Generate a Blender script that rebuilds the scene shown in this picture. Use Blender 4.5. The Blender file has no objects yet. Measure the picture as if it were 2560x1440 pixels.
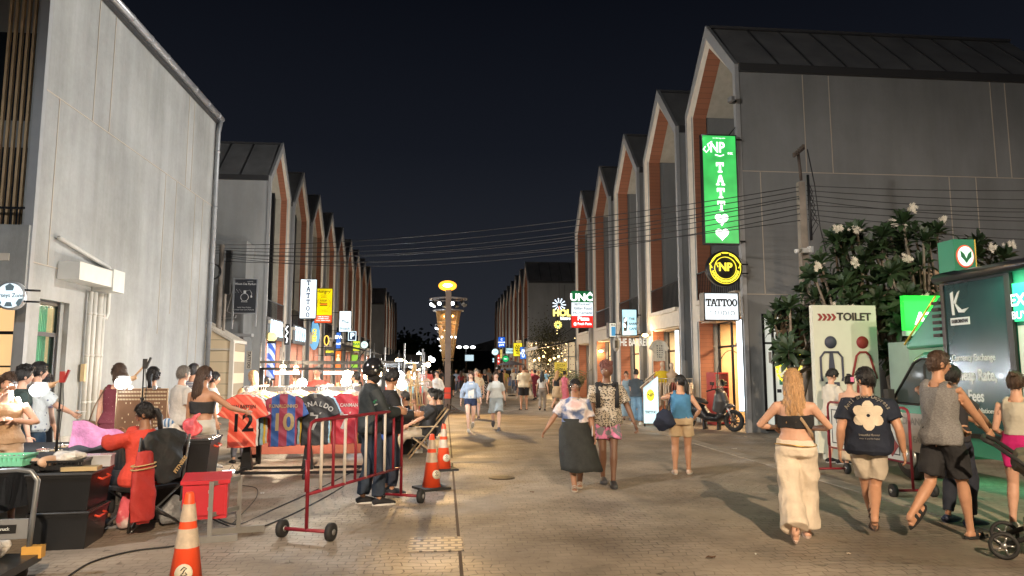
import bpy, bmesh, math, random
from math import sin, cos, pi, radians
from mathutils import Vector, Matrix, noise
from mathutils.bvhtree import BVHTree
random.seed(7)
scene = bpy.context.scene
COL = scene.collection
# ---------------------------------------------------------------- camera
cd = bpy.data.cameras.new("Camera"); cam = bpy.data.objects.new("Camera", cd); COL.objects.link(cam)
PIT, YAW, EYE = radians(6.5697), radians(5.3882), 1.62
cd.sensor_width = 36.0; cd.lens = 36.0*1780/2560; cd.clip_start = .05; cd.clip_end = 900
cam.location = (0, 0, EYE); cam.rotation_euler = (pi/2+PIT, 0, -YAW)
scene.camera = cam
# ---------------------------------------------------------------- night sky
w = bpy.data.worlds.new("World"); scene.world = w; w.use_nodes = True
nt = w.node_tree; bg = nt.nodes["Background"]
tcn = nt.nodes.new('ShaderNodeTexCoord'); sep = nt.nodes.new('ShaderNodeSeparateXYZ')
nt.links.new(tcn.outputs['Generated'], sep.inputs[0])
rp = nt.nodes.new('ShaderNodeValToRGB')
rp.color_ramp.elements[0].position = 0.0; rp.color_ramp.elements[0].color = (.021, .0235, .030, 1)
rp.color_ramp.elements[1].position = .6; rp.color_ramp.elements[1].color = (.0007, .0011, .0028, 1)
e_ = rp.color_ramp.elements.new(.3); e_.color = (.0068, .0082, .0125, 1)
nt.links.new(sep.outputs['Z'], rp.inputs[0])
nt.links.new(rp.outputs[0], bg.inputs[0]); bg.inputs[1].default_value = 1.0
vs = scene.view_settings; vs.view_transform = 'Standard'; vs.look = 'None'; vs.exposure = .15; vs.gamma = 1; vs.use_curve_mapping = False

# ---------------------------------------------------------------- helpers
_f = Vector((sin(YAW)*cos(PIT), cos(YAW)*cos(PIT), sin(PIT))); _r = Vector((cos(YAW), -sin(YAW), 0)); _u = _r.cross(_f)
def ray(px, py): return _f + _r*((px-1280)/1780) - _u*((py-720)/1780)
def G(px, py, z=0.):
    d = ray(px, py); t = (z-EYE)/d.z; return Vector((d.x*t, d.y*t, z))
def onY(px, py, Y):
    d = ray(px, py); t = Y/d.y; return Vector((d.x*t, Y, EYE+d.z*t))
def onX(px, py, X):
    d = ray(px, py); t = X/d.x; return Vector((X, d.y*t, EYE+d.z*t))
MATS = {}
def mat(name, col, rough=.6, metal=0., var=.12, scale=5., bump=0., bscale=30., alpha=1., trans=0., coat=0., stretch=(1, 1, 1), sss=0.):
    if name in MATS: return MATS[name]
    m = bpy.data.materials.new(name); m.use_nodes = True; t = m.node_tree; b = t.nodes['Principled BSDF']
    b.inputs['Roughness'].default_value = rough; b.inputs['Metallic'].default_value = metal
    b.inputs['Alpha'].default_value = alpha; b.inputs['Transmission Weight'].default_value = trans
    b.inputs['Coat Weight'].default_value = coat
    tc = t.nodes.new('ShaderNodeTexCoord'); mp = t.nodes.new('ShaderNodeMapping'); mp.inputs['Scale'].default_value = stretch
    t.links.new(tc.outputs['Object'], mp.inputs[0])
    if var > 0:
        n = t.nodes.new('ShaderNodeTexNoise'); n.inputs['Scale'].default_value = scale; n.inputs['Detail'].default_value = 6
        t.links.new(mp.outputs[0], n.inputs['Vector'])
        r = t.nodes.new('ShaderNodeValToRGB'); r.color_ramp.elements[0].position = .3; r.color_ramp.elements[1].position = .72
        r.color_ramp.elements[0].color = tuple(c*(1-var) for c in col)+(1,)
        r.color_ramp.elements[1].color = tuple(min(1, c*(1+var)) for c in col)+(1,)
        t.links.new(n.outputs['Fac'], r.inputs[0]); src = r.outputs[0]
        if 'plaster' in name:       # rain streaks and patched render
            wk = 0 if name.startswith('pale') else .09
            for sc_, st_, lo_ in ((1.0, (1.7, 1.7, .1), .84), (.35, (1, 1, 1), .8), (9, (1, 1, 1), .94)):
                mq = t.nodes.new('ShaderNodeMapping'); mq.inputs['Scale'].default_value = st_; t.links.new(tc.outputs['Object'], mq.inputs[0])
                q = t.nodes.new('ShaderNodeTexNoise'); q.inputs['Scale'].default_value = sc_; q.inputs['Detail'].default_value = 8; q.inputs['Roughness'].default_value = .7; t.links.new(mq.outputs[0], q.inputs['Vector'])
                g = t.nodes.new('ShaderNodeValToRGB'); g.color_ramp.elements[0].position = .38; g.color_ramp.elements[0].color = (lo_+wk, lo_+wk, (lo_+wk)*.98, 1); g.color_ramp.elements[1].position = .6
                t.links.new(q.outputs['Fac'], g.inputs[0]); x = t.nodes.new('ShaderNodeMix'); x.data_type = 'RGBA'; x.blend_type = 'MULTIPLY'; x.inputs['Factor'].default_value = 1
                t.links.new(src, x.inputs['A']); t.links.new(g.outputs[0], x.inputs['B']); src = x.outputs['Result']
        t.links.new(src, b.inputs['Base Color'])
    else: b.inputs['Base Color'].default_value = tuple(col)+(1,)
    if bump > 0:
        n2 = t.nodes.new('ShaderNodeTexNoise'); n2.inputs['Scale'].default_value = bscale; n2.inputs['Detail'].default_value = 4
        t.links.new(mp.outputs[0], n2.inputs['Vector'])
        bp = t.nodes.new('ShaderNodeBump'); bp.inputs['Strength'].default_value = bump; bp.inputs['Distance'].default_value = .02
        t.links.new(n2.outputs['Fac'], bp.inputs['Height']); t.links.new(bp.outputs[0], b.inputs['Normal'])
    MATS[name] = m; return m
def emis(name, col, s):
    if name in MATS: return MATS[name]
    m = bpy.data.materials.new(name); m.use_nodes = True; b = m.node_tree.nodes['Principled BSDF']
    b.inputs['Base Color'].default_value = tuple(c*.6 for c in col)+(1,); b.inputs['Roughness'].default_value = .4
    b.inputs['Emission Color'].default_value = tuple(col)+(1,); b.inputs['Emission Strength'].default_value = s
    if name.split()[0] in ('panel', 'face', 'uno', 'atm', 'burger', 'screen', 'stand', 'board', 'strip', 'van'):     # tubes behind the sheet
        t = m.node_tree; tc = t.nodes.new('ShaderNodeTexCoord'); n = t.nodes.new('ShaderNodeTexNoise'); n.inputs['Scale'].default_value = 1.7; n.inputs['Detail'].default_value = 2; t.links.new(tc.outputs['Object'], n.inputs['Vector'])
        q = t.nodes.new('ShaderNodeMapRange'); q.inputs['From Min'].default_value = .3; q.inputs['From Max'].default_value = .7; q.inputs['To Min'].default_value = s*.62; q.inputs['To Max'].default_value = s*1.25; t.links.new(n.outputs['Fac'], q.inputs['Value']); t.links.new(q.outputs[0], b.inputs['Emission Strength'])
    MATS[name] = m; return m
def patmat(name, kind, c1, c2, scale=10., rough=.8, c3=None, lo=.45, hi=.55, stretch=(1, 1, 1)):
    """two or three colour cloth pattern: noise blotches, voronoi flowers, wave stripes"""
    if name in MATS: return MATS[name]
    m = mat(name, c1, rough, var=0, bump=.25, bscale=60); t = m.node_tree; b = t.nodes['Principled BSDF']
    tc = t.nodes.new('ShaderNodeTexCoord'); mp = t.nodes.new('ShaderNodeMapping'); mp.inputs['Scale'].default_value = stretch
    t.links.new(tc.outputs['Object'], mp.inputs[0])
    if kind == 'noise':
        n = t.nodes.new('ShaderNodeTexNoise'); n.inputs['Detail'].default_value = 3; out = n.outputs['Fac']
    elif kind == 'vor':
        n = t.nodes.new('ShaderNodeTexVoronoi'); out = n.outputs['Distance']
    else:
        n = t.nodes.new('ShaderNodeTexWave'); n.bands_direction = kind; n.inputs['Distortion'].default_value = .3; out = n.outputs['Fac']
    n.inputs['Scale'].default_value = scale; t.links.new(mp.outputs[0], n.inputs['Vector'])
    r = t.nodes.new('ShaderNodeValToRGB'); r.color_ramp.elements[0].position = lo; r.color_ramp.elements[1].position = hi
    r.color_ramp.elements[0].color = tuple(c1)+(1,); r.color_ramp.elements[1].color = tuple(c2)+(1,)
    if c3:
        e = r.color_ramp.elements.new(min(.99, hi+.1)); e.color = tuple(c3)+(1,)
    t.links.new(out, r.inputs[0]); t.links.new(r.outputs[0], b.inputs['Base Color'])
    return m
def bricky(name, c1, c2, mortar, sx, sy, ms=.01, rough=.75, bump=.5, rot=(0, 0, 0)):
    if name in MATS: return MATS[name]
    m = bpy.data.materials.new(name); m.use_nodes = True; t = m.node_tree; b = t.nodes['Principled BSDF']
    b.inputs['Roughness'].default_value = rough
    tc = t.nodes.new('ShaderNodeTexCoord'); mp = t.nodes.new('ShaderNodeMapping'); mp.inputs['Rotation'].default_value = rot
    t.links.new(tc.outputs['Object'], mp.inputs[0])
    br = t.nodes.new('ShaderNodeTexBrick'); br.inputs['Color1'].default_value = c1+(1,); br.inputs['Color2'].default_value = c2+(1,)
    br.inputs['Mortar'].default_value = mortar+(1,); br.inputs['Scale'].default_value = 1; br.inputs['Brick Width'].default_value = sx
    br.inputs['Row Height'].default_value = sy; br.inputs['Mortar Size'].default_value = ms; br.inputs['Mortar Smooth'].default_value = .3
    t.links.new(mp.outputs[0], br.inputs['Vector']); t.links.new(br.outputs['Color'], b.inputs['Base Color'])
    bp = t.nodes.new('ShaderNodeBump'); bp.invert = True; bp.inputs['Strength'].default_value = bump; bp.inputs['Distance'].default_value = .01
    t.links.new(br.outputs['Fac'], bp.inputs['Height']); t.links.new(bp.outputs[0], b.inputs['Normal'])
    MATS[name] = m; return m

class MB:
    """collects shapes and links them as one mesh object"""
    def __init__(s): s.v = []; s.f = []; s.m = []; s.M = Matrix.Identity(4); s.mi = 0; s.sm = []
    def add(s, vs, fs, smooth=False):
        o = len(s.v); s.v += [s.M @ Vector(p) for p in vs]; s.f += [[i+o for i in f] for f in fs]
        s.m += [s.mi]*len(fs); s.sm += [smooth]*len(fs); return s
    def box(s, c, d, rz=0., R=None):
        x, y, z = [a/2 for a in d]; R = R if R is not None else Matrix.Rotation(rz, 3, 'Z')
        vs = [Vector(c)+R@Vector((i*x, j*y, k*z)) for i in (-1, 1) for j in (-1, 1) for k in (-1, 1)]
        return s.add(vs, [(0, 1, 3, 2), (4, 6, 7, 5), (0, 4, 5, 1), (2, 3, 7, 6), (0, 2, 6, 4), (1, 5, 7, 3)])
    def span(s, a, b):
        return s.box([(a[i]+b[i])/2 for i in range(3)], [abs(a[i]-b[i]) for i in range(3)])
    def loft(s, rings, cap=True, smooth=True):
        n = len(rings[0]); vs = [p for r in rings for p in r]; fs = []
        for i in range(len(rings)-1):
            for j in range(n):
                fs.append((i*n+j, i*n+(j+1) % n, (i+1)*n+(j+1) % n, (i+1)*n+j))
        if cap: fs.append(tuple(range(n-1, -1, -1))); fs.append(tuple((len(rings)-1)*n+j for j in range(n)))
        return s.add(vs, fs, smooth)
    def tube(s, pts, rad, n=8, cap=True, flat=1., up=None):
        pts = [Vector(p) for p in pts]
        if not isinstance(rad, list): rad = [rad]*len(pts)
        rings = []; prev = None
        for i, p in enumerate(pts):
            d = (pts[min(i+1, len(pts)-1)]-pts[max(i-1, 0)])
            if d.length < 1e-9: d = Vector((0, 0, 1))
            d.normalize()
            if up is not None: a = Vector(up)
            elif prev is not None: a = prev
            else: a = Vector((0, 1, 0)) if abs(d.y) < .9 else Vector((1, 0, 0))
            a = a-d*a.dot(d)
            if a.length < 1e-5: a = d.orthogonal()
            a.normalize(); prev = a; b = d.cross(a)
            rr = rad[i]; ra, rb = rr if isinstance(rr, tuple) else (rr*flat, rr)
            rings.append([p+a*(ra*cos(2*pi*k/n))+b*(rb*sin(2*pi*k/n)) for k in range(n)])
        return s.loft(rings, cap)
    def cyl(s, a, b, r, n=12): return s.tube([a, b], r, n)
    def ball(s, c, r, n=12, m=8):
        r = r if isinstance(r, (tuple, list)) else (r, r, r); rings = []
        for i in range(m+1):
            th = pi*i/m; th = min(max(th, .02), pi-.02)
            rings.append([Vector((c[0]+r[0]*sin(th)*cos(2*pi*k/n), c[1]+r[1]*sin(th)*sin(2*pi*k/n), c[2]-r[2]*cos(th))) for k in range(n)])
        return s.loft(rings)
    def lathe(s, prof, c=(0, 0, 0), n=20, cap=True):
        return s.loft([[Vector((c[0]+r*cos(2*pi*k/n), c[1]+r*sin(2*pi*k/n), c[2]+z)) for k in range(n)] for r, z in prof], cap)
    def prism(s, poly, a, b, axis='y'):
        """poly (u,v) extruded a..b along axis; u,v are the two other axes"""
        def P(u, v, t): return {'y': (u, t, v), 'x': (t, u, v), 'z': (u, v, t)}[axis]
        n = len(poly); vs = [P(u, v, a) for u, v in poly]+[P(u, v, b) for u, v in poly]
        fs = [tuple(range(n)), tuple(range(2*n-1, n-1, -1))]+[(i, i+n, (i+1) % n+n, (i+1) % n) for i in range(n)]
        return s.add(vs, fs)
    def sheet(s, quad): return s.add(quad, [(0, 1, 2, 3)])
    def text(s, txt, size, pos, R=None, align='CENTER', depth=.004, bold=0., sx=1., sp=1.):
        """lettering facing -Y by default, standing up in XZ"""
        vs, fs = textmesh(txt, align, bold, sp)
        R = R if R is not None else Matrix.Identity(3); pos = Vector(pos)
        k = depth/size
        vv = [pos+R@Vector((x*size*sx, -(z+.5)*depth, y*size)) for x, y, z in vs]
        return s.add(vv, fs)
    def build(s, name, m, parent=None, recalc=True, loc=None):
        me = bpy.data.meshes.new(name); me.from_pydata([tuple(p) for p in s.v], [], s.f)
        ms = m if isinstance(m, (list, tuple)) else [m]
        for x in ms: me.materials.append(x)
        if len(s.f): me.polygons.foreach_set('material_index', s.m); me.polygons.foreach_set('use_smooth', s.sm)
        if recalc:
            bm = bmesh.new(); bm.from_mesh(me); bmesh.ops.recalc_face_normals(bm, faces=bm.faces); bm.to_mesh(me); bm.free()
        me.update(); o = bpy.data.objects.new(name, me); COL.objects.link(o)
        if parent is not None: o.parent = parent
        if loc is not None: o.location = loc
        return o
_TX = {}
def textmesh(txt, align, bold, sp):
    key = (txt, align, bold, sp)
    if key not in _TX:
        cu = bpy.data.curves.new('lettering', 'FONT'); cu.body = txt; cu.align_x = align; cu.align_y = 'CENTER'; cu.size = 1
        cu.extrude = .5; cu.offset = bold; cu.resolution_u = 3; cu.space_character = sp
        o = bpy.data.objects.new('lettering', cu); COL.objects.link(o)
        dg = bpy.context.evaluated_depsgraph_get(); me = bpy.data.meshes.new_from_object(o.evaluated_get(dg))
        _TX[key] = ([tuple(v.co) for v in me.vertices], [tuple(p.vertices) for p in me.polygons])
        bpy.data.objects.remove(o); bpy.data.curves.remove(cu); bpy.data.meshes.remove(me)
    return _TX[key]
def tag(o, label=None, cat=None, group=None, kind=None):
    for k, v in (('label', label), ('category', cat), ('group', group), ('kind', kind)):
        if v: o[k] = v
    return o
def thing(name, label, cat, loc=(0, 0, 0), rz=0., group=None, kind=None):
    o = bpy.data.objects.new(name, None); COL.objects.link(o); o.location = loc; o.rotation_euler = (0, 0, rz)
    o.empty_display_size = .1
    return tag(o, label, cat, group, kind)
def kids(o): return [c for c in bpy.data.objects if c.parent == o]
def dup(o, loc=None, rz=None, label=None, group=None, parent=None, ch=None):
    c = o.copy(); COL.objects.link(c); c.parent = parent
    if loc is not None: c.location = loc
    if rz is not None: c.rotation_euler = (0, 0, rz)
    if label: c['label'] = label
    if group: c['group'] = group
    for k in kids(o): dup(k, parent=c)
    return c
def lamp(name, kind, loc, watt, col=(1, 1, 1), size=.05, parent=None, rot=None, spot=None, blend=.5):
    l = bpy.data.lights.new(name, kind); l.energy = watt; l.color = col
    if kind == 'AREA': l.shape = 'RECTANGLE'; l.size, l.size_y = size
    else: l.shadow_soft_size = size
    if spot: l.spot_size = spot; l.spot_blend = blend
    o = bpy.data.objects.new(name, l); COL.objects.link(o); o.location = loc
    if rot: o.rotation_euler = rot
    if parent is not None: o.parent = parent
    return o
WARM = (1, .62, .28); TUNG = (1, .72, .42); COOL = (.86, .93, 1.)
def slab(mb, word, pos, h, vertical=False, sp=1.05, depth=.01, R=None):
    """slab-serif capitals (T A O) built from strokes; pos = centre"""
    R = R or Matrix.Identity(3); n = len(word); w = h*.82
    for i, c in enumerate(word):
        off = Vector((0, 0, -(i-(n-1)/2)*h*1.28)) if vertical else Vector(((i-(n-1)/2)*w*sp, 0, 0))
        b = Vector(pos)+R@off; t = .2*h; P = []
        def bar(x0, z0, x1, z1):
            P.append([(x0, z0), (x1, z0), (x1, z1), (x0, z1)])
        if c == 'T':
            bar(-.38, .3, .38, .5); bar(-.38, .12, -.26, .3); bar(.26, .12, .38, .3); bar(-.1, -.36, .1, .3); bar(-.22, -.5, .22, -.36)
        elif c == 'A':
            P.append([(-.12, .5), (.12, .5), (-.2, -.36), (-.36, -.36)]); P.append([(.12, .5), (-.02, .5), (.16, -.36), (.36, -.36)])
            bar(-.16, -.16, .16, -.02); bar(-.44, -.5, -.12, -.36); bar(.1, -.5, .44, -.36)
        elif c == 'O':
            N = 14
            for k in range(N):
                a0, a1 = 2*pi*k/N, 2*pi*(k+1)/N
                P.append([(.36*cos(a0), .5*sin(a0)), (.36*cos(a1), .5*sin(a1)), (.18*cos(a1), .34*sin(a1)), (.18*cos(a0), .34*sin(a0))])
        for q in P:
            vs = [b+R@Vector((u*h, y, v*h)) for y in (-depth, 0) for u, v in q]
            mb.add(vs, [(0, 1, 2, 3), (7, 6, 5, 4)]+[(k, k+4, (k+1) % 4+4, (k+1) % 4) for k in range(4)])
# ================================================================ setting
def ground_mat():
    m = bpy.data.materials.new('stamped concrete'); m.use_nodes = True; t = m.node_tree; b = t.nodes['Principled BSDF']; N = t.nodes.new; L = t.links.new
    tc = N('ShaderNodeTexCoord'); nz = N('ShaderNodeTexNoise'); nz.inputs['Scale'].default_value = 3.2; nz.inputs['Detail'].default_value = 2
    L(tc.outputs['Object'], nz.inputs['Vector'])
    sb = N('ShaderNodeVectorMath'); sb.operation = 'SUBTRACT'; sb.inputs[1].default_value = (.5, .5, .5); L(nz.outputs['Color'], sb.inputs[0])
    sc = N('ShaderNodeVectorMath'); sc.operation = 'SCALE'; sc.inputs['Scale'].default_value = .16; L(sb.outputs[0], sc.inputs[0])
    ad = N('ShaderNodeVectorMath'); ad.operation = 'ADD'; L(tc.outputs['Object'], ad.inputs[0]); L(sc.outputs[0], ad.inputs[1])
    br = N('ShaderNodeTexBrick'); br.inputs['Scale'].default_value = 1; br.inputs['Brick Width'].default_value = .135; br.inputs['Row Height'].default_value = .1
    br.inputs['Mortar Size'].default_value = .006; br.inputs['Mortar Smooth'].default_value = .5; br.inputs['Bias'].default_value = -.2
    br.inputs['Color1'].default_value = (.325, .275, .22, 1); br.inputs['Color2'].default_value = (.395, .34, .275, 1); br.inputs['Mortar'].default_value = (.14, .112, .088, 1)
    L(ad.outputs[0], br.inputs['Vector'])
    n2 = N('ShaderNodeTexNoise'); n2.inputs['Scale'].default_value = .55; n2.inputs['Detail'].default_value = 7; n2.inputs['Roughness'].default_value = .65; L(tc.outputs['Object'], n2.inputs['Vector'])
    fr = N('ShaderNodeValToRGB'); fr.color_ramp.elements[0].position = .38; fr.color_ramp.elements[0].color = (.52, .5, .49, 1); fr.color_ramp.elements[1].position = .66; fr.color_ramp.elements[1].color = (1.1, 1.08, 1.05, 1)
    L(n2.outputs['Fac'], fr.inputs[0])
    # worn patches where the joints have filled up with dust
    n3 = N('ShaderNodeTexNoise'); n3.inputs['Scale'].default_value = .9; n3.inputs['Detail'].default_value = 4; L(tc.outputs['Object'], n3.inputs['Vector'])
    wr = N('ShaderNodeValToRGB'); wr.color_ramp.elements[0].position = .4; wr.color_ramp.elements[1].position = .62; L(n3.outputs['Fac'], wr.inputs[0])
    mw = N('ShaderNodeMix'); mw.data_type = 'RGBA'; mw.inputs['B'].default_value = (.35, .298, .235, 1); L(br.outputs['Color'], mw.inputs['A'])
    ml = N('ShaderNodeMath'); ml.operation = 'MULTIPLY'; ml.inputs[1].default_value = .8; L(wr.outputs[0], ml.inputs[0]); L(ml.outputs[0], mw.inputs['Factor'])
    mx = N('ShaderNodeMix'); mx.data_type = 'RGBA'; mx.blend_type = 'MULTIPLY'; mx.inputs['Factor'].default_value = 1; L(mw.outputs['Result'], mx.inputs['A']); L(fr.outputs[0], mx.inputs['B'])
    n5 = N('ShaderNodeTexNoise'); n5.inputs['Scale'].default_value = 6.5; n5.inputs['Detail'].default_value = 3; L(tc.outputs['Object'], n5.inputs['Vector'])
    s5 = N('ShaderNodeValToRGB'); s5.color_ramp.elements[0].position = .66; s5.color_ramp.elements[0].color = (1, 1, 1, 1); s5.color_ramp.elements[1].position = .71; s5.color_ramp.elements[1].color = (.55, .53, .5, 1); L(n5.outputs['Fac'], s5.inputs[0])
    m5 = N('ShaderNodeMix'); m5.data_type = 'RGBA'; m5.blend_type = 'MULTIPLY'; m5.inputs['Factor'].default_value = 1; L(mx.outputs['Result'], m5.inputs['A']); L(s5.outputs[0], m5.inputs['B'])
    L(m5.outputs['Result'], b.inputs['Base Color'])
    rr = N('ShaderNodeMapRange'); rr.inputs['From Min'].default_value = .35; rr.inputs['From Max'].default_value = .7; rr.inputs['To Min'].default_value = .46; rr.inputs['To Max'].default_value = .85
    L(n3.outputs['Fac'], rr.inputs['Value']); L(rr.outputs[0], b.inputs['Roughness'])
    iv = N('ShaderNodeMath'); iv.operation = 'SUBTRACT'; iv.inputs[0].default_value = 1; L(wr.outputs[0], iv.inputs[1])
    hm = N('ShaderNodeMath'); hm.operation = 'MULTIPLY'; L(br.outputs['Fac'], hm.inputs[0]); L(iv.outputs[0], hm.inputs[1])
    n4 = N('ShaderNodeTexNoise'); n4.inputs['Scale'].default_value = 22; n4.inputs['Detail'].default_value = 5; L(tc.outputs['Object'], n4.inputs['Vector'])
    h2 = N('ShaderNodeMath'); h2.operation = 'MULTIPLY_ADD'; h2.inputs[1].default_value = -.45; L(n4.outputs['Fac'], h2.inputs[0]); L(hm.outputs[0], h2.inputs[2])
    bp = N('ShaderNodeBump'); bp.invert = True; bp.inputs['Strength'].default_value = .6; bp.inputs['Distance'].default_value = .011; L(h2.outputs[0], bp.inputs['Height']); L(bp.outputs[0], b.inputs['Normal'])
    return m
m = MB(); m.sheet([(-140, -40, 0), (140, -40, 0), (140, 420, 0), (-140, 420, 0)])
tag(m.build('street_paving', ground_mat()), kind='structure')
KERB = mat('concrete kerb', (.33, .29, .24), .7, var=.25, scale=3, bump=.2)
m = MB()
for k in range(22):
    a = Vector((5.42+.03*k, 6.0 if k == 0 else 0, 0)); y0 = -3+k*2.4
    m.box((5.66, y0+1.19, .004), (.3, 2.385, .012))
tag(m.build('kerb', KERB), kind='structure')
m = MB(); m.box((.155, 60, .0), (.03, 180, .008))
tag(m.build('drain_channel', mat('joint filler', (.06, .035, .02), .8)), kind='structure')
def patch(name, c, d, ma):
    m = MB(); m.box((c[0], c[1], .004), (d[0], d[1], .008)); return tag(m.build(name, ma), kind='structure')
SET = bricky('stone setts', (.21, .17, .135), (.27, .22, .17), (.04, .03, .025), .13, .1, .016, .5, 1.)
patch('paving_patch', (-.06, 6.92), (.5, .55), SET)
IRON = mat('rusty iron', (.10, .075, .05), .5, .6, bump=.4)
m = MB(); m.lathe([(.001, .012), (.16, .012), (.2, .008), (.2, .0)], (.88, 10.97, 0), 24)
tag(m.build('manhole_cover', IRON), 'small round rusty drain cover set in the paving right of the long joint', 'drain cover')
m = MB(); m.box((.55, 13.1, .006), (.95, .6, .012)); m.box((.55, 13.1, .014), (.8, .45, .006))
tag(m.build('access_cover', mat('stone cover', (.2, .17, .14), .6, bump=.3)), 'square concrete access cover in the middle of the street', 'access cover')

# ---------------------------------------------------------------- gabled shophouses
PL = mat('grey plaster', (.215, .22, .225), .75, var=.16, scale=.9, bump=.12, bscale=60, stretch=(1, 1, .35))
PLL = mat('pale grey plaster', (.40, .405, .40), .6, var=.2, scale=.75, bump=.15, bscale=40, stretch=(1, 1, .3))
ROOF = mat('dark roof sheet', (.24, .24, .24), .55, .2, var=.2, scale=1.2)
CREAM = mat('cream paint', (.62, .56, .47), .6, var=.08)
BRK = bricky('orange brick slips', (.30, .115, .06), (.33, .13, .07), (.2, .08, .045), 1.2, .13, .007, .75, .3, rot=(pi/2, 0, 0))
SLAT = mat('light timber', (.55, .39, .22), .55, var=.2, scale=8, stretch=(8, 8, .5))
BLK = mat('black steel', (.015, .015, .017), .45, .4, var=0)
DGL = mat('dark glass', (.02, .025, .03), .08, 0, var=0)
JNT = mat('cream joint bead', (.46, .40, .33), .6, var=0)
EAVE, APEX, L0 = 10.0, 12.05, 10.0
def roofz(y): return EAVE + (APEX-EAVE)*(1-abs(y-2.0)/2.0)
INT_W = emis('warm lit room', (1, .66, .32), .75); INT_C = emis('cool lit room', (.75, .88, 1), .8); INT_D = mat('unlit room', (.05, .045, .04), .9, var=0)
def shophouse(s, loc, label, group, rz=0., room=None, lit=True, deep=3.6, nearwall=True, joints=False, pl=None, front=True):
    """front plane x=0, width y 0..4, building goes to x=s*L0"""
    pl = pl or PL
    t = thing('shophouse', label, 'building', loc, rz, group)
    X = lambda a: s*a
    def bb(m, x0, x1, y0, y1, z0, z1): m.span((X(x0), y0, z0), (X(x1), y1, z1))
    # side and back walls
    m = MB()
    if nearwall:
        m.prism([(X(0), 0), (X(L0), 0), (X(L0), EAVE), (X(0), EAVE)], 0, .2, 'y')
    else:       # long wall with the doorway
        d0, d1, dz0, dz1 = .42, 1.5, .38, 2.98
        bb(m, 0, d0, 0, .2, 0, EAVE); bb(m, d1, L0, 0, .2, 0, EAVE); bb(m, d0, d1, 0, .2, dz1, EAVE); bb(m, d0, d1, 0, .2, 0, dz0)
    bb(m, .02, L0, 3.625, 4.0, 0, EAVE-.02)
    bb(m, L0-.2, L0, .2, 3.56, 0, EAVE)
    m.prism([(.2, EAVE), (3.56, EAVE), (2.0, APEX-.45)], X(L0-.25), X(L0-.02), 'x')
    bb(m, 2.0, 2.2, .2, 3.56, 3.4, EAVE)                       # recess back wall
    bb(m, 2.2, L0-.2, .2, 3.56, 3.2, 3.4)
    m.build('wall', pl, t)
    # roof
    m = MB(); th = .22
    for y0, y1 in ((-.02, 2.0), (4.02, 2.0)):
        z0 = EAVE; m.prism([(y0, z0), (y1, APEX), (y1, APEX-th*1.35), (y0, z0-th*.9)], X(.03), X(L0), 'x')
    r = m.build('roof', ROOF, t)
    m = MB()
    for k in range(1, 10):
        for y0, y1 in ((-.02, 2.0), (4.02, 2.0)):
            x = X(k*1.0+.25); m.prism([(y0, EAVE+.0), (y1, APEX), (y1, APEX+.045), (y0, EAVE+.045)], x-.02, x+.02, 'x')
    m.box((X(L0/2), 2, APEX+.03), (L0-.1, .22, .08))
    m.build('roof_seam', mat('roof seam', (.07, .07, .072), .5, .2, var=0), r)
    m = MB(); bb(m, .05, L0, -.13, -.02, EAVE-.2, EAVE+.02); bb(m, .05, L0, 4.02, 4.09, EAVE-.2, EAVE+.02)
    m.build('gutter', mat('dark gutter', (.05, .05, .052), .5, .3, var=0), t)
    # gable frame: thin grey band outside
    m = MB(); o = .0
    out = [(-.03, 0), (-.03, EAVE+.02), (2.0, APEX+.1), (4.05, EAVE+.02), (4.05, 0)]
    inn = [(.13, 0), (.13, EAVE-.2), (2.0, APEX-.33), (3.98, EAVE-.14), (3.98, 0)]
    n = len(out); vs = [(X(a), y, z) for a in (-.06, .06) for y, z in out+inn]
    fs = []
    for i in range(n-1):
        fs += [(i, i+1, n+i+1, n+i), (2*n+i, 2*n+i+1, 3*n+i+1, 3*n+i), (i, i+1, 2*n+i+1, 2*n+i), (n+i, n+i+1, 3*n+i+1, 3*n+i)]
    m.add(vs, fs); m.build('gable_frame', mat('grey steel trim', (.34, .345, .35), .5, .1, var=.05), t)
    # cream reveal, wide on the far leg, narrow up the near rake
    m = MB()
    a = [(3.98, 0), (3.98, EAVE-.14), (2.0, APEX-.33), (.13, EAVE-.2)]; b_ = [(3.58, 0), (3.58, EAVE-.22), (2.0, APEX-.62), (.17, EAVE-.24)]
    vs = [(X(-.03), y, z) for y, z in a]+[(X(.04), y, z) for y, z in b_]+[(X(.12), y, z) for y, z in a]
    fs = [(i, i+1, 4+i+1, 4+i) for i in range(3)]+[(4+i, 4+i+1, 8+i+1, 8+i) for i in range(3)]
    m.add(vs, fs); m.build('white_trim', CREAM, t, recalc=False)
    # brick lining of far leg and far soffit
    m = MB(); D = .32 if s < 0 else .48
    m.prism([(3.575, 0), (3.575, EAVE-.22), (2.0, APEX-.62), (2.0, APEX-.54), (3.62, EAVE-.18), (3.62, 0)], X(.04), X(D), 'x')
    gx = 1.15 if s < 0 else .6
    if s < 0: bb(m, D, 1.15, 3.50, 3.57, 0, 3.05)
    m.build('brick_lining', BRK, t)
    m = MB(); bb(m, max(D, gx)+.02, 2.2, 3.58, 3.615, 3.2, EAVE-.2); m.build('side_panel', pl, t)
    # deeper soffit, cream
    m = MB(); m.prism([(3.56, EAVE-.2), (2.0, APEX-.6), (.14, EAVE-.25), (.14, EAVE-.18), (2.0, APEX-.5), (3.57, EAVE-.1)], X(D), X(2.2), 'x')
    if s < 0:
        bb(m, D, .56, 3.52, 3.6, 3.75, EAVE-.2)
    m.build('soffit', mat('soffit paint', (.42, .39, .32), .7, var=.1), t)
    if s < 0:
        m = MB(); bb(m, .56, .72, 3.3, 3.6, 3.75, APEX-1.5); m.build('fin', BLK, t)
    m = MB()
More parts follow.
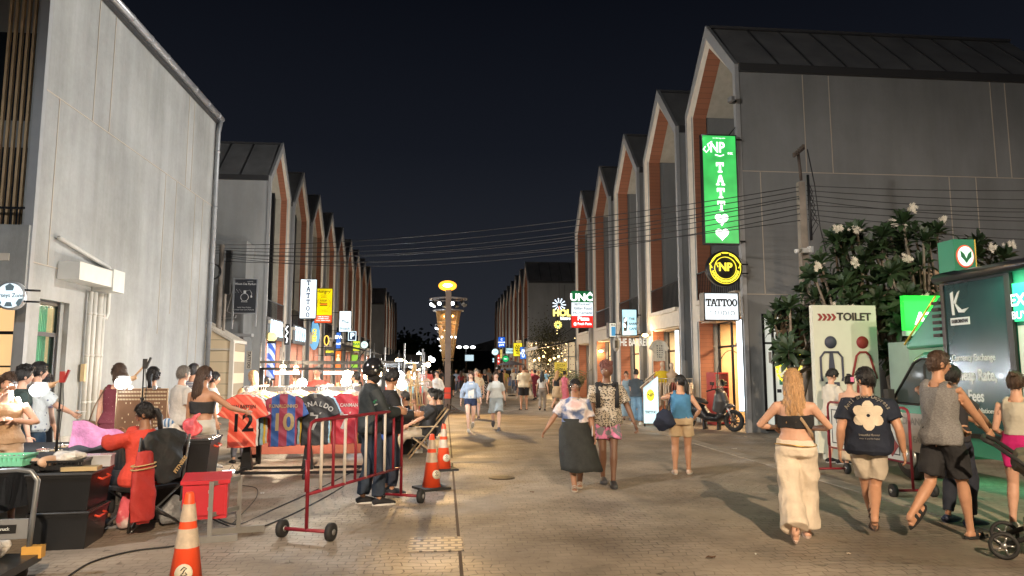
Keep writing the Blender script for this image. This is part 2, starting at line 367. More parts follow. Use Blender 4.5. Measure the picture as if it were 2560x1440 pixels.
    for k in range(6):
        y = .3+k*.115; bb(m, .3, .36, y, y+.045, 3.75, roofz(y)-.42)
    m.build('timber_slats', SLAT, t)
    m = MB(); bb(m, 1.985, 2.03, .7, 3.3, 3.85, 6.4); bb(m, 1.985, 2.03, .9, 3.1, 7.0, 9.0); m.build('window', DGL, t)
    # balcony
    m = MB(); bb(m, -.06, 2.0, .14, 3.5, 3.12, 3.72); bb(m, -.14, .1, .3, 3.42, 3.62, 3.76); m.build('balcony', CREAM, t)
    m = MB()
    for k in range(24):
        y = .25+k*.142; bb(m, .0, .018, y, y+.018, 3.76, 4.62)
    bb(m, -.01, .03, .14, 3.56, 4.62, 4.66); m.build('balcony_railing', BLK, t)
    if front:
        # shopfront
        m = MB(); g = gx
        for y in (.2, 1.32, 2.42, 3.42): bb(m, g, g+.06, y, y+.06, 0, 3.1)
        for z in (.05, 2.3, 3.04): bb(m, g, g+.06, .2, 3.5, z, z+.06)
        m.build('shopfront_frame', BLK, t)
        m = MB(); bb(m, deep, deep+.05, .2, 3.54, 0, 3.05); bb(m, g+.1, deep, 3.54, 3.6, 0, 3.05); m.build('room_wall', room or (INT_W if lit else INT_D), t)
        m = MB(); bb(m, .1, deep, .2, 3.56, 3.08, 3.12); m.build('room_ceiling', mat('room ceiling', (.7, .62, .5), .7, var=0), t)
        rnd = random.Random(len(label)); m = MB()
        for k in range(9):
            y = rnd.uniform(.4, 3.3); z = rnd.uniform(.1, 1.6); m.mi = k % 3
            m.box((X(deep-.25), y, z), (.3, rnd.uniform(.15, .5), rnd.uniform(.2, .9)))
        for z in (1.2, 1.7): m.mi = 0; m.box((X(deep-.2), 1.9, z), (.3, 3, .04))
        m.build('shop_goods', [mat('goods dark', (.06, .05, .05), .6), mat('goods red', (.4, .06, .04), .6), mat('goods pale', (.6, .5, .38), .6)], t)
    if joints:
        m = MB()
        def j(x0, z0, x1, z1): bb(m, x0-.011, x1+.011, -.012, .0, z0-.011, z1+.011)
        j(.06, 7.0, L0, 7.0)
        for x, z0, z1 in ((1.9, 7, EAVE-.22), (2.66, 7, EAVE-.22), (7.5, 7, EAVE-.22), (7.95, 7, EAVE-.22), (.57, 3.63, 7), (6.05, 2.6, 7), (6.85, 3.2, 7), (8.4, .3, 7), (9.1, 1.5, 7)): j(x, z0, x, z1)
        j(.05, 3.63, 1.2, 3.63)
        m.build('wall_joint', JNT, t)
    return t
ordn = ['first', 'second', 'third', 'fourth', 'fifth', 'sixth', 'seventh', 'eighth', 'ninth', 'tenth', 'eleventh']
XR, XL = 7.94, -7.64
GR, GL = 'gabled shophouses along the right of the street', 'gabled shophouses along the left of the street'
R1 = shophouse(1, (XR, 18.2, 0), 'grey gabled shophouse with the tall green tattoo sign, nearest on the right', GR, joints=True, room=mat('lit yellow wall', (.75, .52, .26), .7, var=.1))
RT = shophouse(1, (XR, 23.27, 0), 'grey gabled shophouse with the hanging white t-shirt, second from the near end on the right', GR, deep=2.9, room=mat('lit cream wall', (.6, .5, .36), .7, var=.1))
RF = shophouse(1, (XR, 28.34, 0), 'grey gabled shophouse behind the barrel cafe sign, third on the right', GR)
for k, lb in ((3, 'grey gabled shophouse with the small picture lightbox, fourth from the near end on the right'), (4, 'grey gabled shophouse behind the red white and green pizza sign, last before the side lane')):
    dup(RF, (XR, 18.2+5.07*k, 0), label=lb)
for k in range(9):
    dup(RF, (XR-.15, 66.4+5.07*k, 0), label='small far gabled shophouse on the right beyond the side lane, %s in its row' % ordn[k])
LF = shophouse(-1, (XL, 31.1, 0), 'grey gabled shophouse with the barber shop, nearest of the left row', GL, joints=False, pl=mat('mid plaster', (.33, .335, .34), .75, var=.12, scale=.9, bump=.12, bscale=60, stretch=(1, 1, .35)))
for k in range(1, 9):
    dup(LF, (XL, 31.1+4.95*k, 0), label=['', 'grey gabled shophouse with the small lit tattoo shopfront, second of the left row', 'grey gabled shophouse behind the surfboard sign, third of the left row'][k] if k < 3 else 'grey gabled shophouse, %s of the left row, peak %s from its near end' % (ordn[k], ordn[k]))
for k in range(5):
    dup(LF, (XL, 90.6+4.95*k, 0), label='small far gabled shophouse on the left beyond the gap, %s in its row' % ordn[k])
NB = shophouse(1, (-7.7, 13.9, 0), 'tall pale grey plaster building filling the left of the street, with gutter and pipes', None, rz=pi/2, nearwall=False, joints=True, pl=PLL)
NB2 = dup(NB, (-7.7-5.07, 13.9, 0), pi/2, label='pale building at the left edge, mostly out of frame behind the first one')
# near building details (local frame of NB: x -> street +Y, wall outer face y=0 -> faces +X)
BLKF = mat('black window frame', (.02, .02, .022), .4, .3, var=0)
m = MB(); f = .06
m.span((.42, .12, .38), (.48, .2, 2.98)); m.span((1.3, .12, .38), (1.36, .2, 2.98)); m.span((.48, .12, 2.9), (1.3, .2, 2.98)); m.span((.48, .12, 2.28), (1.3, .2, 2.36)); m.span((.48, .12, .38), (1.3, .2, .46)); m.span((1.2, .1, .46), (1.25, .2, 2.28))
dr = m.build('side_door', BLKF, NB)
m = MB(); m.span((1.36, .1, .38), (1.5, .2, 2.98)); m.build('door_reveal', PLL, dr)
m = MB()
for k in range(26):
    x = .5+k*.031; m.span((x, .3+.02*(k % 2), .4), (x+.03, .33+.02*(k % 2), 2.9))
m.build('curtain', mat('green curtain', (.16, .62, .36), .7, var=.2, scale=6, stretch=(6, 1, .4)), dr)
m = MB(); m.span((.48, .16, .46), (1.3, .165, 2.9)); m.build('pane', mat('door glass', (.6, .8, .7), .05, trans=.9, var=0, alpha=.35), dr)
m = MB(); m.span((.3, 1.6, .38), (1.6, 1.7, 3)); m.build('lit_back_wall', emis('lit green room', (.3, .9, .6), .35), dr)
WP = mat('white pvc', (.55, .54, .5), .45, var=.06, bump=0)
for i, (x, r) in enumerate(((2.15, .045), (2.32, .06), (2.55, .075), (2.74, .05))):
    m = MB(); m.cyl((x, -.1, .12), (x, -.1, 3.3), r, 12)
    for z in (.9, 1.9, 2.8): m.cyl((x, -.1, z), (x, -.1, z+.06), r*1.12, 12)
    m.build('drain_pipe', WP, NB)
m = MB(); m.tube([(.75, -.09, 4.22), (2.88, -.09, 3.93), (2.98, -.09, 3.86), (2.98, -.09, 2.9), (2.9, -.09, 2.78), (2.6, -.09, 2.76)], .045, 10)
m.build('aircon_pipe', WP, NB)
m = MB(); m.span((.95, -.42, 3.42), (2.35, -.003, 3.78)); m.span((2.35, -.45, 3.34), (2.9, -.003, 3.82)); m.build('cable_trunking', mat('trunking white', (.6, .6, .57), .4, var=.05), NB)
m = MB(); m.cyl((0, -.16, EAVE-.02), (L0+.05, -.16, EAVE-.02), .1, 14)
for k in range(9): m.cyl((.8+k*1.1, -.16, EAVE-.02), (.84+k*1.1, -.16, EAVE-.02), .112, 14)
m.build('eave_gutter', mat('zinc gutter', (.33, .33, .34), .4, .5), NB)
m = MB(); m.tube([(L0-.05, -.16, EAVE-.1), (L0-.05, -.1, EAVE-.5), (L0-.05, -.1, .2)], .075, 12)
for k in range(5): m.cyl((L0-.05, -.1, 1.2+k*1.9), (L0-.05, -.1, 1.27+k*1.9), .085, 12)
m.build('downpipe', mat('zinc downpipe', (.3, .31, .32), .45, .4), NB)
m = MB(); m.span((.02, -.05, .0), (L0, -.0, .28)); m.build('plinth', mat('plinth', (.4, .38, .34), .7, var=.2), NB)
m = MB(); m.span((2.02, -.13, 1.38), (2.1, -.05, 1.75)); m.build('junction_box', mat('junction', (.6, .45, .25), .6), NB)
# front upper wall band over the shop of the near building
m = MB(); m.span((-.12, -.0, 3.0), (0, 4.0, 4.3)); m.build('fascia_band', PLL, NB)

# ---------------------------------------------------------------- side annex and hut between the left buildings
t = thing('side_annex', 'dark grey side extension with small door, behind the black hanging banner', 'building', (-9.05, 29.7, 0))
m = MB(); m.span((-1.3, 0, 0), (.95, 1.38, 2.9)); m.span((-1.3, .1, 2.9), (.9, 1.38, 6.9)); m.span((-2.6, .9, 0), (-1.3, 1.38, 10)); m.build('wall', PL, t)
m = MB(); m.span((-1.3, -.35, 2.95), (1.35, .02, 3.07)); m.build('canopy', mat('canopy edge', (.3, .3, .3), .5), t)
m = MB(); m.span((-.55, -.02, .1), (.12, -.0, 2.55)); d_ = m.build('door', emis('blue door glow', (.25, .45, 1), .8), t)
m = MB()
for x in (-.56, -.24, .1): m.span((x, -.05, .1), (x+.05, -.02, 2.6))
m.span((-.56, -.05, 1.8), (.15, -.02, 1.86)); m.span((-.56, -.05, 2.55), (.15, -.02, 2.62)); m.build('frame', mat('white frame', (.6, .6, .6), .5), d_)
m = MB(); m.box((-.9, -.05, 2.62), (.5, .06, .2), rz=.1); m.build('wall_lamp', CREAM, t)
t = thing('market_hut', 'cream boarded hut with a sloping top, beside the downpipe', 'hut', (-7.35, 25.6, 0))
m = MB(); m.prism([(-1.6, 0), (.0, 0), (.0, 2.55), (-1.6, 3.5)], 0, 1.6, 'y'); m.build('wall', bricky('cream boards', (.72, .58, .38), (.75, .6, .4), (.35, .27, .17), 3, .38, .012, .6, .6, rot=(pi/2, 0, 0)), t)
m = MB(); m.prism([(-1.65, 3.52), (.05, 2.56), (.05, 2.66), (-1.65, 3.62)], -.05, 1.65, 'y'); m.span((-.06, -.06, 0), (.08, .06, 2.6)); m.span((-1.6, -.04, 2.3), (0, 0, 2.36)); m.build('corner_trim', CREAM, t)

# ---------------------------------------------------------------- orange wall and building behind the toilet sign
t = thing('rear_building', 'plain apricot coloured wall behind the blossom tree and van', 'building', (10.3, 15.2, 0))
m = MB(); m.span((0, 0, 0), (9, .3, 3.9)); m.build('wall', mat('apricot wall', (.62, .42, .25), .7, var=.08), t)
m = MB(); m.span((.6, -.05, .2), (1.2, 0, 1.3)); m.build('notice_panel', mat('pale notice', (.6, .5, .38), .6), t)
# lit side window and doorway on the grey wall of the first right building
t = thing('side_shop_window', 'lit glazed side door with yellow emblems in the big dark grey wall', 'shop window', (8.38, 18.16, 0))
m = MB(); m.span((0, -.02, .1), (1.6, .03, 3.05)); m.build('glass', emis('side shop glow', (.85, .86, .75), .55), t)
m = MB()
for x in (-.03, .22, .84, 1.3, 1.58): m.span((x, -.08, .05), (x+.05, -.02, 3.1))
for z in (.05, 2.3, 3.05): m.span((-.03, -.08, z), (1.63, -.02, z+.05))
m.build('frame', BLK, t)
YEM = emis('yellow emblem', (1, .78, .05), 1.1)
for x0 in (.5, 1.08):
    m = MB()
    for k in range(18):
        a = 2*pi*k/18; m.box((x0+.2*cos(a), -.1, 1.7+.36*sin(a)), (.05, .02, .09), R=Matrix.Rotation(-a, 3, 'Y'))
    m.text('NP', .3, (x0, -.1, 1.7), bold=.02)
    for k in range(10):
        a = 2*pi*k/10; m.box((x0+.13*cos(a), -.1, 1.7+.25*sin(a)), (.025, .02, .04))
    m.build('emblem', YEM, t)
m = MB(); rnd = random.Random(3)
for k in range(26):
    m.mi = k % 3; m.box((rnd.uniform(.1, 1.5), -.035, rnd.uniform(.3, 2.2)), (rnd.uniform(.04, .16), .01, rnd.uniform(.05, .3)))
m.build('display', [mat('d1', (.1, .35, .35), .6), mat('d2', (.05, .05, .06), .6), mat('d3', (.6, .55, .5), .6)], t)
# off to the far right a neighbouring block closes the plaza
# ---------------------------------------------------------------- far end: dark trees, low hall
t = thing('far_hall', 'dark low hall with pitched roof at the far end of the street', 'building', (2.5, 128, 0))
m = MB(); m.span((0, 0, 0), (16, 8, 5)); m.build('wall', mat('far dark wall', (.06, .06, .07), .9), t)
m = MB(); m.prism([(-1, 5), (17, 5), (8, 7.5)], -.5, 8.5, 'y'); m.build('roof', ROOF, t)

# ---------------------------------------------------------------- street lighting that lights the place, all of it assumed or added
def unseen_mast_lamp(loc, h, label, watt, col, arm=(0, 1.2), spot=2.4, size=.12, tilt=.5):
    t = thing('street_lamp', label, 'street lamp', loc)  # masts built here stand out of view
    m = MB(); m.tube([(0, 0, 0), (0, 0, h*.6), (0, 0, h-.15), (arm[0]*.3, arm[1]*.3, h+.05), (arm[0], arm[1], h+.12)], [.09, .07, .055, .045, .04], 10); m.lathe([(.18, 0), (.18, .04), (.1, .06), (.1, .3)], (0, 0, 0), 12)
    m.build('pole', mat('galvanised steel', (.3, .3, .3), .45, .6), t)
    m = MB(); m.box((arm[0], arm[1], h+.16), (.34, .6, .1)); hd = m.build('lamp_head', BLK, t)
    m = MB(); m.box((arm[0], arm[1], h+.1), (.26, .5, .02)); m.build('diffuser', emis('lamp glow '+label[:8], col, 12), hd)
    lamp('light', 'SPOT', (arm[0], arm[1], h+.05), watt, col, size, t, rot=(tilt, 0, 0), spot=spot, blend=.6)
    return t
unseen_mast_lamp((1.9, -7.0, 0), 7.2, 'tall street lamp behind the photographer throwing warm light up the street', 14500, (1, .76, .52), arm=(0, 1.2), tilt=.72, spot=1.75)  # lamp out of view, assumed from the shadows falling up the street
unseen_mast_lamp((14.5, 4.5, 0), 7.6, 'tall street lamp at the right side of the plaza', 2500, (1, .86, .72), arm=(-.8, .9), tilt=.5, spot=2.7)  # unseen lamp, added to lift the right wall
unseen_mast_lamp((-6.3, 3.4, 0), 6.4, 'floodlight mast on the left of the plaza facing the pale wall', 1300, (.9, .95, 1), arm=(-.2, 1.2), tilt=.8, spot=2.3)  # unseen mast, added as extra light on the left
lamp('side_fill', 'SPOT', (-6.4, 4.7, 6.5), 5400, (1, .95, .88), .25, None, rot=tuple((Vector((9.5, 18.2, 5.2))-Vector((-6.4, 4.7, 6.5))).to_track_quat('-Z', 'Y').to_euler()), spot=radians(84), blend=.9)  # fill light added to brighten the right side of the street
t = thing('added_floodlight', 'small black floodlight bracketed high on the corner of the first right shophouse', 'floodlight', (7.75, 18.05, 8.9)); m = MB(); m.box((-.1, -.12, 0), (.1, .18, .13), rz=.2); m.build('housing', mat('lamp housing grey', (.2, .2, .2), .5), t); m = MB(); m.span((-.05, -.02, -.03), (.1, .12, .03)); m.build('bracket', BLK, t)  # fixture made up to carry the light for the left wall
lamp('wall_fill_light', 'SPOT', (-.3, -.2, 0), 6900, (1, .975, .93), .25, t, rot=tuple((Vector((-7.7, 20.5, 6.6))-Vector((7.45, 17.85, 8.9))).to_track_quat('-Z', 'Y').to_euler()), spot=radians(100), blend=.6)  # added light that brightens the pale left wall
# ================================================================ lights inside the shops
def room_light(t, s, y=1.9, x=1.9, watt=60, col=TUNG, wide=1.4):
    m = MB(); m.box((s*x, y, 3.07), (.5, wide, .03)); c = m.build('ceiling_light', emis('ceiling panel', (1, .85, .65), 5), t)
    lamp('room_light', 'AREA', (s*x, y, 3.04), watt, col, (.6, wide), t)
room_light(R1, 1, watt=230); room_light(RT, 1, x=1.6, watt=150)
for o in [o for o in bpy.data.objects if o.get('category') == 'building' and o.name.startswith('shophouse') and 28 < o.location.y < 80]:
    sd = 1 if o.location.x > 0 else -1
    room_light(o, sd, watt=120 if sd > 0 else 260, x=.9 if sd < 0 else 1.6, col=(1, .75, .5) if sd > 0 else (.95, .95, 1))
# ================================================================ signs
FR = mat('sign frame black', (.02, .02, .02), .4, .3, var=0)
def lightbox(name, label, c, wdt, hgt, face, frame=FR, depth=.16, arms=None, rz=0., cat='sign', group=None, lit=None):
    """box sign facing -Y, centre c; returns (thing, lettering collector factory)"""
    t = thing(name, label, cat, c, rz, group)
    m = MB(); b = .03; h, w_ = hgt/2, wdt/2
    m.span((-w_, 0, -h), (w_, depth, -h+b)); m.span((-w_, 0, h-b), (w_, depth, h)); m.span((-w_, 0, -h+b), (-w_+b, depth, h-b)); m.span((w_-b, 0, -h+b), (w_, depth, h-b)); m.span((-w_+b, depth-.03, -h+b), (w_-b, depth-.005, h-b))
    m.build('frame', frame, t)
    m = MB(); m.span((-w_+b, .012, -h+b), (w_-b, .03, h-b)); m.build('lit_panel', face, t)
    if arms:
        m = MB()
        for z in arms[1:]: m.cyl((w_ if arms[0] > 0 else -w_, depth/2, z), (arms[0], depth/2, z), .025, 8)
        m.build('bracket', FR, t)
    return t
INK = mat('sign ink', (.01, .012, .015), .5, var=0); NAVY = mat('sign navy', (.02, .04, .12), .5, var=0)
LW = emis('lettering white', (1, 1, 1), 1.6); SW = emis('panel white', (.86, .95, 1), 1.15); LY = emis('lettering yellow', (1, .85, .05), 1.1)
def rim(name, c1, s): return emis(name, c1, s)
# green tattoo sign
t = lightbox('tattoo_sign', 'tall green lit sign reading tattoo down its length with two white hearts', (7.3, 18.0, 6.43), .98, 3.0, emis('panel green', (.05, .62, .12), .75), arms=(.66, 1.4, -1.4), lit=(14, (.3, 1, .45)))
m = MB(); slab(m, 'TATT', (0, .0, .06), .275, True, depth=.012)
m.text('NP', .4, (-.06, .0, 1.13), bold=.02, sx=.8); m.text('INK', .085, (.3, .0, .98), bold=.02); m.text('an oi thai song muhlu', .04, (0, 0, 1.4))
m.tube([(-.38, .0, 1.16), (-.44, .0, 1.08), (-.36, .0, 1.0), (-.27, .0, 1.1), (-.32, .0, 1.22), (-.2, .0, 1.3)], .017, 6); m.tube([(.12, .0, .94), (.02, .0, .9), (-.12, .0, .94)], .015, 6)
for zc in (-.82, -1.22):
    P = []
    for k in range(28):
        a = 2*pi*k/28; P.append((.0115*16*sin(a)**3, zc+.0115*(13*cos(a)-5*cos(2*a)-2*cos(3*a)-cos(4*a))))
    m.prism(P, -.012, .0, 'y')
m.build('lettering', LW, t)
m = MB(); m.tube([(.3, .1, 1.5), (.62, .3, 1.85)], .015, 6); m.build('stay_rod', FR, t)
# round NP sign
t = thing('round_sign', 'round black and yellow tattoo emblem sign hanging under the tall green sign', 'sign', (7.29, 17.95, 4.27))
R90 = Matrix.Rotation(pi/2, 4, 'X')
m = MB(); m.M = R90; m.lathe([(.001, -.1), (.47, -.1), (.47, .1), (.001, .1)], n=40); m.build('frame', FR, t)
m = MB()
for r, k_ in ((.41, 40), (.29, 30)):
    for k in range(k_):
        a = 2*pi*k/k_; m.box((r*cos(a), -.115, r*sin(a)), (.016, .02, 2*pi*r/k_*1.05), R=Matrix.Rotation(-a, 3, 'Y'))
for k in range(24):
    a = pi*(1.08+.84*k/23); m.box((.35*cos(a), -.115, .35*sin(a)), (.06, .02, .03), R=Matrix.Rotation(-a+.3*(k % 2), 3, 'Y'))
for sg in (-1, 1):
    m.tube([(sg*.36, -.115, 0), (sg*.42, -.115, .1), (sg*.33, -.115, .2), (sg*.25, -.115, .3), (sg*.12, -.115, .36)], .018, 6)
m.text('NP', .3, (0, -.105, .02), bold=.03, sx=.95, depth=.015); m.tube([(-.2, -.115, .02), (-.24, -.115, .12), (-.14, -.115, .14)], .014, 6); m.box((0, -.115, .4), (.14, .02, .035))
m.build('lettering', LY, t)
m = MB(); m.cyl((.46, 0, .12), (.66, 0, .12), .02); m.cyl((.46, 0, -.12), (.66, 0, -.12), .02); m.build('bracket', FR, t)
# tattoo studio lightbox
t = lightbox('tattoo_sign', 'white lit box sign reading tattoo studio above the shop entrance', (7.2, 17.95, 3.27), .95, .74, SW, depth=.34, lit=(14, (.85, .95, 1)), rz=.0)
m = MB(); slab(m, 'TATTOO', (0, 0.004, .1), .2, False, .86, .012)
m.text('STUDIO', .17, (.02, .006, -.18), sx=.95, sp=1.25); m.text('NP INN TATTOO', .04, (.3, .006, .31)); m.build('lettering', INK, t)
# edge light strips on the near legs
for x, y, lb in ((7.86, 18.30, 'tall white light strip on the corner of the first right shophouse'), (7.86, 23.42, 'tall white light strip on the corner of the second right shophouse')):
    t = thing('light_strip', lb, 'light strip', (x, y, 1.73)); m = MB(); m.span((-.1, -.06, -1.2), (0, .06, 1.25)); m.build('housing', FR, t)
    m = MB(); m.span((-.1, -.075, -1.18), (-.02, -.062, 1.22)); m.span((-.115, -.06, -1.18), (-.102, .05, 1.22)); m.build('tube', emis('strip white', (.85, .95, 1), 2.2), t)
# barrel cafe
t = lightbox('cafe_sign', 'pale blue lit sign reading the barrel cafe', (7.38, 28.0, 3.52), .64, 1.08, emis('panel pale blue', (.45, .78, .92), 1.), depth=.2, arms=(.5, .3), lit=(8, (.6, .9, 1)))
m = MB()
for i, s_ in enumerate(('THE', 'BARREL', 'CAFE')): m.text(s_, .13, (-.02, .006, .14-.2*i), align='LEFT', bold=.02)
m.prism([(-.24, -.35), (-.12, -.35), (-.08, -.1), (-.1, .2), (-.24, .2)], 0, .006, 'y'); m.build('lettering', INK, t)
m = MB(); m.M = Matrix.Rotation(pi/2, 4, 'X')
m.M = Matrix.Translation((-.16, 0, .1)) @ Matrix.Rotation(.4, 4, 'Y'); m.ball((0, 0, 0), (.05, .01, .1)); m.M = Matrix.Translation((-.2, 0, -.12)) @ Matrix.Rotation(-.4, 4, 'Y'); m.ball((0, 0, 0), (.05, .01, .1)); m.build('leaf_emblem', LW, t)
t = thing('letter_sign', 'large free-standing block letters reading the barrel over the cafe door', 'sign', (7.3, 28.25, 2.72))
m = MB(); m.text('THE BARREL', .42, (.25, 0, 0), bold=.025, sx=.55, depth=.05, R=Matrix.Rotation(-.25, 3, 'Z')); m.build('lettering', emis('lettering grey', (.8, .85, .85), .35), t)
m = MB(); m.cyl((-.45, 0, .32), (1.1, -.35, .32), .02)
for k in range(5): m.cyl((-.3+.3*k, -.05-.06*k, .3), (-.1+.3*k, .5, .62), .015, 6)
m.build('bracket', FR, t)
t = thing('letter_disc', 'grey oval barrel end sign mounted beside the barrel letters', 'sign', (6.85, 28.2, 2.65)); m = MB(); m.M = Matrix.Rotation(pi/2, 4, 'X') @ Matrix.Scale(.4, 4, (1, 0, 0)); m.lathe([(.001, 0), (.3, 0), (.3, .1), (.001, .1)], n=24); m.build('disc', mat('disc grey', (.35, .35, .34), .5), t); m = MB(); m.box((0, -.11, 0), (.12, .01, .3)); m.build('emblem', INK, t)
# pizza sign
t = thing('restaurant_sign', 'green white and red lit sign for a pizza and pasta restaurant', 'sign', (7.5, 38.4, 4.93))
w_, h = .62, 1.02
m = MB(); m.span((-w_, .02, -h), (w_, .25, h)); m.build('frame', FR, t)
m = MB(); m.span((-w_+.02, 0, .38), (w_-.02, .018, h-.02)); m.build('green_panel', emis('uno green', (.01, .16, .05), .8), t)
m = MB(); m.span((-w_+.02, 0, -.36), (w_-.02, .018, .378)); m.build('white_panel', SW, t)
m = MB(); m.span((-w_+.02, 0, -h+.02), (w_-.02, .018, -.362)); m.build('red_panel', emis('uno red', (.9, .03, .02), .85), t)
m = MB(); m.text('UNO', .56, (0, -.004, .64), bold=.035, sx=1.05); m.tube([(.36, -.01, .88), (.46, -.01, .96), (.5, -.01, .88)], .02, 6); m.text('Pizza', .3, (.05, -.004, -.52), bold=.03, sx=1.1); m.text('@ Fresh Pasta', .2, (.0, -.004, -.8), bold=.022, sx=.85); m.build('white_lettering', LW, t)
m = MB(); m.text('RESTAURANT', .14, (.02, -.004, .27), bold=.015, sx=1.05); m.text('Italian Food', .24, (.02, -.004, .05), bold=.008, sx=.9); m.text('Homemade', .24, (.02, -.004, -.2), bold=.008, sx=.95); m.build('dark_lettering', NAVY, t)
# small picture lightbox by the fourth unit
t = lightbox('picture_sign', 'small lightbox showing glasses, fixed to the cream balcony', (8.0, 33.0, 3.5), .6, .7, emis('picture panel', (.9, .85, .7), .8), depth=.5)
m = MB(); m.span((-.18, 0, -.28), (.02, .008, .15)); m.build('picture', emis('picture blue', (.1, .4, .7), .6), t)
m = MB(); m.text('PHUKE', .13, (0, 0, .22), bold=.02); m.build('lettering', INK, t)
# vertical signs on the left row: (label, px box, Y, face, name)
def hang_sign(name, label, x0, y0, x1, y1, Y, face, depth=.15, lit=None, frame=FR, arms=True):
    a = onY(x0, y0, Y); b = onY(x1, y1, Y); w_ = b.x-a.x; h = a.z-b.z
    t = lightbox(name, label, ((a.x+b.x)/2, Y, (a.z+b.z)/2), w_, h, face, frame, depth, lit=lit)
    if arms:
        m = MB(); xx = (XL+.05)-(a.x+b.x)/2 if a.x < 0 else XR-(a.x+b.x)/2
        for z in (h*.42, -h*.42): m.cyl((-w_/2 if a.x < 0 else w_/2, .1, z), (xx, .1, z), .02, 6)
        m.build('bracket', FR, t)
    return t, w_, h
t, w_, h = hang_sign('tattoo_sign', 'tall white lit sign reading tattoo downwards, hanging on the left row', 751, 697, 790, 797, 36.0, SW, lit=(40, COOL))
m = MB(); slab(m, 'TATTOO', (0, 0, 0), .25, True, depth=.01); m.build('lettering', NAVY, t)
t, w_, h = hang_sign('burger_sign', 'yellow and red lit burger sign hanging right of the tall white tattoo sign', 788, 720, 830, 808, 38.3, emis('burger yellow', (1, .78, .0), .85), lit=(12, (1, .85, .3)))
m = MB(); m.span((-w_/2+.02, 0, -h/2+.02), (w_/2-.02, .01, -h*.27)); m.build('red_panel', emis('burger red', (.95, .1, .02), .9), t)
m = MB(); m.text('Hungry!', .24, (0, 0, h*.4), bold=.01)
for i in range(3): m.text(['EAT OUR', 'FRESH BURGERS', 'AMAZING!'][i], .06, (0, 0, h*(.31-.035*i)))
for k in range(26):
    a = 2*pi*k/26; m.box((.34*cos(a), -.004, .1+.34*sin(a)), (.05, .008, .018), R=Matrix.Rotation(-a+pi/2, 3, 'Y'))
m.text('BURGER', .1, (0, 0, .0+.28), bold=.02); m.text('ORDER NOW', .08, (0, 0, -.3)); m.tube([(-.2, 0, .12), (-.15, 0, .2), (.15, 0, .2), (.2, 0, .12), (-.2, 0, .12)], .012, 5); m.tube([(-.2, 0, 0), (.2, 0, 0)], .02, 5); m.build('lettering', INK, t)
m = MB()
for i, s_ in enumerate(('COME SEE WORLD', 'GOURMET FOOD', "YOU'LL NEVER FORGET")): m.text(s_, .07, (0, -.004, -h*.32-.1*i), bold=.015)
m.build('small_lettering', LW, t)
m = MB(); m.span((-.17, -.003, .04), (.17, 0, .1)); m.build('burger_emblem', emis('burger red', (1, .1, .02), .9), t)
t, w_, h = hang_sign('beach_sign', 'white lit sign reading the beach, hanging halfway down the left row', 848, 777, 878, 830, 47.6, SW, lit=(20, COOL))
m = MB(); m.text('The', .3, (0, 0, -.05), bold=.01); m.text('Beach', .27, (0, 0, -h*.34), bold=.01); m.text('on', .18, (.18, 0, h*.28)); m.build('lettering', mat('teal ink', (.03, .3, .4), .5, var=0), t)
m = MB()
for k in range(5): m.ball((-.15+.09*cos(k*1.26), -.01, h*.28+.09*sin(k*1.26)), .025, 6, 4)
m.build('emblem', emis('small red', (.9, .2, .1), .8), t)
t, w_, h = hang_sign('letter_sign', 'small square sign with a white letter p in a blue frame', 871, 828, 890, 852, 47, mat('sign dark blue', (.02, .05, .12), .5, var=0))
m = MB(); m.text('P', .5, (0, 0, 0), bold=.05)
for a, b in (((-.24, -.3), (.24, -.26)), ((-.24, .26), (.24, .3)), ((-.26, -.3), (-.22, .3)), ((.22, -.3), (.26, .3))): m.span((a[0], -.01, a[1]), (b[0], .0, b[1]))
m.build('lettering', emis('lettering ice', (.75, .92, 1), 1.2), t)
t, w_, h = hang_sign('menu_sign', 'small green and yellow lit sign under the letter p sign', 882, 852, 900, 878, 52, emis('lime', (.75, .85, .05), .9)); m = MB(); m.text('BAR', .26, (0, 0, .12), bold=.03); m.span((-.25, -.01, -.2), (.25, 0, -.12)); m.build('lettering', emis('leafgreen', (.02, .3, .08), .7), t)
def round_sign(name, label, px, py, r, Y, face, rimc, txt, ink, arm=0):
    a = onY(px, py, Y); rr = r*Y/1780
    t = thing(name, label, 'sign', a); m = MB(); m.M = R90; m.lathe([(.001, -.08), (rr, -.08), (rr, .02), (.001, .02)], n=36); m.build('frame', rimc, t)
    m = MB(); m.M = R90; m.lathe([(.001, .02), (rr*.86, .02), (rr*.86, .03), (.001, .03)], n=36); m.build('lit_panel', face, t)
    m = MB()
    for i, s_ in enumerate(txt): m.text(s_, rr*.52 if len(s_) < 9 else rr*.4, (0, -.032, rr*(.22*(len(txt)-1)-.45*i)), bold=.01, sx=.9)
    m.build('lettering', ink, t)
    if arm:
        m = MB(); m.cyl((rr*.9, .0, rr*.4), (arm, .1, rr*.4), .02, 6); m.cyl((rr*.9, 0, -rr*.4), (arm, .1, -rr*.4), .02, 6); m.build('bracket', FR, t)
    return t, rr
round_sign('round_sign', 'small round pale mint sign on the left row above the dark awning', 911, 862, 10, 56, emis('mint', (.75, .95, .9), 1.1), FR, ['Tea'], mat('teal ink', (.03, .3, .4), .5, var=0))
t, rr = round_sign('football_sign', 'round white lit football shirt shop sign at the left edge', 26, 739, 34, 13.4, emis('ball white', (.78, .93, 1), 1.0), mat('silver rim', (.7, .72, .75), .3, .5), ['Jerseys Zone'], mat('teal dark', (.03, .08, .12), .5, var=0), arm=.45)
m = MB()
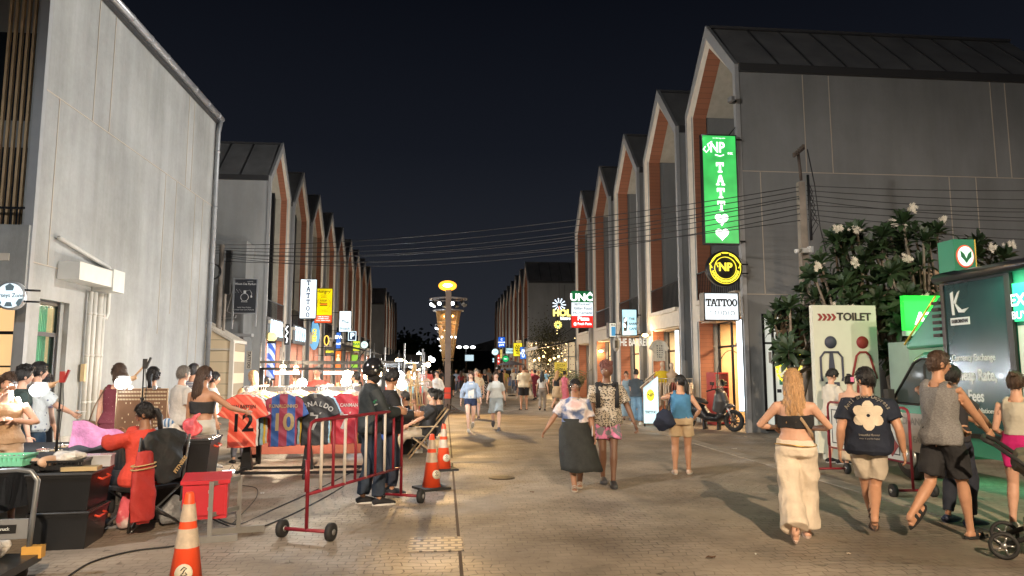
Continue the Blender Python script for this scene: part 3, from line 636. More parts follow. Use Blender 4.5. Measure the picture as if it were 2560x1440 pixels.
for q in ([(-.06, .09), (.06, .09), (.075, .17), (0, .22), (-.075, .17)], [(-.24, -.05), (-.17, -.06), (-.12, -.14), (-.17, -.2), (-.22, -.14)], [(.24, -.05), (.17, -.06), (.12, -.14), (.17, -.2), (.22, -.14)], [(-.07, -.2), (.07, -.2), (.04, -.12), (-.04, -.12)]):
    m.prism([(u*rr/.26, v*rr/.26) for u, v in q], -.045, -.035, 'y')
m.build('ball_pattern', mat('ball grey', (.22, .33, .4), .5, var=0), t)
# barber and tattoo fascia letters on the left row
t = thing('barber_sign', 'big white lit letters reading barber along the first left balcony', 'sign', (-7.52, 32.8, 3.42)); RZ = Matrix.Rotation(pi/2, 3, 'Z')
m = MB(); m.text('BARBER', 1.0, (0, 0, 0), R=RZ, bold=.01, sx=.66, depth=.03); m.build('lettering', emis('lettering cool', (.7, .88, 1), 1.3), t); m = MB(); m.span((-.1, -1.65, -.48), (-.03, 1.6, .48)); m.build('backing', FR, t)
t = thing('tattoo_sign', 'white lit letters reading tattoo along the second left balcony', 'sign', (-7.52, 38.1, 3.42))
m = MB(); m.text('TATTOO', 1.0, (0, 0, 0), R=RZ, bold=.01, sx=.66, depth=.03); m.build('lettering', emis('lettering cool', (.7, .88, 1), 1.3), t); m = MB(); m.span((-.1, -1.65, -.48), (-.03, 1.6, .48)); m.build('backing', FR, t)
t, w_, h = hang_sign('script_sign', 'narrow white neon emblem between the barber and tattoo letters', 712, 810, 722, 862, 34.6, FR, depth=.1, arms=False)
m = MB(); m.tube([(.05, -.02, .4), (-.06, -.02, .25), (.05, -.02, .1), (-.06, -.02, -.1), (.04, -.02, -.2), (.0, -.02, -.4)], .03, 6); m.build('lettering', LW, t)
t = thing('barber_pole', 'blue and white striped barber pole with a round yellow lamp on top', 'barber pole', onY(677, 905, 31.6)+Vector((0, 0, -.7)))
m = MB(); m.cyl((0, 0, 0), (0, 0, 1.5), .17, 20)
bp_ = patmat('barber stripes', 'DIAGONAL', (.85, .9, 1), (.02, .08, .6), 1.3, .4, lo=.48, hi=.52); bp_.node_tree.nodes['Principled BSDF'].inputs['Emission Strength'].default_value = .3; bp_.node_tree.nodes['Principled BSDF'].inputs['Emission Color'].default_value = (.3, .5, 1, 1)
m.build('pole', bp_, t); m = MB(); m.ball((0, 0, 1.78), (.22, .22, .2), 16, 10); m.build('globe', emis('globe yellow', (1, .8, .3), 1.4), t); m = MB(); m.cyl((0, 0, -.08), (0, 0, 0), .2, 16); m.cyl((0, 0, 1.5), (0, 0, 1.6), .2, 16); m.build('cap', FR, t)
t = thing('surfboard_sign', 'blue surfboard shaped sign with yellow lettering', 'sign', onY(786, 838, 42)); m = MB(); m.M = Matrix.Diagonal((.3, .06, .85, 1)); m.ball((0, 0, 0), 1, 16, 12); m.build('board', emis('surf blue', (.2, .5, .8), .8), t)
m = MB(); m.text('OXES', .3, (0, -.07, 0), R=Matrix.Rotation(pi/2, 3, 'Y'), bold=.05); m.build('lettering', LY, t)
t, w_, h = hang_sign('shop_board', 'pale blue shop board behind the surfboard sign', 774, 836, 797, 864, 42.6, emis('board ice', (.5, .7, .75), .75), arms=False); m = MB(); m.text('THAI MASSAGE', .1, (0, 0, 0)); m.text('OPEN', .12, (0, 0, -.2)); m.build('lettering', NAVY, t)
t, w_, h = hang_sign('hanging_board', 'grey hanging board with yellow script lettering', 812, 867, 836, 890, 43, mat('board grey', (.12, .12, .12), .6)); m = MB(); m.text('siam', .26, (0, 0, 0), bold=.02); m.build('lettering', LY, t)
t, w_, h = hang_sign('poster_sign', 'orange lit poster with a white shape in a shop window of the left row', 838, 877, 853, 925, 44.5, emis('poster orange', (.9, .2, .03), .8), arms=False); m = MB(); m.ball((0, -.02, 0), (.12, .02, .22), 10, 6); m.ball((0, -.02, .3), (.08, .02, .08), 8, 6); m.build('figure_shape', emis('poster cream', (1, .8, .5), .8), t)
t, w_, h = hang_sign('blue_board', 'blue lit shop board with white lettering under the beach sign', 840, 830, 852, 872, 45.5, emis('board blue', (.05, .2, .75), .8), arms=False); m = MB(); m.text('SPA', .28, (0, 0, .2), bold=.03); m.text('nail', .22, (0, 0, -.2), bold=.02); m.build('lettering', LW, t)
t, w_, h = hang_sign('yellow_lamp_sign', 'yellow oval neon sign on the left row above the script board', 811, 838, 822, 864, 43.8, FR, arms=False); m = MB()
m.tube([(.13*cos(a), -.03, .28*sin(a)) for a in [2*pi*k/16 for k in range(17)]], .035, 6); m.build('neon', emis('neon amber', (1, .6, .1), 1.5), t)
t, w_, h = hang_sign('green_board', 'green lit doorway board under the dark awning of the left row', 878, 886, 895, 925, 50, emis('board green', (.3, .6, .05), .6), arms=False); m = MB(); m.text('BAR', .2, (0, 0, 0), bold=.03); m.build('lettering', LY, t)
# black perfume banner on the annex
a = onY(583, 698, 29.2); b = onY(640, 782, 29.2)
t = thing('perfume_banner', 'black hanging banner with a white perfume bottle drawing', 'banner', ((a.x+b.x)/2, 29.2, (a.z+b.z)/2)); w_ = b.x-a.x; h = a.z-b.z
m = MB(); m.span((-w_/2+.08, 0, -h/2), (w_/2-.03, .03, h/2)); m.build('cloth', mat('banner black', (.03, .033, .04), .6, var=.05), t)
m = MB(); m.span((-w_/2, -.02, -h/2-.65), (-w_/2+.06, .04, h/2+.05)); m.span((w_/2-.02, -.02, -h/2-.55), (w_/2+.03, .04, h/2+.03)); m.span((-w_/2, -.01, h/2), (w_/2, .03, h/2+.03)); m.span((-w_/2, -.01, -h/2-.04), (w_/2, .03, -h/2)); m.build('frame', mat('silver frame', (.5, .52, .55), .3, .7, var=0), t)
m = MB(); P = [(.15*cos(a), -.012, -.05+.15*sin(a)) for a in [2*pi*k/18 for k in range(19)]]; m.tube(P, .01, 5)
m.tube([(-.09, -.012, -.2), (.09, -.012, -.2), (.12, -.012, -.24), (-.12, -.012, -.24), (-.09, -.012, -.2)], .009, 5); m.span((-.04, -.02, .1), (.05, -.005, .22)); m.tube([(.05, -.012, .2), (.2, -.012, .24), (.28, -.012, .1), (.26, -.012, .02)], .008, 5); m.ball((.26, -.012, -.02), (.04, .01, .05), 8, 5)
for k in range(7): m.box((-.12-.04*k, -.012, .2+.05*((k % 3)-1)), (.035, .006, .012), R=Matrix.Rotation(k, 3, 'Y'))
m.text('Moon De Parfum', .12, (.03, 0, h*.36), bold=.01); m.text('parfum bar', .05, (.2, 0, h*.44)); m.text('Lamb Head Parfum', .07, (0, 0, -h*.34)); m.text('Create Your Own Perfume', .07, (0, 0, -h*.41)); m.build('lettering', mat('banner white', (.6, .6, .6), .6, var=0), t)
m = MB(); m.tube([(-.3, 0, -.8), (-.4, .3, -.85), (-1.2, .4, -.9)], .02, 6); m.tube([(-.45, 0, .35), (-.6, .2, -.1), (-.75, .3, -.6), (-.5, .1, -.7)], .015, 6); m.build('cable', mat('cable white', (.5, .5, .5), .5), t)
t = thing('wooden_sign', 'small white framed vertical tattoo board beside the blue door', 'sign', onY(622, 900, 29.6)+Vector((0, 0, 0))); m = MB(); m.span((-.1, 0, -.36), (.1, .03, .36)); m.build('board', mat('white board', (.5, .45, .38), .6), t); m = MB(); m.text('TATTOO', .16, (0, 0, 0), R=Matrix.Rotation(pi/2, 3, 'Y'), bold=.02); m.build('lettering', INK, t)
# far right cluster of signs
t, rr = round_sign('round_sign', 'round white and blue lit sign far down the right side', 1238, 880, 9, 78, emis('ice round', (.7, .95, 1), 1.1), mat('silver rim', (.7, .72, .75), .3, .5), ['CAFE'], emis('ink blue lit', (.1, .4, .7), .4))
round_sign('round_sign', 'round green lit sign with white script above the parasol', 1264, 897, 9, 74, emis('green round', (.02, .5, .15), .9), FR, ['Siam'], LW)
def fs(name, label, box, Y, col, st, txt, ink, sz, **k):
    t, w_, h = hang_sign(name, label, *box, Y, emis('face '+label[:22], col, st), arms=False, **k); m = MB()
    n = len(txt)
    for i, s_ in enumerate(txt): m.text(s_, sz, (0, 0, h*.36*(1-2*(i+.5)/n)), bold=.02)
    m.build('lettering', ink, t)
fs('blue_sign', 'blue lit sign with white emblem high on the far right row', (1245, 842, 1263, 869), 72, (.02, .15, .75), .9, ['C', 'resort', 'park'], LW, .28)
fs('yellow_sign', 'large yellow lit sign with dark letters on the far right row', (1283, 857, 1306, 891), 71, (1, .8, .03), .95, ['AA', 'NN', 'MA', 'AL'], INK, .34)
fs('blue_sign', 'blue and red lit sign nearest the end wall of the far right row', (1300, 867, 1316, 898), 69, (.05, .2, .7), .9, ['oi', 'KO', 'U'], LW, .4)
fs('ice_sign', 'pale cyan lit sign with small letters left of the big yellow sign', (1264, 870, 1283, 884), 75, (.6, .9, .95), 1, ['Travel'], NAVY, .3)
fs('red_sign', 'narrow red lit sign low on the far right row', (1243, 886, 1250, 912), 80, (.9, .05, .03), .8, ['o', 'k'], LW, .3)
fs('thin_sign', 'narrow yellow lit sign beside the round green sign', (1250, 873, 1256, 896), 79, (1, .75, .2), .8, ['i', 'n', 'n'], INK, .25)
fs('small_sign', 'tiny pale lit sign at the far end of the right row', (1231, 895, 1236, 906), 92, (.6, .9, 1), 1, ['m'], NAVY, .3)
fs('peach_sign', 'cream lit sign behind the top of the big yellow sign', (1290, 850, 1305, 857), 72.5, (1, .75, .3), .8, ['hotel'], INK, .2)
# neon firework decorations and script on the end wall
for lb, px, py, r, col, c2 in (('white and blue neon burst hanging over the cafe garden', 1398, 762, 17, (.75, .88, 1), (.9, .2, .1)), ('yellow neon burst with a green stem hanging below the white one', 1395, 812, 10, (1, .85, .2), (.05, .9, .6))):
    Y = 47.; c = onY(px, py, Y); R_ = r*Y/1780; t = thing('neon_burst', lb, 'neon light', c); m = MB()
    for k in range(11):
        a = 2*pi*k/11; m.tube([(R_*.3*cos(a), 0, R_*.3*sin(a)), (R_*cos(a), 0, R_*sin(a))], [.02, .045], 6)
    m.build('rays', emis('neon '+lb[:6], col, 1.8), t)
    m = MB(); m.tube([(0, 0, -R_*.2), (0, 0, -R_*.9)], [.05, .02], 6); m.build('stem', emis('neonstem '+lb[:6], c2, 1.2), t)
    m = MB(); m.cyl((0, 0, R_), (0, 0, R_+1.6), .012, 5); m.build('wire', FR, t)
t = thing('neon_lettering', 'yellow neon name hanging between the neon bursts and the pizza sign', 'neon sign', onY(1412, 783, 47)); m = MB(); m.text('HOLA', .6, (0, 0, 0), bold=.05, depth=.05); m.build('lettering', emis('neon yellow', (1, .8, .05), 1.5), t); m = MB(); m.text('bistro', .3, (.05, 0, -.35), bold=.03, depth=.04); m.build('small_lettering', LW, t); m = MB(); m.cyl((0, 0, .25), (0, 0, 1.9), .012, 5); m.build('wire', FR, t)
# ================================================================ lamp tower in the street, repeated down the axis
RAT = mat('rattan rods', (.55, .33, .13), .6, var=.3, scale=20)
def tower():
    t = thing('lamp_tower', 'nearest lamp tower with a woven basket, spotlight ring and orange street lamp', 'lamp tower', (.13, 28.1, 0), group='basket lamp towers along the street axis')
    m = MB(); m.span((-.11, -.11, 0), (.11, .11, 4.75)); m.span((-.1, -.1, 4.75), (.1, .1, 4.9))
    for a in range(4): m.box((.28*cos(a*pi/2), .28*sin(a*pi/2), .06), (.5, .06, .05), rz=a*pi/2)
    for a in range(4): m.tube([(.1*cos(a*pi/2), .1*sin(a*pi/2), .3), (.45*cos(a*pi/2), .45*sin(a*pi/2), .03)], .03, 6)
    p = m.build('post', mat('post brown', (.17, .125, .1), .55, .2, bump=.1), t)
    for z in (.75, .52):
        m = MB(); m.span((-.12, -.15, z), (.12, -.141, z+.2)); m.build('red_reflector', mat('reflector red', (.8, .05, .02), .35, var=0), p)
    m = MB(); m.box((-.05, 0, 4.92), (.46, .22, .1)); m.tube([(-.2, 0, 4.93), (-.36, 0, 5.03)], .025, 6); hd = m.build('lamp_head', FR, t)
    m = MB(); m.ball((-.04, -.02, 4.93), (.36, .16, .21), 16, 10); m.build('sodium_halo', emis('sodium', (1, .4, .03), 2.), hd); m = MB(); m.ball((-.04, -.14, 4.93), (.19, .08, .075), 16, 10); m.build('sodium_core', emis('sodium core', (1, .85, .5), 12), hd)  # orange shell added to imitate the glow around the lamp core
    # two rings
    for z, r in ((4.45, .76), (3.98, .62)):
        m = MB(); n = 40
        m.lathe([(r-.05, z), (r, z), (r, z+.05), (r-.05, z+.05)], (0, .75, 0), 48, cap=False)
        for a in range(4): m.tube([(0, .75 if a % 2 else .14, z+.02), ((r-.02)*cos(a*pi/2), .75+(r-.02)*sin(a*pi/2), z+.02)], .02, 6)
        m.build('ring', mat('ring steel', (.3, .3, .32), .35, .6, var=0), t)
    for k in range(8):
        a = 2*pi*(k+.3)/8; c = Vector((.66*cos(a), .75+.66*sin(a), 4.28)); d = Vector((.35*cos(a), -.5+.35*sin(a), -.5)).normalized()
        m = MB(); m.tube([c-d*.1, c+d*.08], [.055, .09], 12); m.cyl(c-d*.05, (c.x, c.y, 4.46), .015, 6); s_ = m.build('spotlight', FR, t)
        m = MB(); m.tube([c+d*.081, c+d*.09], .08, 12); m.build('lens', emis('spot lens', (.92, .96, 1), 6) if k in (3, 4, 5, 6) else mat('lens off', (.2, .22, .25), .2, var=0), s_)
    # basket
    m = MB(); rnd = random.Random(5)
    for k in range(56):
        a = 2*pi*k/56; j = rnd.uniform(-.02, .02); m.tube([(.47*cos(a+j), .75+.47*sin(a+j), 3.98), (.36*cos(a), .75+.36*sin(a), 3.2), (.2*cos(a-j), .75+.2*sin(a-j), 2.1)], [.016, .014, .01], 5)
    m.build('basket_rods', RAT, t)
    m = MB()
    for k in range(6):
        a = 2*pi*k/6+.3; m.tube([(.5*cos(a), .75+.5*sin(a), 3.98), (.21*cos(a), .75+.21*sin(a), 2.1)], .028, 6)
    for z, r in ((3.55, .43), (3.4, .41), (2.6, .3), (2.0, .22)): m.lathe([(r-.02, z), (r+.015, z), (r+.015, z+.04), (r-.02, z+.04)], (0, .75, 0), 28, cap=False)
    m.build('basket_frame', mat('rattan frame', (.6, .4, .18), .5, var=.2), t)
    m = MB()
    for k in range(3):
        a = 2*pi*k/3+.3; m.tube([(.2*cos(a), .75+.2*sin(a), 2.2), (.13*cos(a), .75+.13*sin(a), 0)], .03, 6)
    m.build('leg_frame', FR, t)
    m = MB(); m.ball((-.1, .55, 3.85), .06, 10, 8); m.ball((.18, .6, 3.78), .05, 10, 8); m.build('basket_bulb', emis('bulb orange', (1, .6, .2), 12), t)
    for x, y in ((-.24, .35), (-.05, .3), (.14, .3), (.3, .4)):
        m = MB(); m.ball((x, y, 2.92), .035, 8, 6); m.build('small_bulb', emis('bulb cool', (.9, .95, 1), 9), t)
    lamp('basket_light', 'POINT', (0, .75, 3.5), 34, (1, .66, .3), .1, t)
    for sx in (-1, 1): lamp('ring_light', 'SPOT', (sx*.85, .6, 4.3), 900, (1, .88, .74), .2, t, rot=(0, sx*radians(-82), 0), spot=2.75, blend=.7)
    return t
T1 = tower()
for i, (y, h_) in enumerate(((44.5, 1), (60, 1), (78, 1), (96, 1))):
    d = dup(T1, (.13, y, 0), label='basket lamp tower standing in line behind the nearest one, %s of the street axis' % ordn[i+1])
lamp('sodium_light', 'SPOT', (0, -.45, 4.95), 2300, (1, .6, .22), .12, T1, rot=(radians(-52), 0, 0), spot=1.7, blend=.7)
for px, py, Y, lb in ((1165, 868, 84, 'white two headed street lamp left of the dark far trees'), ):
    a = onY(px, py, Y); t = thing('street_lamp', lb, 'street lamp', (a.x, Y, 0)); m = MB(); m.cyl((0, 0, 0), (0, 0, a.z), .07, 8); m.cyl((-.8, 0, a.z-.1), (.8, 0, a.z-.1), .04, 6); m.build('pole', FR, t)
    for x in (-.8, 0, .8):
        m = MB(); m.ball((x, -.1, a.z), (.3, .15, .16), 10, 6); m.build('lamp_head', emis('bulb cool2', (.95, .97, 1), 6), t)
    m = MB(); m.span((-.1, -.15, a.z-1.6), (.9, -.1, a.z-.9)); m.build('sign_plate', emis('plate ice', (.6, .8, .9), .8), t)
# ================================================================ utility poles and cables
def wires(name, label, runs, r=.012, m_=None):
    t = MB()
    for a, b, sag in runs:
        a, b = Vector(a), Vector(b); P = []
        for k in range(17):
            u = k/16; p = a.lerp(b, u); p.z -= sag*4*u*(1-u); P.append(p)
        t.tube(P, r, 5)
    o = t.build(name, m_ or mat('black cable', (.012, .012, .014), .5, var=0)); return tag(o, label, 'cable')
CON = mat('concrete pole', (.24, .205, .17), .7, var=.3, scale=3, bump=.3)
pb = (8.0, 15.1, 0)
t = thing('utility_pole', 'concrete utility pole with lamp bar and camera before the big grey right wall', 'utility pole', pb)
m = MB(); m.loft([[(a*.115*f, b*.11*f, z) for a, b in ((-1, -1), (1, -1), (1, 1), (-1, 1))] for z, f in ((0, 1), (3, .82), (5.85, .6))], smooth=False); m.build('pole', CON, t)
for dz, rr in ((5.9, .02), (5.6, .02)): pass
m = MB(); m.cyl((.02, 0, 5.9), (-.02, 0, 6.55), .035, 8); m.tube([(-.18, -.1, 6.42), (.18, .1, 6.68)], .03, 6)
for k in range(5): m.box((-.16+.08*k, -.08+.045*k, 6.47+.065*k), (.05, .06, .08))
m.build('insulator_bar', mat('dark iron', (.08, .06, .05), .6, .3), t)
m = MB(); m.box((-.08, -.2, 4.25), (.2, .1, .1)); m.cyl((-.18, -.22, 4.25), (-.32, -.25, 4.22), .045, 10); m.box((.05, -.2, 4.27), (.09, .12, .14)); m.build('camera', mat('camera white', (.7, .7, .68), .4), t)
m = MB(); m.tube([(.13, -.1, 6.0), (.13, -.12, 4.5)], .03, 6)
for k in range(6): m.tube([(.1, -.12, 5.9-.15*k), (.2+.02*k, -.14, 5.6-.15*k), (.12, -.12, 5.3-.15*k)], .01, 5)
m.tube([(.15, -.1, 6.6), (.28, -.1, 5.8), (.35, -.12, 4.8), (.45, -.15, 4.2)], .012, 5)
m.build('loose_cable', mat('black cable', (.012, .012, .014), .5, var=0), t)
lp = onY(552, 690, 26.5)
t = thing('utility_pole', 'thin dark utility pole with a coil of cable by the dark alley on the left', 'utility pole', (lp.x, 26.5, 0))
zt = onY(548, 612, 26.5).z
m = MB(); m.cyl((0, 0, 0), (0, 0, zt), .09, 8); m.cyl((.18, 0, 2.5), (.18, 0, zt-.6), .05, 6); m.build('pole', CON, t)
m = MB(); m.tube([(-.25+.28*cos(a), -.1, zt-1+.28*sin(a)) for a in [2*pi*k/20 for k in range(21)]], .02, 5); m.tube([(-.25+.25*cos(a), -.13, zt-1+.27*sin(a)) for a in [2*pi*k/20 for k in range(21)]], .02, 5); m.build('cable_coil', FR, t)
m = MB(); m.box((.25, .05, zt-1.0), (.18, .2, 1.6)); m.build('switch_box', FR, t)
rt = Vector((8.0, 15.0, 0)); runs = []
for i, (zr, zl, sag) in enumerate(((5.72, .0, .35), (5.62, -.12, .42), (5.5, -.2, .5), (5.45, -.3, .55), (5.3, -.34, .5), (5.22, -.4, .62), (5.1, -.45, .7), (4.95, -.6, .4))):
    runs.append(((8.0-.1, 15.0, zr), (lp.x+.05, 26.5, zt+zl), sag))
wires('overhead_cables', 'bundle of black overhead cables crossing the street from pole to pole', runs, .010)
runs = []
for i in range(8):
    runs.append(((8.08, 15.0, 5.75-.11*i), (20, 10.5+.1*i, 5.35-.1*i), .3+.09*(i % 4)))
wires('overhead_cables', 'black overhead cables running right from the concrete pole behind the blossom tree', runs, .008)
wires('overhead_cables', 'black cables running left from the thin pole behind the pale building', [((lp.x, 26.5, zt-.1*i), (lp.x-6, 24, zt-.3-.12*i), .1) for i in range(4)], .012)
# ================================================================ people
def remesh(mb, vox, name, smooth=2, fold=0., seed=0):
    """fuse the overlapping lofts of mb into one continuous surface; returns (verts, faces)"""
    me = bpy.data.meshes.new('tmp'); me.from_pydata([tuple(p) for p in mb.v], [], mb.f)
    bm = bmesh.new(); bm.from_mesh(me); bmesh.ops.recalc_face_normals(bm, faces=bm.faces); bm.to_mesh(me); bm.free()
    o = bpy.data.objects.new('tmp', me); COL.objects.link(o)
    r = o.modifiers.new('r', 'REMESH'); r.mode = 'VOXEL'; r.voxel_size = vox
    s = o.modifiers.new('s', 'SMOOTH'); s.factor = .5; s.iterations = smooth
    dg = bpy.context.evaluated_depsgraph_get(); m2 = bpy.data.meshes.new_from_object(o.evaluated_get(dg))
    bpy.data.objects.remove(o); bpy.data.meshes.remove(me)
    if fold > 0:
        rnd = random.Random(seed); W = [(Vector((rnd.gauss(0, 1), rnd.gauss(0, 1), rnd.gauss(0, .45))).normalized()*rnd.uniform(22, 60), rnd.uniform(0, 6), rnd.uniform(.4, 1)) for _ in range(7)]
        ns = [v.normal.copy() for v in m2.vertices]
        for v, n in zip(m2.vertices, ns):
            p = v.co; d = 0
            for k, ph, a in W: d += a*(1-2.4*abs(sin((p.x*k.x+p.y*k.y+p.z*k.z+ph)*.42)))
            v.co = p+n*((d*.4+.7)*fold)
    vs = [tuple(v.co) for v in m2.vertices]; fs = [tuple(p.vertices) for p in m2.polygons]; bpy.data.meshes.remove(m2)
    return vs, fs
def fused(mb, vox, name, m, parent, **k):
    vs, fs = remesh(mb, vox, name, **k); o = MB(); o.add(vs, fs, True); return o.build(name, m, parent, recalc=False)
def ik(a, b, l1, l2, pole):
    """two-bone joint position between a and b"""
    a, b = Vector(a), Vector(b); d = b-a; L = d.length
    if L > (l1+l2)*.998: b = a+d*((l1+l2)*.998/L); d = b-a; L = d.length
    if L < abs(l1-l2)+.02: L = abs(l1-l2)+.02
    n = d.normalized(); x = (l1*l1-l2*l2+L*L)/(2*L); h = math.sqrt(max(0, l1*l1-x*x))
    p = Vector(pole); p = p-n*p.dot(n); p.normalize()
    return a+n*x+p*h, b
SK = {'light': (.62, .36, .25), 'tan': (.50, .265, .16), 'brown': (.30, .15, .085), 'dark': (.17, .085, .05), 'pale': (.70, .45, .34)}
def skin(k): return mat('skin '+k, SK[k], .5, var=.08, scale=12, bump=.05)
def hairm(c, k): return mat('hair '+k, c, .45, var=.35, scale=30, bump=.7, bscale=50, stretch=(3, 3, .35))
HC = {'black': (.012, .01, .01), 'brown': (.06, .032, .018), 'blond': (.48, .28, .13), 'grey': (.2, .18, .16), 'red': (.12, .045, .025), 'auburn': (.16, .06, .05)}
def add_head(m, c, R, s, look):
    """m gets skin 0, white 1, dark 2, lips 3; c = head centre, R = 3x3 head rotation"""
    N, K = 22, 16; rings = []
    for i in range(K+1):
        th = pi*i/K; th = min(max(th, .03), pi-.03); z = -cos(th); row = []
        for k in range(N):
            a = 2*pi*k/N; x = sin(th)*cos(a); y = sin(th)*sin(a)
            px, py, pz = x*.074, y*.092, z*.118
            if z < 0: px *= 1-.34*(-z)**1.4; py *= 1-.22*(-z)**2
            if y < 0: py *= 1.06
            if y > .5 and z < .25:
                py += .02*math.exp(-(x/.16)**2-((z+.1)/.16)**2)      # nose
                py -= .010*math.exp(-((abs(x)-.42)/.2)**2-((z-.12)/.14)**2)   # sockets
                py += .006*math.exp(-(x/.3)**2-((z+.46)/.1)**2)     # mouth
                py += .008*math.exp(-(x/.3)**2-((z+.78)/.15)**2)    # chin
            row.append(c+R@Vector((px, py, pz))*s)
        rings.append(row)
    m.mi = 0; m.loft(rings)
    def blob(p, r, mi): 
        sv = m.M; m.M = m.M @ Matrix.Translation(c) @ R.to_4x4() @ Matrix.Scale(s, 4); m.mi = mi; m.ball(p, r, 8, 6); m.M = sv
    for sx in (-1, 1):
        blob((sx*.077, -.005, -.01), (.012, .02, .032), 0)
        blob((sx*.031, .078, .014), (.014, .009, .007), 1); blob((sx*.031, .0845, .014), (.006, .005, .006), 2)
        blob((sx*.032, .083, .032), (.018, .006, .0035), 2)
    blob((0, .098, -.022), (.013, .012, .012), 0)
    blob((0, .084, -.053), (.024, .01, .008), 3)
    m.mi = 0
def add_hand(m, w, d, side, curl, s, palm=None, thumbin=None):
    """w wrist, d forearm direction, side +1 right; palm = normal direction the palm faces"""
    d = Vector(d).normalized(); pn = Vector(palm) if palm else Vector((-side, .25, 0)); pn = (pn-d*pn.dot(d)).normalized(); ac = d.cross(pn)
    w = Vector(w); L = .085*s; m.mi = 0
    if ac.y < 0 and abs(d.z) > .5: ac = -ac           # thumb side forward
    m.tube([w-d*.015*s, w+d*.03*s, w+d*.065*s, w+d*L], [(.014*s, .022*s), (.0145*s, .036*s), (.014*s, .041*s), (.011*s, .037*s)], 10, up=pn)
    for k, (o, l) in enumerate(((.03, .068), (.0105, .078), (-.0095, .073), (-.028, .056))):
        p = w+d*(L-.004)+ac*o*s; l *= s; c1 = curl*(.55+.08*k); q = p; dd = d; P = [p]; a = 0
        for j, f in enumerate((.45, .32, .23)):
            a += c1*(1 if j else .7); dd = (d*cos(a)+pn*sin(a)); q = q+dd*l*f; P.append(q)
        m.tube(P, [.0095*s, .009*s, .0082*s, .0065*s], 6)
    p = w+d*.022*s+ac*.03*s; t1 = (d*.55+ac*.75+pn*.35*(1+curl)).normalized(); q = p+t1*.036*s; t2 = (d*.9+ac*.25+pn*.5*(curl+.2)).normalized(); m.tube([p-t1*.012*s, p, q, q+t2*.03*s], [.013*s, .013*s, .0105*s, .008*s], 6)
def person(label, loc, yaw, H=1.7, group=None, sk='tan', w=1., fem=False, hair=('short', 'black'), top=None, bottom=None, shoes=None, rf=None, lf=None, rh=None, lh=None,
           ph=.92, lean=0., turn=0., look=0., nod=0., curl=.5, vox=.012, rfp=0., lfp=0., rfy=0., lfy=0., palm=None, elbow=None, kpole=None, belly=0., extras=None, sit=False, headz=0.):
    """local frame: +y forward, +x to the right of the figure; targets in figure metres for a 1.75 m body"""
    t = thing('person', label, 'person', loc, yaw, group); k = H/1.75; V = lambda x, y, z: Vector((x, y, z))*k
    vox *= max(1, k*.9) if k > .8 else 1
    hw = (.095 if fem else .09)*(1+.45*(w-1)); hip = [V(sx*hw, 0, ph) for sx in (1, -1)]
    ft = [V(*(rf or (.11, 0, .08))), V(*(lf or (-.11, 0, .08)))]
    kp = kpole or (0, 1, 0.05); knee = []
    for i in (0, 1):
        kn, ft[i] = ik(hip[i], ft[i], .43*k, .42*k, kp); knee.append(kn)
    RL = Matrix.Rotation(-lean, 3, 'X') @ Matrix.Rotation(turn, 3, 'Z'); pc = V(0, 0, ph)
    T = lambda p: pc+RL@(Vector(p)*k-V(0, 0, .95))
    shw = (.165 if fem else .19)*(1+.35*(w-1))
    sh = [T((sx*shw*.97, -.005, 1.385)) for sx in (1, -1)]
    hands = [Vector(rh or (.24, .08, .80))*k, Vector(lh or (-.24, .08, .80))*k]; el = []
    for i in (0, 1):
        sx = 1 if i == 0 else -1; po = (elbow[i] if elbow else None) or (sx*.35, -1, -.3)
        e, hands[i] = ik(sh[i], hands[i], .285*k, .25*k, po); el.append(e)
    # ---- body
    def ring(z, rx, ry, y=0, f=1., n=20):
        return [T((rx*f*cos(2*pi*q/n), y+ry*f*sin(2*pi*q/n), z)) for q in range(n)]
    hipw = (.178 if fem else .165)*(1+.9*(w-1)); wst = (.125 if fem else .142)*(1+1.3*(w-1)); ch = (.145 if fem else .168)*(1+.9*(w-1)); dp = 1+1.1*(w-1)
    TOR = [(.86, hipw*.72, .085*dp, 0), (.90, hipw*.95, .115*dp, -.012), (.97, hipw, .122*dp, -.014), (1.05, (hipw+wst)/2, .108*dp+belly*.6, belly*.4), (1.12, wst, .098*dp+belly, belly*.5), (1.2, (wst+ch)/2, .10*dp+belly*.5, belly*.3), (1.29, ch, .112*dp+(.018 if fem else 0), .012 if fem else 0), (1.36, ch*1.02, .108*dp, 0), (1.405, shw*.88, .088*dp, -.005), (1.445, shw*.52, .068, -.008), (1.48, .066, .06, -.005)]
    def torso(m, z0, z1, grow, f=1.):
        zs = sorted(set([z0]+[r[0] for r in TOR if z0 < r[0] < z1]+[z1])); R_ = []
        for z in zs:
            for a, b in zip(TOR, TOR[1:]):
                if a[0]-1e-6 <= z <= b[0]+1e-6:
                    u = (z-a[0])/(b[0]-a[0]); q = [a[j]+(b[j]-a[j])*u for j in range(4)]; break
            else: q = list(TOR[0] if z < TOR[0][0] else TOR[-1])
            flare = grow+(f-1)*.25*max(0, 1.25-z)
            R_.append(ring(z, q[1]+flare, q[2]+flare, q[3]))
        m.loft(R_)
    fat = 1+.75*(w-1); mb = MB(); torso(mb, .86, 1.48, 0)
    mb.tube([T((0, -.01, 1.44)), T((0, .0, 1.5)), T((0, .012, 1.58))], [.062*k*fat, .054*k*fat, .052*k*fat], 12)
    ua = (.040 if fem else .047)*fat*k
    for i in (0, 1):
        a, b, c = sh[i], el[i], hands[i]; ins = T((0, 0, 1.40)); a0 = a.lerp(ins, .3)
        mb.tube([a0, a, a.lerp(b, .3), b, b.lerp(c, .25), c], [ua*1.2, ua*1.25, ua*1.08, ua*.82, ua*.85, .025*k], 12)
    th = .082*fat*k*(1.06 if fem else 1)
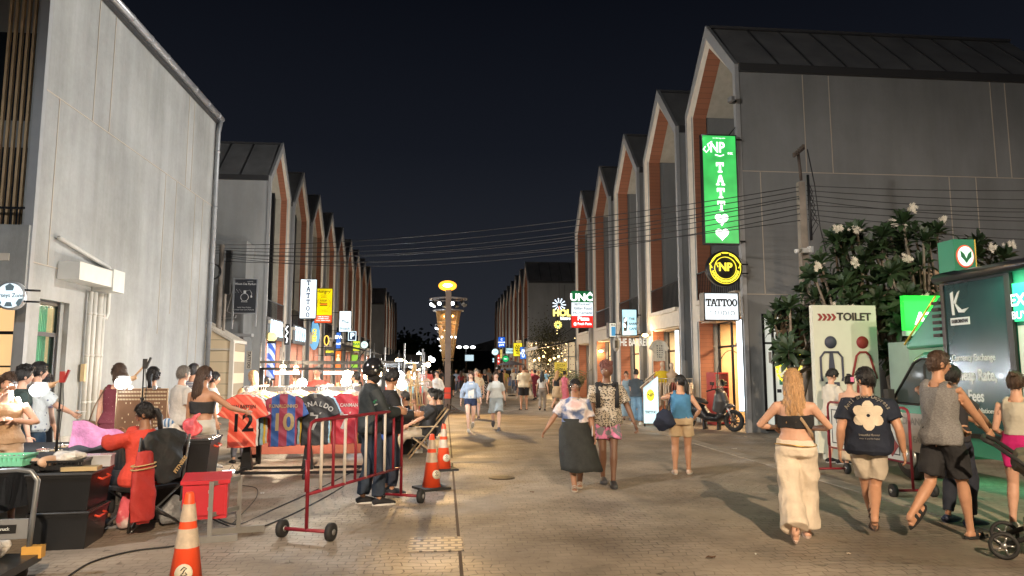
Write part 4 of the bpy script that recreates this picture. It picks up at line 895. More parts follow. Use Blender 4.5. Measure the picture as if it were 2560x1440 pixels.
    for i in (0, 1):
        a, b, c = hip[i], knee[i], ft[i]
        mb.tube([a+V(0, 0, .03), a.lerp(b, .25), a.lerp(b, .7), b, b.lerp(c, .3), b.lerp(c, .75), c, c-V(0, 0, .03)], [th, th*1.0, th*.74, th*.62, th*.66, th*.43, th*.4, th*.4], 14)
    feet = []
    for i, (fp, fy) in enumerate(((rfp, rfy), (lfp, lfy))):
        a = ft[i]; RF = Matrix.Rotation(fy, 3, 'Z') @ Matrix.Rotation(-fp, 3, 'X'); Fv = lambda x, y, z, a=a, RF=RF: a+RF@V(x, y, z)
        feet.append(Fv); mb.tube([Fv(0, -.055, -.055), Fv(0, 0, -.045), Fv(0, .07, -.052), Fv(0, .15, -.062), Fv(0, .185, -.066)], [(.024*k, .028*k), (.035*k, .034*k), (.026*k, .042*k), (.016*k, .045*k), (.011*k, .032*k)], 12, up=RF@Vector((0, 0, 1)))
    vs, fs = remesh(mb, vox, 'b', smooth=2); m = MB(); m.add(vs, fs, True)
    RH = RL @ Matrix.Rotation(-look, 3, 'Z') @ Matrix.Rotation(-nod, 3, 'X'); hc = T((0, .025, 1.635+headz)); add_head(m, hc, RH, k*(1.0 if not fem else .96), look)
    for i in (0, 1): add_hand(m, hands[i], hands[i]-el[i], 1 if i == 0 else -1, curl if not isinstance(curl, tuple) else curl[i], k*(1 if not fem else .92), palm[i] if palm else None)
    lips = mat('lips', (.35, .1, .08), .5, var=0) if sk != 'dark' else mat('lips dark', (.14, .05, .04), .5, var=0)
    BODY = m.build('body', [skin(sk), mat('eye white', (.6, .57, .52), .3, var=0), mat('eye dark', (.015, .01, .008), .3, var=0), lips], t, recalc=False)
    # ---- hair
    if hair:
        st, hcn = hair; m = MB(); HM = Matrix.Translation(hc) @ RH.to_4x4() @ Matrix.Scale(k*(1 if not fem else .96), 4); m.M = HM
        rnd = random.Random(len(label))
        if st != 'bald':
            N, K = 22, 12; rg = []
            for i in range(K+1):
                th_ = .02+(pi*.62)*i/K; row = []
                for q in range(N):
                    a = 2*pi*q/N; y = sin(a); fr = max(0, y)       # front hairline sits higher
                    tt = th_*(1-.47*fr**1.3)*(1+.1*max(0, -y)); thick = {'crop': .006, 'short': .014, 'long': .02, 'wavy': .022, 'tail': .012, 'bun': .012, 'mop': .016, 'bob': .022}[st]
                    g = 1+(.004+thick*(1-(i/K)**4))/.09
                    row.append((.077*g*sin(tt)*cos(a), (.095*sin(tt)*y-(.006 if y < 0 else 0))*g, (.118*cos(tt)+.002)*g))
                rg.append([Vector(p) for p in row])
            m.loft(rg, smooth=True)
        if st == 'mop':
            for q in range(130):
                a = rnd.uniform(0, 2*pi); u = rnd.uniform(0, 1)**.6; p = Vector((.088*u*cos(a), .0+.105*u*sin(a), .085+.045*(1-u*u)+rnd.uniform(-.01, .03))); m.ball(p, (rnd.uniform(.008, .02), rnd.uniform(.008, .02), rnd.uniform(.012, .026)), 6, 4)
        if st in ('long', 'wavy', 'bob'):
            zl = {'long': -.36, 'wavy': -.42, 'bob': -.14}[st]
            for q in range(34):
                a = pi*(-.12-.76*q/33) if q < 34 else 0; x = .082*cos(a)*1.02; y = .095*sin(a)*1.02; e = rnd.uniform(.75, 1.05); wv = .012 if st == 'wavy' else .004
                P = [Vector((x*.8, y*.8, .07)), Vector((x, y, .01))]
                for j in range(1, 7):
                    f = j/6; P.append(Vector((x*(1+.35*f)+wv*sin(5*f*pi+q), min(y, -.02)*(1+.0*f)-.015-.045*f*(1 if fem else 1)+wv*cos(4*f*pi+q*2), zl*f*e)))
                m.tube(P, [.018, .021]+[.021]*4+[.016, .006], 6)
        if vox < .0125 and st != 'mop':
            for q in range(420):
                a = rnd.uniform(0, 2*pi); fr = max(0, sin(a)); tt = rnd.uniform(.05, 1)*pi*.62*(1-.47*fr**1.3)*(1+.1*max(0, -sin(a))); g = 1.06+thick/.09*.75
                p = Vector((.077*g*sin(tt)*cos(a), (.095*sin(tt)*sin(a)-.003)*g, .118*cos(tt)*g)); n_ = p.normalized(); dn = (Vector((rnd.uniform(-.4, .4), rnd.uniform(-.7, .1), -1))); dn = (dn-n_*dn.dot(n_)).normalized()
                m.tube([p-n_*.004, p+dn*.012+n_*.003, p+dn*rnd.uniform(.018, .032)+n_*.004], [.0035, .003, .0008], 3)
        if st == 'tail':
            P = [Vector((0, -.10, .03)), Vector((0, -.135, .02)), Vector((0, -.15, -.05)), Vector((.005, -.14, -.16)), Vector((0, -.135, -.26))]; m.tube(P, [.02, .028, .033, .026, .008], 10)
            for q in range(8): m.tube([p+Vector((.02*cos(q), .02*sin(q), 0)) for p in P], [.006, .01, .012, .01, .003], 5)
        if st == 'bun':
            m.ball((0, -.085, .10), (.042, .042, .04), 12, 8)
            for q in range(7): m.ball((.035*cos(q*.9), -.085+.035*sin(q*.9), .10+.02*sin(q*2)), .018, 6, 4)
        o = m.build('hair', hairm(HC[hcn], hcn), t)
    # ---- clothes
    B = None
    if top:
        ty = top['t']; mt = top['m']; g = top.get('loose', .018); m = MB(); z0 = top.get('z0', .93); z1 = top.get('z1', 1.475 if ty != 'tank' else 1.42)
        if ty == 'bandeau': torso(m, top.get('z0', 1.2), top.get('z1', 1.375), .02)
        else:
            torso(m, z0, z1, g, 1+g*10)
            sl = top.get('sleeve', .55 if ty == 'tee' else 0)
            if ty == 'tank':
                for sx in (1, -1): m.tube([T((sx*.1, .085, 1.34)), T((sx*.1, .06, 1.44)), T((sx*.095, -.01, 1.475)), T((sx*.1, -.07, 1.44)), T((sx*.1, -.09, 1.34))], (.014*k, top.get('strap', .03)*k), 8)
            elif sl:
                for i in (0, 1):
                    a, b, c = sh[i], el[i], hands[i]; a0 = a.lerp(T((0, 0, 1.38)), .45); gg = g*k
                    P = [a0, a+V(0, 0, .0)]; Rr = [ua*1.25+gg*.3, ua*1.2+gg*.5]
                    if sl <= 1: P += [a.lerp(b, sl*.5), a.lerp(b, sl)]; Rr += [ua*1.15+gg*.8, ua*1.05+gg*1.3]
                    else: P += [a.lerp(b, .5), b, b.lerp(c, (sl-1)*.5), b.lerp(c, sl-1)]; Rr += [ua*1.15+gg, ua*1.05+gg, ua*.95+gg, ua*.8+gg]
                    m.tube(P, Rr, 12)
        B = fused(m, vox*.95, {'tee': 'shirt', 'tank': 'tank_top', 'bandeau': 'bandeau_top', 'dress': 'dress'}.get(ty, 'shirt') if not top.get('name') else top['name'], mt, t, smooth=2, fold=top.get('fold', .006), seed=len(label))
    if bottom:
        ty = bottom['t']; mt = bottom['m']; m = MB(); g = bottom.get('loose', .02)
        z1 = bottom.get('z1', 1.04)
        if ty in ('shorts', 'pants'):
            torso(m, .88, z1, .009+g*.14); e = bottom.get('len', .62 if ty == 'shorts' else 1.9); gg = g*k
            for i in (0, 1):
                a, b, c = hip[i], knee[i], ft[i]; fl = bottom.get('flare', 1.)
                P = [a+V(0, -.0, .06), a.lerp(b, .12)]; Rr = [th*.95+gg*.2, th*1.02+gg*.5]
                if e <= 1: P += [a.lerp(b, e*.6), a.lerp(b, e)]; Rr += [th*.92+gg*.8, (th*.86+gg*1.0)*fl]
                else: P += [a.lerp(b, .6), b, b.lerp(c, (e-1)*.5), b.lerp(c, e-1)]; Rr += [th*.86+gg, th*.72+gg*1.1, (th*.66+gg*1.1)*(1+fl)/2, (th*.5+gg*1.2)*fl]
                m.tube(P, Rr, 14)
            fused(m, vox, ty if ty == 'shorts' else 'trousers', mt, t, smooth=2, fold=bottom.get('fold', .008), seed=3)
        else:
            zb = bottom.get('zb', .45); n = 48; R_ = []
            sway = Vector(bottom.get('sway', (0, 0, 0)))*k
            for j in range(10):
                f = j/9; z = z1+(zb-z1)*f; mid = (knee[0]+knee[1])*.5 if f > .4 else pc; spr = abs(knee[0].y-knee[1].y)*.5
                rx = (hipw+.012)*(1 if f > .15 else .86)*(1+bottom.get('flare', .15)*f); ry = (.125*dp+.015+spr*min(1, f*1.3)*.9)*(1+bottom.get('flare', .15)*f)
                row = []
                for q in range(n):
                    a = 2*pi*q/n; rr = 1+bottom.get('pleat', .03)*min(1, f*1.5)*(1 if q % 2 else -1)+.03*f*sin(3*a+2)
                    row.append(V(rx*rr*cos(a), ry*rr*sin(a)-.01, z+(.012*sin(4*a) if j == 9 else 0))+Vector(((mid.x)*min(1, f)*.5, (mid.y)*min(1, f)*.5, 0))+sway*f*f)
                R_.append(row)
            m.loft(R_); m.build('skirt', mt, t)
    if shoes:
        for i in (0, 1):
            Fv = feet[i]; m = MB(); RF = (Fv(0, 0, 1)-Fv(0, 0, 0)).normalized(); ty = shoes[0]
            if ty in ('sneaker', 'clog'):
                m.tube([Fv(0, -.075, -.045), Fv(0, -.02, -.035), Fv(0, .05, -.035), Fv(0, .13, -.05), Fv(0, .2, -.058)], [(.03*k, .034*k), (.045*k, .043*k), (.042*k, .046*k), (.03*k, .05*k), (.018*k, .036*k)], 12, up=RF)
            def slab_(z0, z1, gr, mm=m):
                N = 16; o = []
                for q in range(N):
                    a = 2*pi*q/N; y = .065+.148*sin(a); x = (.043+.012*sin(a))*cos(a)*1.05; o.append((x*gr, y*1.0))
                vs = [Fv(x, y, z) for z in (z0, z1) for x, y in o]; mm.add(vs, [tuple(range(N)), tuple(range(2*N-1, N-1, -1))]+[(q, q+N, (q+1) % N+N, (q+1) % N) for q in range(N)])
            nm = 'shoe'
            if ty == 'sandal':
                slab_(-.08, -.058, 1.08); m.tube([Fv(-.045, .09, -.065), Fv(-.03, .1, -.03), Fv(.0, .105, -.022), Fv(.03, .1, -.03), Fv(.045, .09, -.065)], (.008*k, .02*k), 8, up=RF); m.tube([Fv(-.042, .03, -.06), Fv(-.03, .04, -.01), Fv(0, .045, -.002), Fv(.03, .04, -.01), Fv(.042, .03, -.06)], (.008*k, .016*k), 8, up=RF); nm = 'sandal'
            s_ = m.build(nm, shoes[1], t)
            if ty != 'sandal':
                m2 = MB(); slab_(-.08, -.06, 1.12, m2); m2.build('sole', shoes[2] if len(shoes) > 2 else shoes[1], s_)
    d = dict(t=t, k=k, T=T, V=V, sh=sh, el=el, hands=hands, hip=hip, knee=knee, ft=ft, hc=hc, RH=RH, shirt=B, skirt=None)
    if extras: extras(d)
    if vox < .019:       # keep the skin under the cloth where the two run close together
        vs_ = BODY.data.vertices; nb = len(vs); ns = [v.normal.copy() for v in vs_]
        for gm in [c for c in bpy.data.objects if c.parent == t and c.type == 'MESH' and c.name.split('.')[0] in ('shirt', 'tank_top', 'bandeau_top', 'shorts', 'trousers')]:
            bv = BVHTree.FromPolygons([v.co for v in gm.data.vertices], [tuple(p.vertices) for p in gm.data.polygons])
            for i in range(nb):
                co = vs_[i].co; loc_, nr, _i, ds = bv.find_nearest(co, .04)
                if loc_ is not None and nr.dot(ns[i]) > .35 and (co-loc_).dot(nr) > -.012: vs_[i].co = loc_-nr*.012
    return d
def decal(d, mb, name, m, back=True, off=.009):
    """lay a flat XZ pattern (mb verts, y ignored) on the shirt surface"""
    B = d['shirt']; me = B.data; bv = BVHTree.FromPolygons([v.co for v in me.vertices], [tuple(p.vertices) for p in me.polygons])
    sg = -1 if back else 1; nv = []
    for p in mb.v:
        o = Vector((p.x, sg*1.0, p.z)); h = bv.ray_cast(o, Vector((0, -sg, 0)))
        y = h[0].y if h[0] else sg*.1
        nv.append(Vector((p.x, y+sg*off, p.z)))
    mb.v = nv; return mb.build(name, m, B)
def C_(name, c, r=.85, bump=.3, var=.1): return mat('cloth '+name, c, r, var=var, scale=9, bump=bump, bscale=35)
def tee(m, **k): return dict(t='tee', m=m, **k)
def tank(m, **k): return dict(t='tank', m=m, **k)
WALK = dict(rf=(.08, .27, .08), lf=(-.08, -.30, .16), lfp=-.7, rfp=.15, ph=.90, rh=(.27, -.12, .84), lh=(-.27, .22, .88))
WALK2 = dict(lf=(-.08, .27, .08), rf=(.08, -.30, .16), rfp=-.7, lfp=.15, ph=.90, lh=(-.27, -.12, .84), rh=(.27, .22, .88))
STAND = dict(rf=(.11, .03, .08), lf=(-.12, -.03, .08), rfy=-.15, lfy=.15)
WHITE = C_('white', (.62, .6, .56)); BLACKC = C_('black', (.018, .018, .02)); NAVYC = C_('navy', (.02, .028, .055)); TANC = C_('sand', (.50, .37, .23)); DENIM = C_('denim', (.08, .13, .22), var=.3); BEIGE = C_('beige', (.55, .43, .3))
def P0(px, py): g = G(px, py); return (g.x, g.y, 0)
# ---------------------------------------------------------------- foreground walkers on the right
def loopstrap(d, pts, r, name, m, parent=None, n=6, flat=None):
    mb = MB(); mb.tube(pts, r, n); return mb.build(name, m, parent or d['t'])
# blonde woman walking away
def ex(d):
    T, k, t = d['T'], d['k'], d['t']; m = MB()
    m.tube([T((-.09, -.02, 1.46)), T((-.02, -.115, 1.38)), T((.07, -.14, 1.25)), T((.15, -.1, 1.12)), T((.17, 0, 1.05))], (.005, .014), 8); m.build('bag_strap', C_('strap tan', (.4, .28, .17)), t)
    m = MB(); m.tube([T((.198*cos(a), -.022+.15*sin(a), 1.005+.01*sin(2*a))) for a in [2*pi*q/20 for q in range(21)]], .006, 5); m.build('belt_chain', mat('gold', (.7, .45, .15), .3, .8, var=0), t)
person('long haired blonde in black bandeau and loose cream trousers, walking away', P0(2000, 1352), -.42, 1.66, sk='light', fem=True, w=1.1, hair=('wavy', 'blond'), top=dict(t='bandeau', m=BLACKC, z0=1.17, z1=1.30),
       bottom=dict(t='pants', m=C_('cream', (.72, .62, .49)), loose=.045, flare=1.35, len=1.93, z1=1.06, fold=.010), shoes=('sandal', C_('pink straw', (.6, .45, .36))),
       rf=(.08, .2, .08), lf=(-.05, -.26, .14), lfp=-.6, ph=.9, rh=(.17, .26, 1.1), lh=(-.19, .27, 1.1), elbow=((1, -.25, -.6), (-1, -.25, -.6)), extras=ex, vox=.011)
# man in navy printed tee
def ex(d):
    H_ = d['T']((0, 0, 1.27)); m = MB(); c = (H_.x-.0, H_.z)
    for q in range(6):
        a = pi/2+2*pi*q/6; ux, uz = cos(a), sin(a); px, pz = -uz, ux; pts = []
        for f, wd in ((.1, .012), (.25, .03), (.4, .044), (.55, .052), (.7, .052), (.84, .04), (.97, .018)):
            pts.append((f*.15, wd))
        for s0 in range(6):
            (f0, w0), (f1, w1) = pts[s0], pts[s0+1]
            m.add([(c[0]+ux*f0+px*w0*sg, 0, c[1]+uz*f0+pz*w0*sg) for sg in (1, -1)]+[(c[0]+ux*f1+px*w1*sg, 0, c[1]+uz*f1+pz*w1*sg) for sg in (-1, 1)], [(0, 1, 2, 3)])
    decal(d, m, 'flower_print', C_('print cream', (.66, .58, .45)), off=.013)
    m = MB(); s_ = 'Anti Blue Depress'
    for i, ch in enumerate(s_):
        a = pi*(.84-.68*i/(len(s_)-1)); m.text(ch, .055, (c[0]+.215*cos(a), 0, c[1]-.03+.22*sin(a)), R=Matrix.Rotation(pi/2-a, 3, 'Y'), bold=.02, depth=.001)
    m.text('beautiful flower', .03, (c[0], 0, c[1]-.19), bold=.02, depth=.001); m.text('wear it and be happy', .022, (c[0], 0, c[1]-.225), bold=.01, depth=.001)
    decal(d, m, 'print_lettering', C_('print grey', (.45, .42, .36)), off=.008)
person('bearded dark haired man in a navy t-shirt with a white flower print, walking away', P0(2185, 1335), -.5, 1.68, sk='tan', w=1.22, belly=.02, hair=('short', 'black'), top=tee(C_('deep navy', (.012, .018, .035)), sleeve=.62, z0=.86, loose=.03, fold=.012),
       bottom=dict(t='shorts', m=C_('khaki light', (.50, .44, .35)), len=.8, loose=.022, fold=.01, flare=.9), shoes=('sandal', C_('brown sandal', (.09, .06, .045))),
       rf=(.0, -.26, .2), rfp=-1.1, lf=(.02, .2, .08), ph=.9, rh=(.32, .0, .84), lh=(-.28, .05, .83), look=-.75, extras=ex, vox=.011)
# man in grey tank with stroller
person('tall man in a grey marl tank top and black shorts pushing a pushchair', P0(2372, 1345), -1.3, 1.83, sk='tan', w=1.0, hair=('crop', 'brown'), top=tank(patmat('grey marl', 'noise', (.16, .155, .15), (.24, .235, .23), 60, stretch=(1, 1, 4)), z0=.88, loose=.022, strap=.045, fold=.01),
       bottom=dict(t='shorts', m=BLACKC, len=.85, loose=.035, fold=.012), shoes=('sandal', C_('black sandal', (.02, .02, .02))),
       rf=(.10, .16, .08), lf=(-.08, -.38, .2), lfp=-.8, ph=.92, rh=(.18, .42, .93), lh=(-.12, .42, .95), curl=1.3, look=.5, elbow=((1, -1, -.3), (-1, -.6, -.3)), vox=.011)
person('woman with a messy bun, pale vest and magenta shorts at the right edge', tuple(onY(2542, 1000, 6.95).xy)+(0,), -.95, 1.62, sk='light', fem=True, w=1.05, hair=('bun', 'brown'), top=tank(C_('vest cream', (.55, .52, .43)), z0=1.06, loose=.01),
       bottom=dict(t='shorts', m=C_('magenta', (.55, .015, .17)), len=.55, loose=.008, z1=1.1), shoes=('sneaker', WHITE), rh=(.2, .2, .95), lh=(-.18, .22, 1.0), **STAND)
person('man in dark trousers and navy clogs standing by the van counter, mostly hidden', P0(2400, 1310), -1.35, 1.68, sk='brown', hair=('short', 'black'), top=tee(C_('black tee', (.03, .03, .035))), bottom=dict(t='pants', m=C_('dark jean', (.02, .025, .04)), loose=.02), shoes=('clog', C_('navy clog', (.03, .045, .10), .5)), rh=(.1, .45, 1.05), lh=(-.1, .45, 1.1), elbow=((1, -1, -.3), (-1, -.6, -.3)), **STAND)
person('young man in white t-shirt and dark shorts, head down, before the toilet sign', P0(2088, 1158), -1.5, 1.66, sk='light', hair=('bob', 'black') if 0 else ('short', 'black'), nod=.55, top=tee(C_('offwhite', (.62, .58, .5)), z0=.88, loose=.035, sleeve=.7), bottom=dict(t='shorts', m=C_('olive dark', (.06, .07, .055)), len=.85, loose=.035), shoes=('sneaker', BLACKC, WHITE), rh=(.14, .28, 1.05), lh=(-.14, .28, 1.05), elbow=((1, -1, -.3), (-1, -1, -.3)), **STAND)
def ex(d):
    m = MB(); m.box(d['hc']+Vector((.05, -.1, .04)), (.05, .03, .08), rz=.2); m.build('hair_clip', C_('pink clip', (.8, .2, .35)), d['t'])
    T = d['T']; m = MB(); m.tube([T((-.1, -.03, 1.46)), T((.1, -.13, 1.2))], (.004, .012), 6); m.tube([T((.1, -.03, 1.46)), T((-.1, -.13, 1.2))], (.004, .012), 6); m.build('top_straps', C_('strap beige', (.5, .4, .28)), d['t'])
person('woman with dark hair in a pink clip, backless beige top, beside the toilet sign', P0(2135, 1168), -.6, 1.55, sk='light', fem=True, hair=('bun', 'black'), top=dict(t='bandeau', m=BEIGE, z0=1.02, z1=1.22), bottom=dict(t='pants', m=BEIGE, loose=.05, flare=1.2), shoes=('sandal', BLACKC), rh=(.15, .3, 1.0), lh=(-.15, .3, 1.0), nod=.3, extras=ex, **STAND)
# ---------------------------------------------------------------- middle of the street
def ex(d):
    t, T = d['t'], d['T']; m = MB(); HM = Matrix.Translation(d['hc']) @ d['RH'].to_4x4(); m.M = HM
    for sx in (-1, 1): m.tube([(sx*.03+.024*cos(a), .103, .012+.02*sin(a)) for a in [2*pi*q/12 for q in range(13)]], .003, 4); m.tube([(sx*.054, .1, .014), (sx*.078, 0, .014)], .003, 4)
    m.build('glasses', mat('silver', (.7, .7, .7), .15, .9, var=0), t)
    m = MB(); m.tube([T((.07*cos(a), .02+.085*sin(a), 1.47-.02*sin(a))) for a in [2*pi*q/16 for q in range(17)]], .004, 5); m.build('necklace', mat('gold', (.7, .45, .15), .3, .8, var=0), t)
    h = d['hands'][1]; m = MB(); m.box(h+Vector((.03, .04, .07)), (.012, .07, .14)); m.build('phone', mat('phone silver', (.5, .5, .5), .25, .3, var=0), t)
person('woman in glasses, tie-dye crop top and long black skirt, walking hand in hand', P0(1440, 1222), pi-.15, 1.52, sk='brown', fem=True, w=1.36, hair=('short', 'black'), top=tee(patmat('tie dye', 'noise', (.10, .14, .26), (.62, .56, .54), 5, lo=.42, hi=.52, c3=(.55, .38, .36)), z0=1.08, loose=.03, sleeve=.85, fold=.01),
       bottom=dict(t='skirt', m=C_('black skirt', (.022, .023, .02), var=.3), zb=.27, z1=1.1, pleat=.035, flare=.3, sway=(-.1, .06, .03)), shoes=('sandal', C_('beige sandal', (.4, .34, .27))),
       rf=(.03, .2, .08), lf=(-.06, -.1, .1), rh=(.52, .18, .86), lh=(-.3, .1, .80), ph=.91, extras=ex, vox=.011)
def ex(d):
    t, T = d['t'], d['T']; m = MB()
    for sx in (-1, 1): m.tube([T((sx*.13, .12, 1.12)), T((sx*.135, .135, 1.32)), T((sx*.13, .06, 1.475)), T((sx*.13, -.07, 1.46)), T((sx*.13, -.13, 1.3))], (.008, .03), 8)
    b = m.build('backpack_strap', BLACKC, t); m = MB(); m.tube([T((0, -.2, 1.42)), T((0, -.22, 1.3)), T((0, -.2, 1.05))], [(.07, .1), (.09, .15), (.08, .14)], 12, up=(0, 1, 0)); m.build('backpack', BLACKC, t)
    m = MB(); m.tube([T((.095*cos(a), .03+.1*sin(a), 1.475-.03*sin(a))) for a in [pi*(-.1+1.2*q/12) for q in range(13)][::-1]], .01, 6)
    for sx in (-1, 1): m.ball(T((sx*.085, .1, 1.44)), (.028, .03, .035), 10, 6)
    m.build('headphones', BLACKC, t)
    m = MB(); m.tube([T((.02, .15, .93)), T((.03, .17, .84))], .006, 5); m.tube([T((-.02, .15, .93)), T((-.035, .17, .8))], .006, 5); m.build('drawstring', WHITE, t)
person('tall man with curly reddish fringe, patterned shirt and pink shorts', P0(1520, 1212), pi-.12, 1.76, sk='dark', w=1.06, hair=('mop', 'auburn'), top=tee(patmat('elephant print', 'vor', (.03, .028, .026), (.42, .36, .28), 34, lo=.36, hi=.46, stretch=(1, 1, 1.6)), z0=.86, sleeve=.75, loose=.032, fold=.01),
       bottom=dict(t='shorts', m=patmat('pink grey camo', 'noise', (.18, .18, .2), (.62, .2, .36), 12, lo=.48, hi=.53), len=.66, loose=.035), shoes=('clog', C_('dark clog', (.05, .05, .055), .5)),
       lf=(-.05, .22, .08), rf=(.06, -.1, .1), rh=(.22, .12, .80), lh=(-.40, .1, .80), ph=.91, look=.55, nod=.12, curl=.9, extras=ex, vox=.011)
# blue top woman, seen from behind
def ex(d):
    t, T = d['t'], d['T']; m = MB(); m.tube([T((-.15, .06, 1.32)), T((-.16, .0, 1.45)), T((-.19, -.1, 1.3)), T((-.25, -.13, 1.1))], (.01, .022), 8)
    m.tube([T((-.23, -.11, 1.15)), T((-.27, -.12, 1.05)), T((-.29, -.12, .9)), T((-.26, -.1, .8))], [(.05, .07), (.08, .14), (.1, .19), (.07, .12)], 14, up=(0, 1, 0)); fused(m, .014, 'shoulder_bag', C_('navy bag', (.012, .018, .04)), t, fold=.012)
person('woman with a dark ponytail, blue vest and navy shoulder bag, standing mid street', P0(1706, 1185), -.32, 1.56, sk='tan', fem=True, w=1.2, hair=('tail', 'black'), top=tank(C_('steel blue', (.06, .2, .36)), z0=1.0, loose=.012), look=-.9,
       bottom=dict(t='shorts', m=TANC, len=.62, loose=.035), shoes=('sneaker', C_('pink white shoe', (.65, .5, .42)), WHITE), lh=(-.1, .3, 1.42), rh=(.22, .12, .95), elbow=((1, -.6, -.3), (-1, -.2, -.5)), extras=ex, vox=.011, **{k_: v for k_, v in STAND.items()})
def ex(d):
    t, T = d['t'], d['T']; m = MB()
person('young woman in open pale blue shirt and navy shorts, walking towards us', P0(1176, 1078), pi+.05, 1.62, sk='pale', fem=True, w=.97, hair=('long', 'brown'), top=dict(t='tee', m=C_('pale blue shirt', (.30, .38, .5)), sleeve=1.6, z0=.98, loose=.03), bottom=dict(t='shorts', m=C_('navy shorts', (.02, .035, .09)), len=.4, loose=.04), shoes=('sneaker', WHITE), look=.3,
       extras=lambda d: decal(d, (lambda m: (m.add([(-.07, 0, d['T']((0, 0, 1.0)).z), (.07, 0, d['T']((0, 0, 1.0)).z), (.085, 0, d['T']((0, 0, 1.25)).z), (.05, 0, d['T']((0, 0, 1.42)).z), (-.05, 0, d['T']((0, 0, 1.42)).z), (-.085, 0, d['T']((0, 0, 1.25)).z)], [(0, 1, 2, 3, 4, 5)]), m)[1])(MB()), 'inner_top', WHITE, back=False, off=.012), **WALK)
def ex(d):
    t = d['t']; h = d['hands'][1]; m = MB(); m.box(h+Vector((0, .03, -.07)), (.02, .07, .13)); m.build('phone', BLACKC, t)
person('young woman in white black-trimmed tee and long pale denim shorts, walking towards us', P0(1240, 1074), pi-.05, 1.62, sk='pale', fem=True, w=1., hair=('short', 'brown'), top=tee(C_('pale grey tee', (.5, .52, .5)), sleeve=.75, z0=.98, loose=.03), bottom=dict(t='shorts', m=C_('pale denim', (.33, .38, .40)), len=.95, loose=.05, flare=1.15), shoes=('clog', C_('grey clog', (.1, .1, .11))), extras=ex, **WALK2)
person('older man in a cream floral shirt walking just behind the two young women', P0(1190, 1046), pi, 1.7, sk='pale', hair=('crop', 'grey'), top=tee(patmat('hawaiian', 'vor', (.5, .22, .12), (.62, .52, .36), 9, lo=.2, hi=.32), sleeve=.7, z0=.88, loose=.03), bottom=dict(t='shorts', m=TANC, len=.95, loose=.03), shoes=('sandal', C_('brown sandal', (.09, .06, .045))), vox=.016, **WALK2)
person('woman in a black and white swirl skirt with grey hair in the crowd', P0(1212, 998), .1, 1.66, sk='light', fem=True, hair=('bob', 'grey'), top=tank(BLACKC), bottom=dict(t='skirt', m=patmat('swirl', 'DIAGONAL', (.02, .02, .02), (.6, .58, .55), 4), zb=.25), shoes=('sandal', BLACKC), vox=.02, **STAND)
person('man in a black tank top standing behind the girl in the white tee', P0(1248, 1005), 0, 1.85, sk='tan', w=1.15, hair=('short', 'black'), top=tank(BLACKC, strap=.05), bottom=dict(t='shorts', m=C_('grey shorts', (.12, .12, .13)), len=.9), shoes=('sneaker', WHITE), vox=.02, **STAND)
person('broad man in a cream t-shirt and black shorts walking away with a plastic bag', P0(1310, 1025), .1, 1.84, sk='tan', w=1.12, hair=('crop', 'brown'), top=tee(C_('warm cream', (.56, .47, .33)), sleeve=.75, z0=.9, loose=.04), bottom=dict(t='shorts', m=BLACKC, len=.82, loose=.04), shoes=('sandal', BLACKC), extras=lambda d: fused((lambda m: (m.ball(d['hands'][0]+Vector((.02, 0, -.2)), (.09, .05, .14), 10, 8), m.tube([d['hands'][0]+Vector((0, 0, .0)), d['hands'][0]+Vector((.02, 0, -.12))], .03), m)[2])(MB()), .015, 'plastic_bag', mat('clear bag', (.7, .68, .62), .3, var=0), d['t'], fold=.02), vox=.014, **STAND)
person('woman with long black hair, white top and grey trousers by the cafe garden', P0(1356, 1028), -.25, 1.6, sk='light', fem=True, w=.95, hair=('long', 'black'), top=tee(WHITE, z0=1.05, sleeve=.4, loose=.012), bottom=dict(t='pants', m=C_('taupe', (.26, .23, .2)), loose=.015), shoes=('sneaker', BLACKC), vox=.014, **WALK)
person('blonde woman in a black top and sand skirt walking past the cafe garden', P0(1393, 1025), -.7, 1.62, sk='light', fem=True, hair=('long', 'blond'), top=tank(BLACKC, z0=1.08), bottom=dict(t='skirt', m=TANC, zb=.55), shoes=('sandal', BLACKC), vox=.014, **WALK)
person('woman with tied dark hair in a long pink dress beside the blonde woman', P0(1412, 1018), -.8, 1.6, sk='light', fem=True, hair=('bun', 'black'), top=tee(C_('pink', (.6, .16, .22)), sleeve=.3, z0=1.0), bottom=dict(t='skirt', m=C_('pink', (.6, .16, .22)), zb=.2, flare=.3), shoes=('sandal', BLACKC), vox=.014, rh=(.15, .3, 1.1), lh=(-.15, .3, 1.1), **STAND)
person('person in a grey t-shirt and jeans browsing the right shop front', P0(1592, 1062), -.5, 1.66, sk='light', w=.92, hair=('short', 'black'), top=tee(C_('charcoal tee', (.055, .07, .085)), z0=.9, loose=.03), bottom=dict(t='pants', m=C_('wash denim', (.16, .27, .38), var=.25), loose=.03, flare=1.4), shoes=('sneaker', WHITE), extras=lambda d: fused((lambda m: (m.ball(d['T']((-.14, .14, 1.0)), (.09, .08, .17), 10, 8), m)[1])(MB()), .014, 'shoulder_bag', BLACKC, d['t']), lh=(-.15, .3, .98), rh=(.15, .25, .95), nod=.3, vox=.014, **STAND)
person('woman in a pale blue dress at the clothes rack by the barrel letters', P0(1568, 1050), 2.6, 1.6, sk='light', fem=True, hair=('tail', 'brown'), top=tank(C_('sky dress', (.3, .42, .5)), z0=1.0), bottom=dict(t='skirt', m=C_('sky dress', (.3, .42, .5)), zb=.15, flare=.1), shoes=('sandal', BLACKC), vox=.016, **STAND)
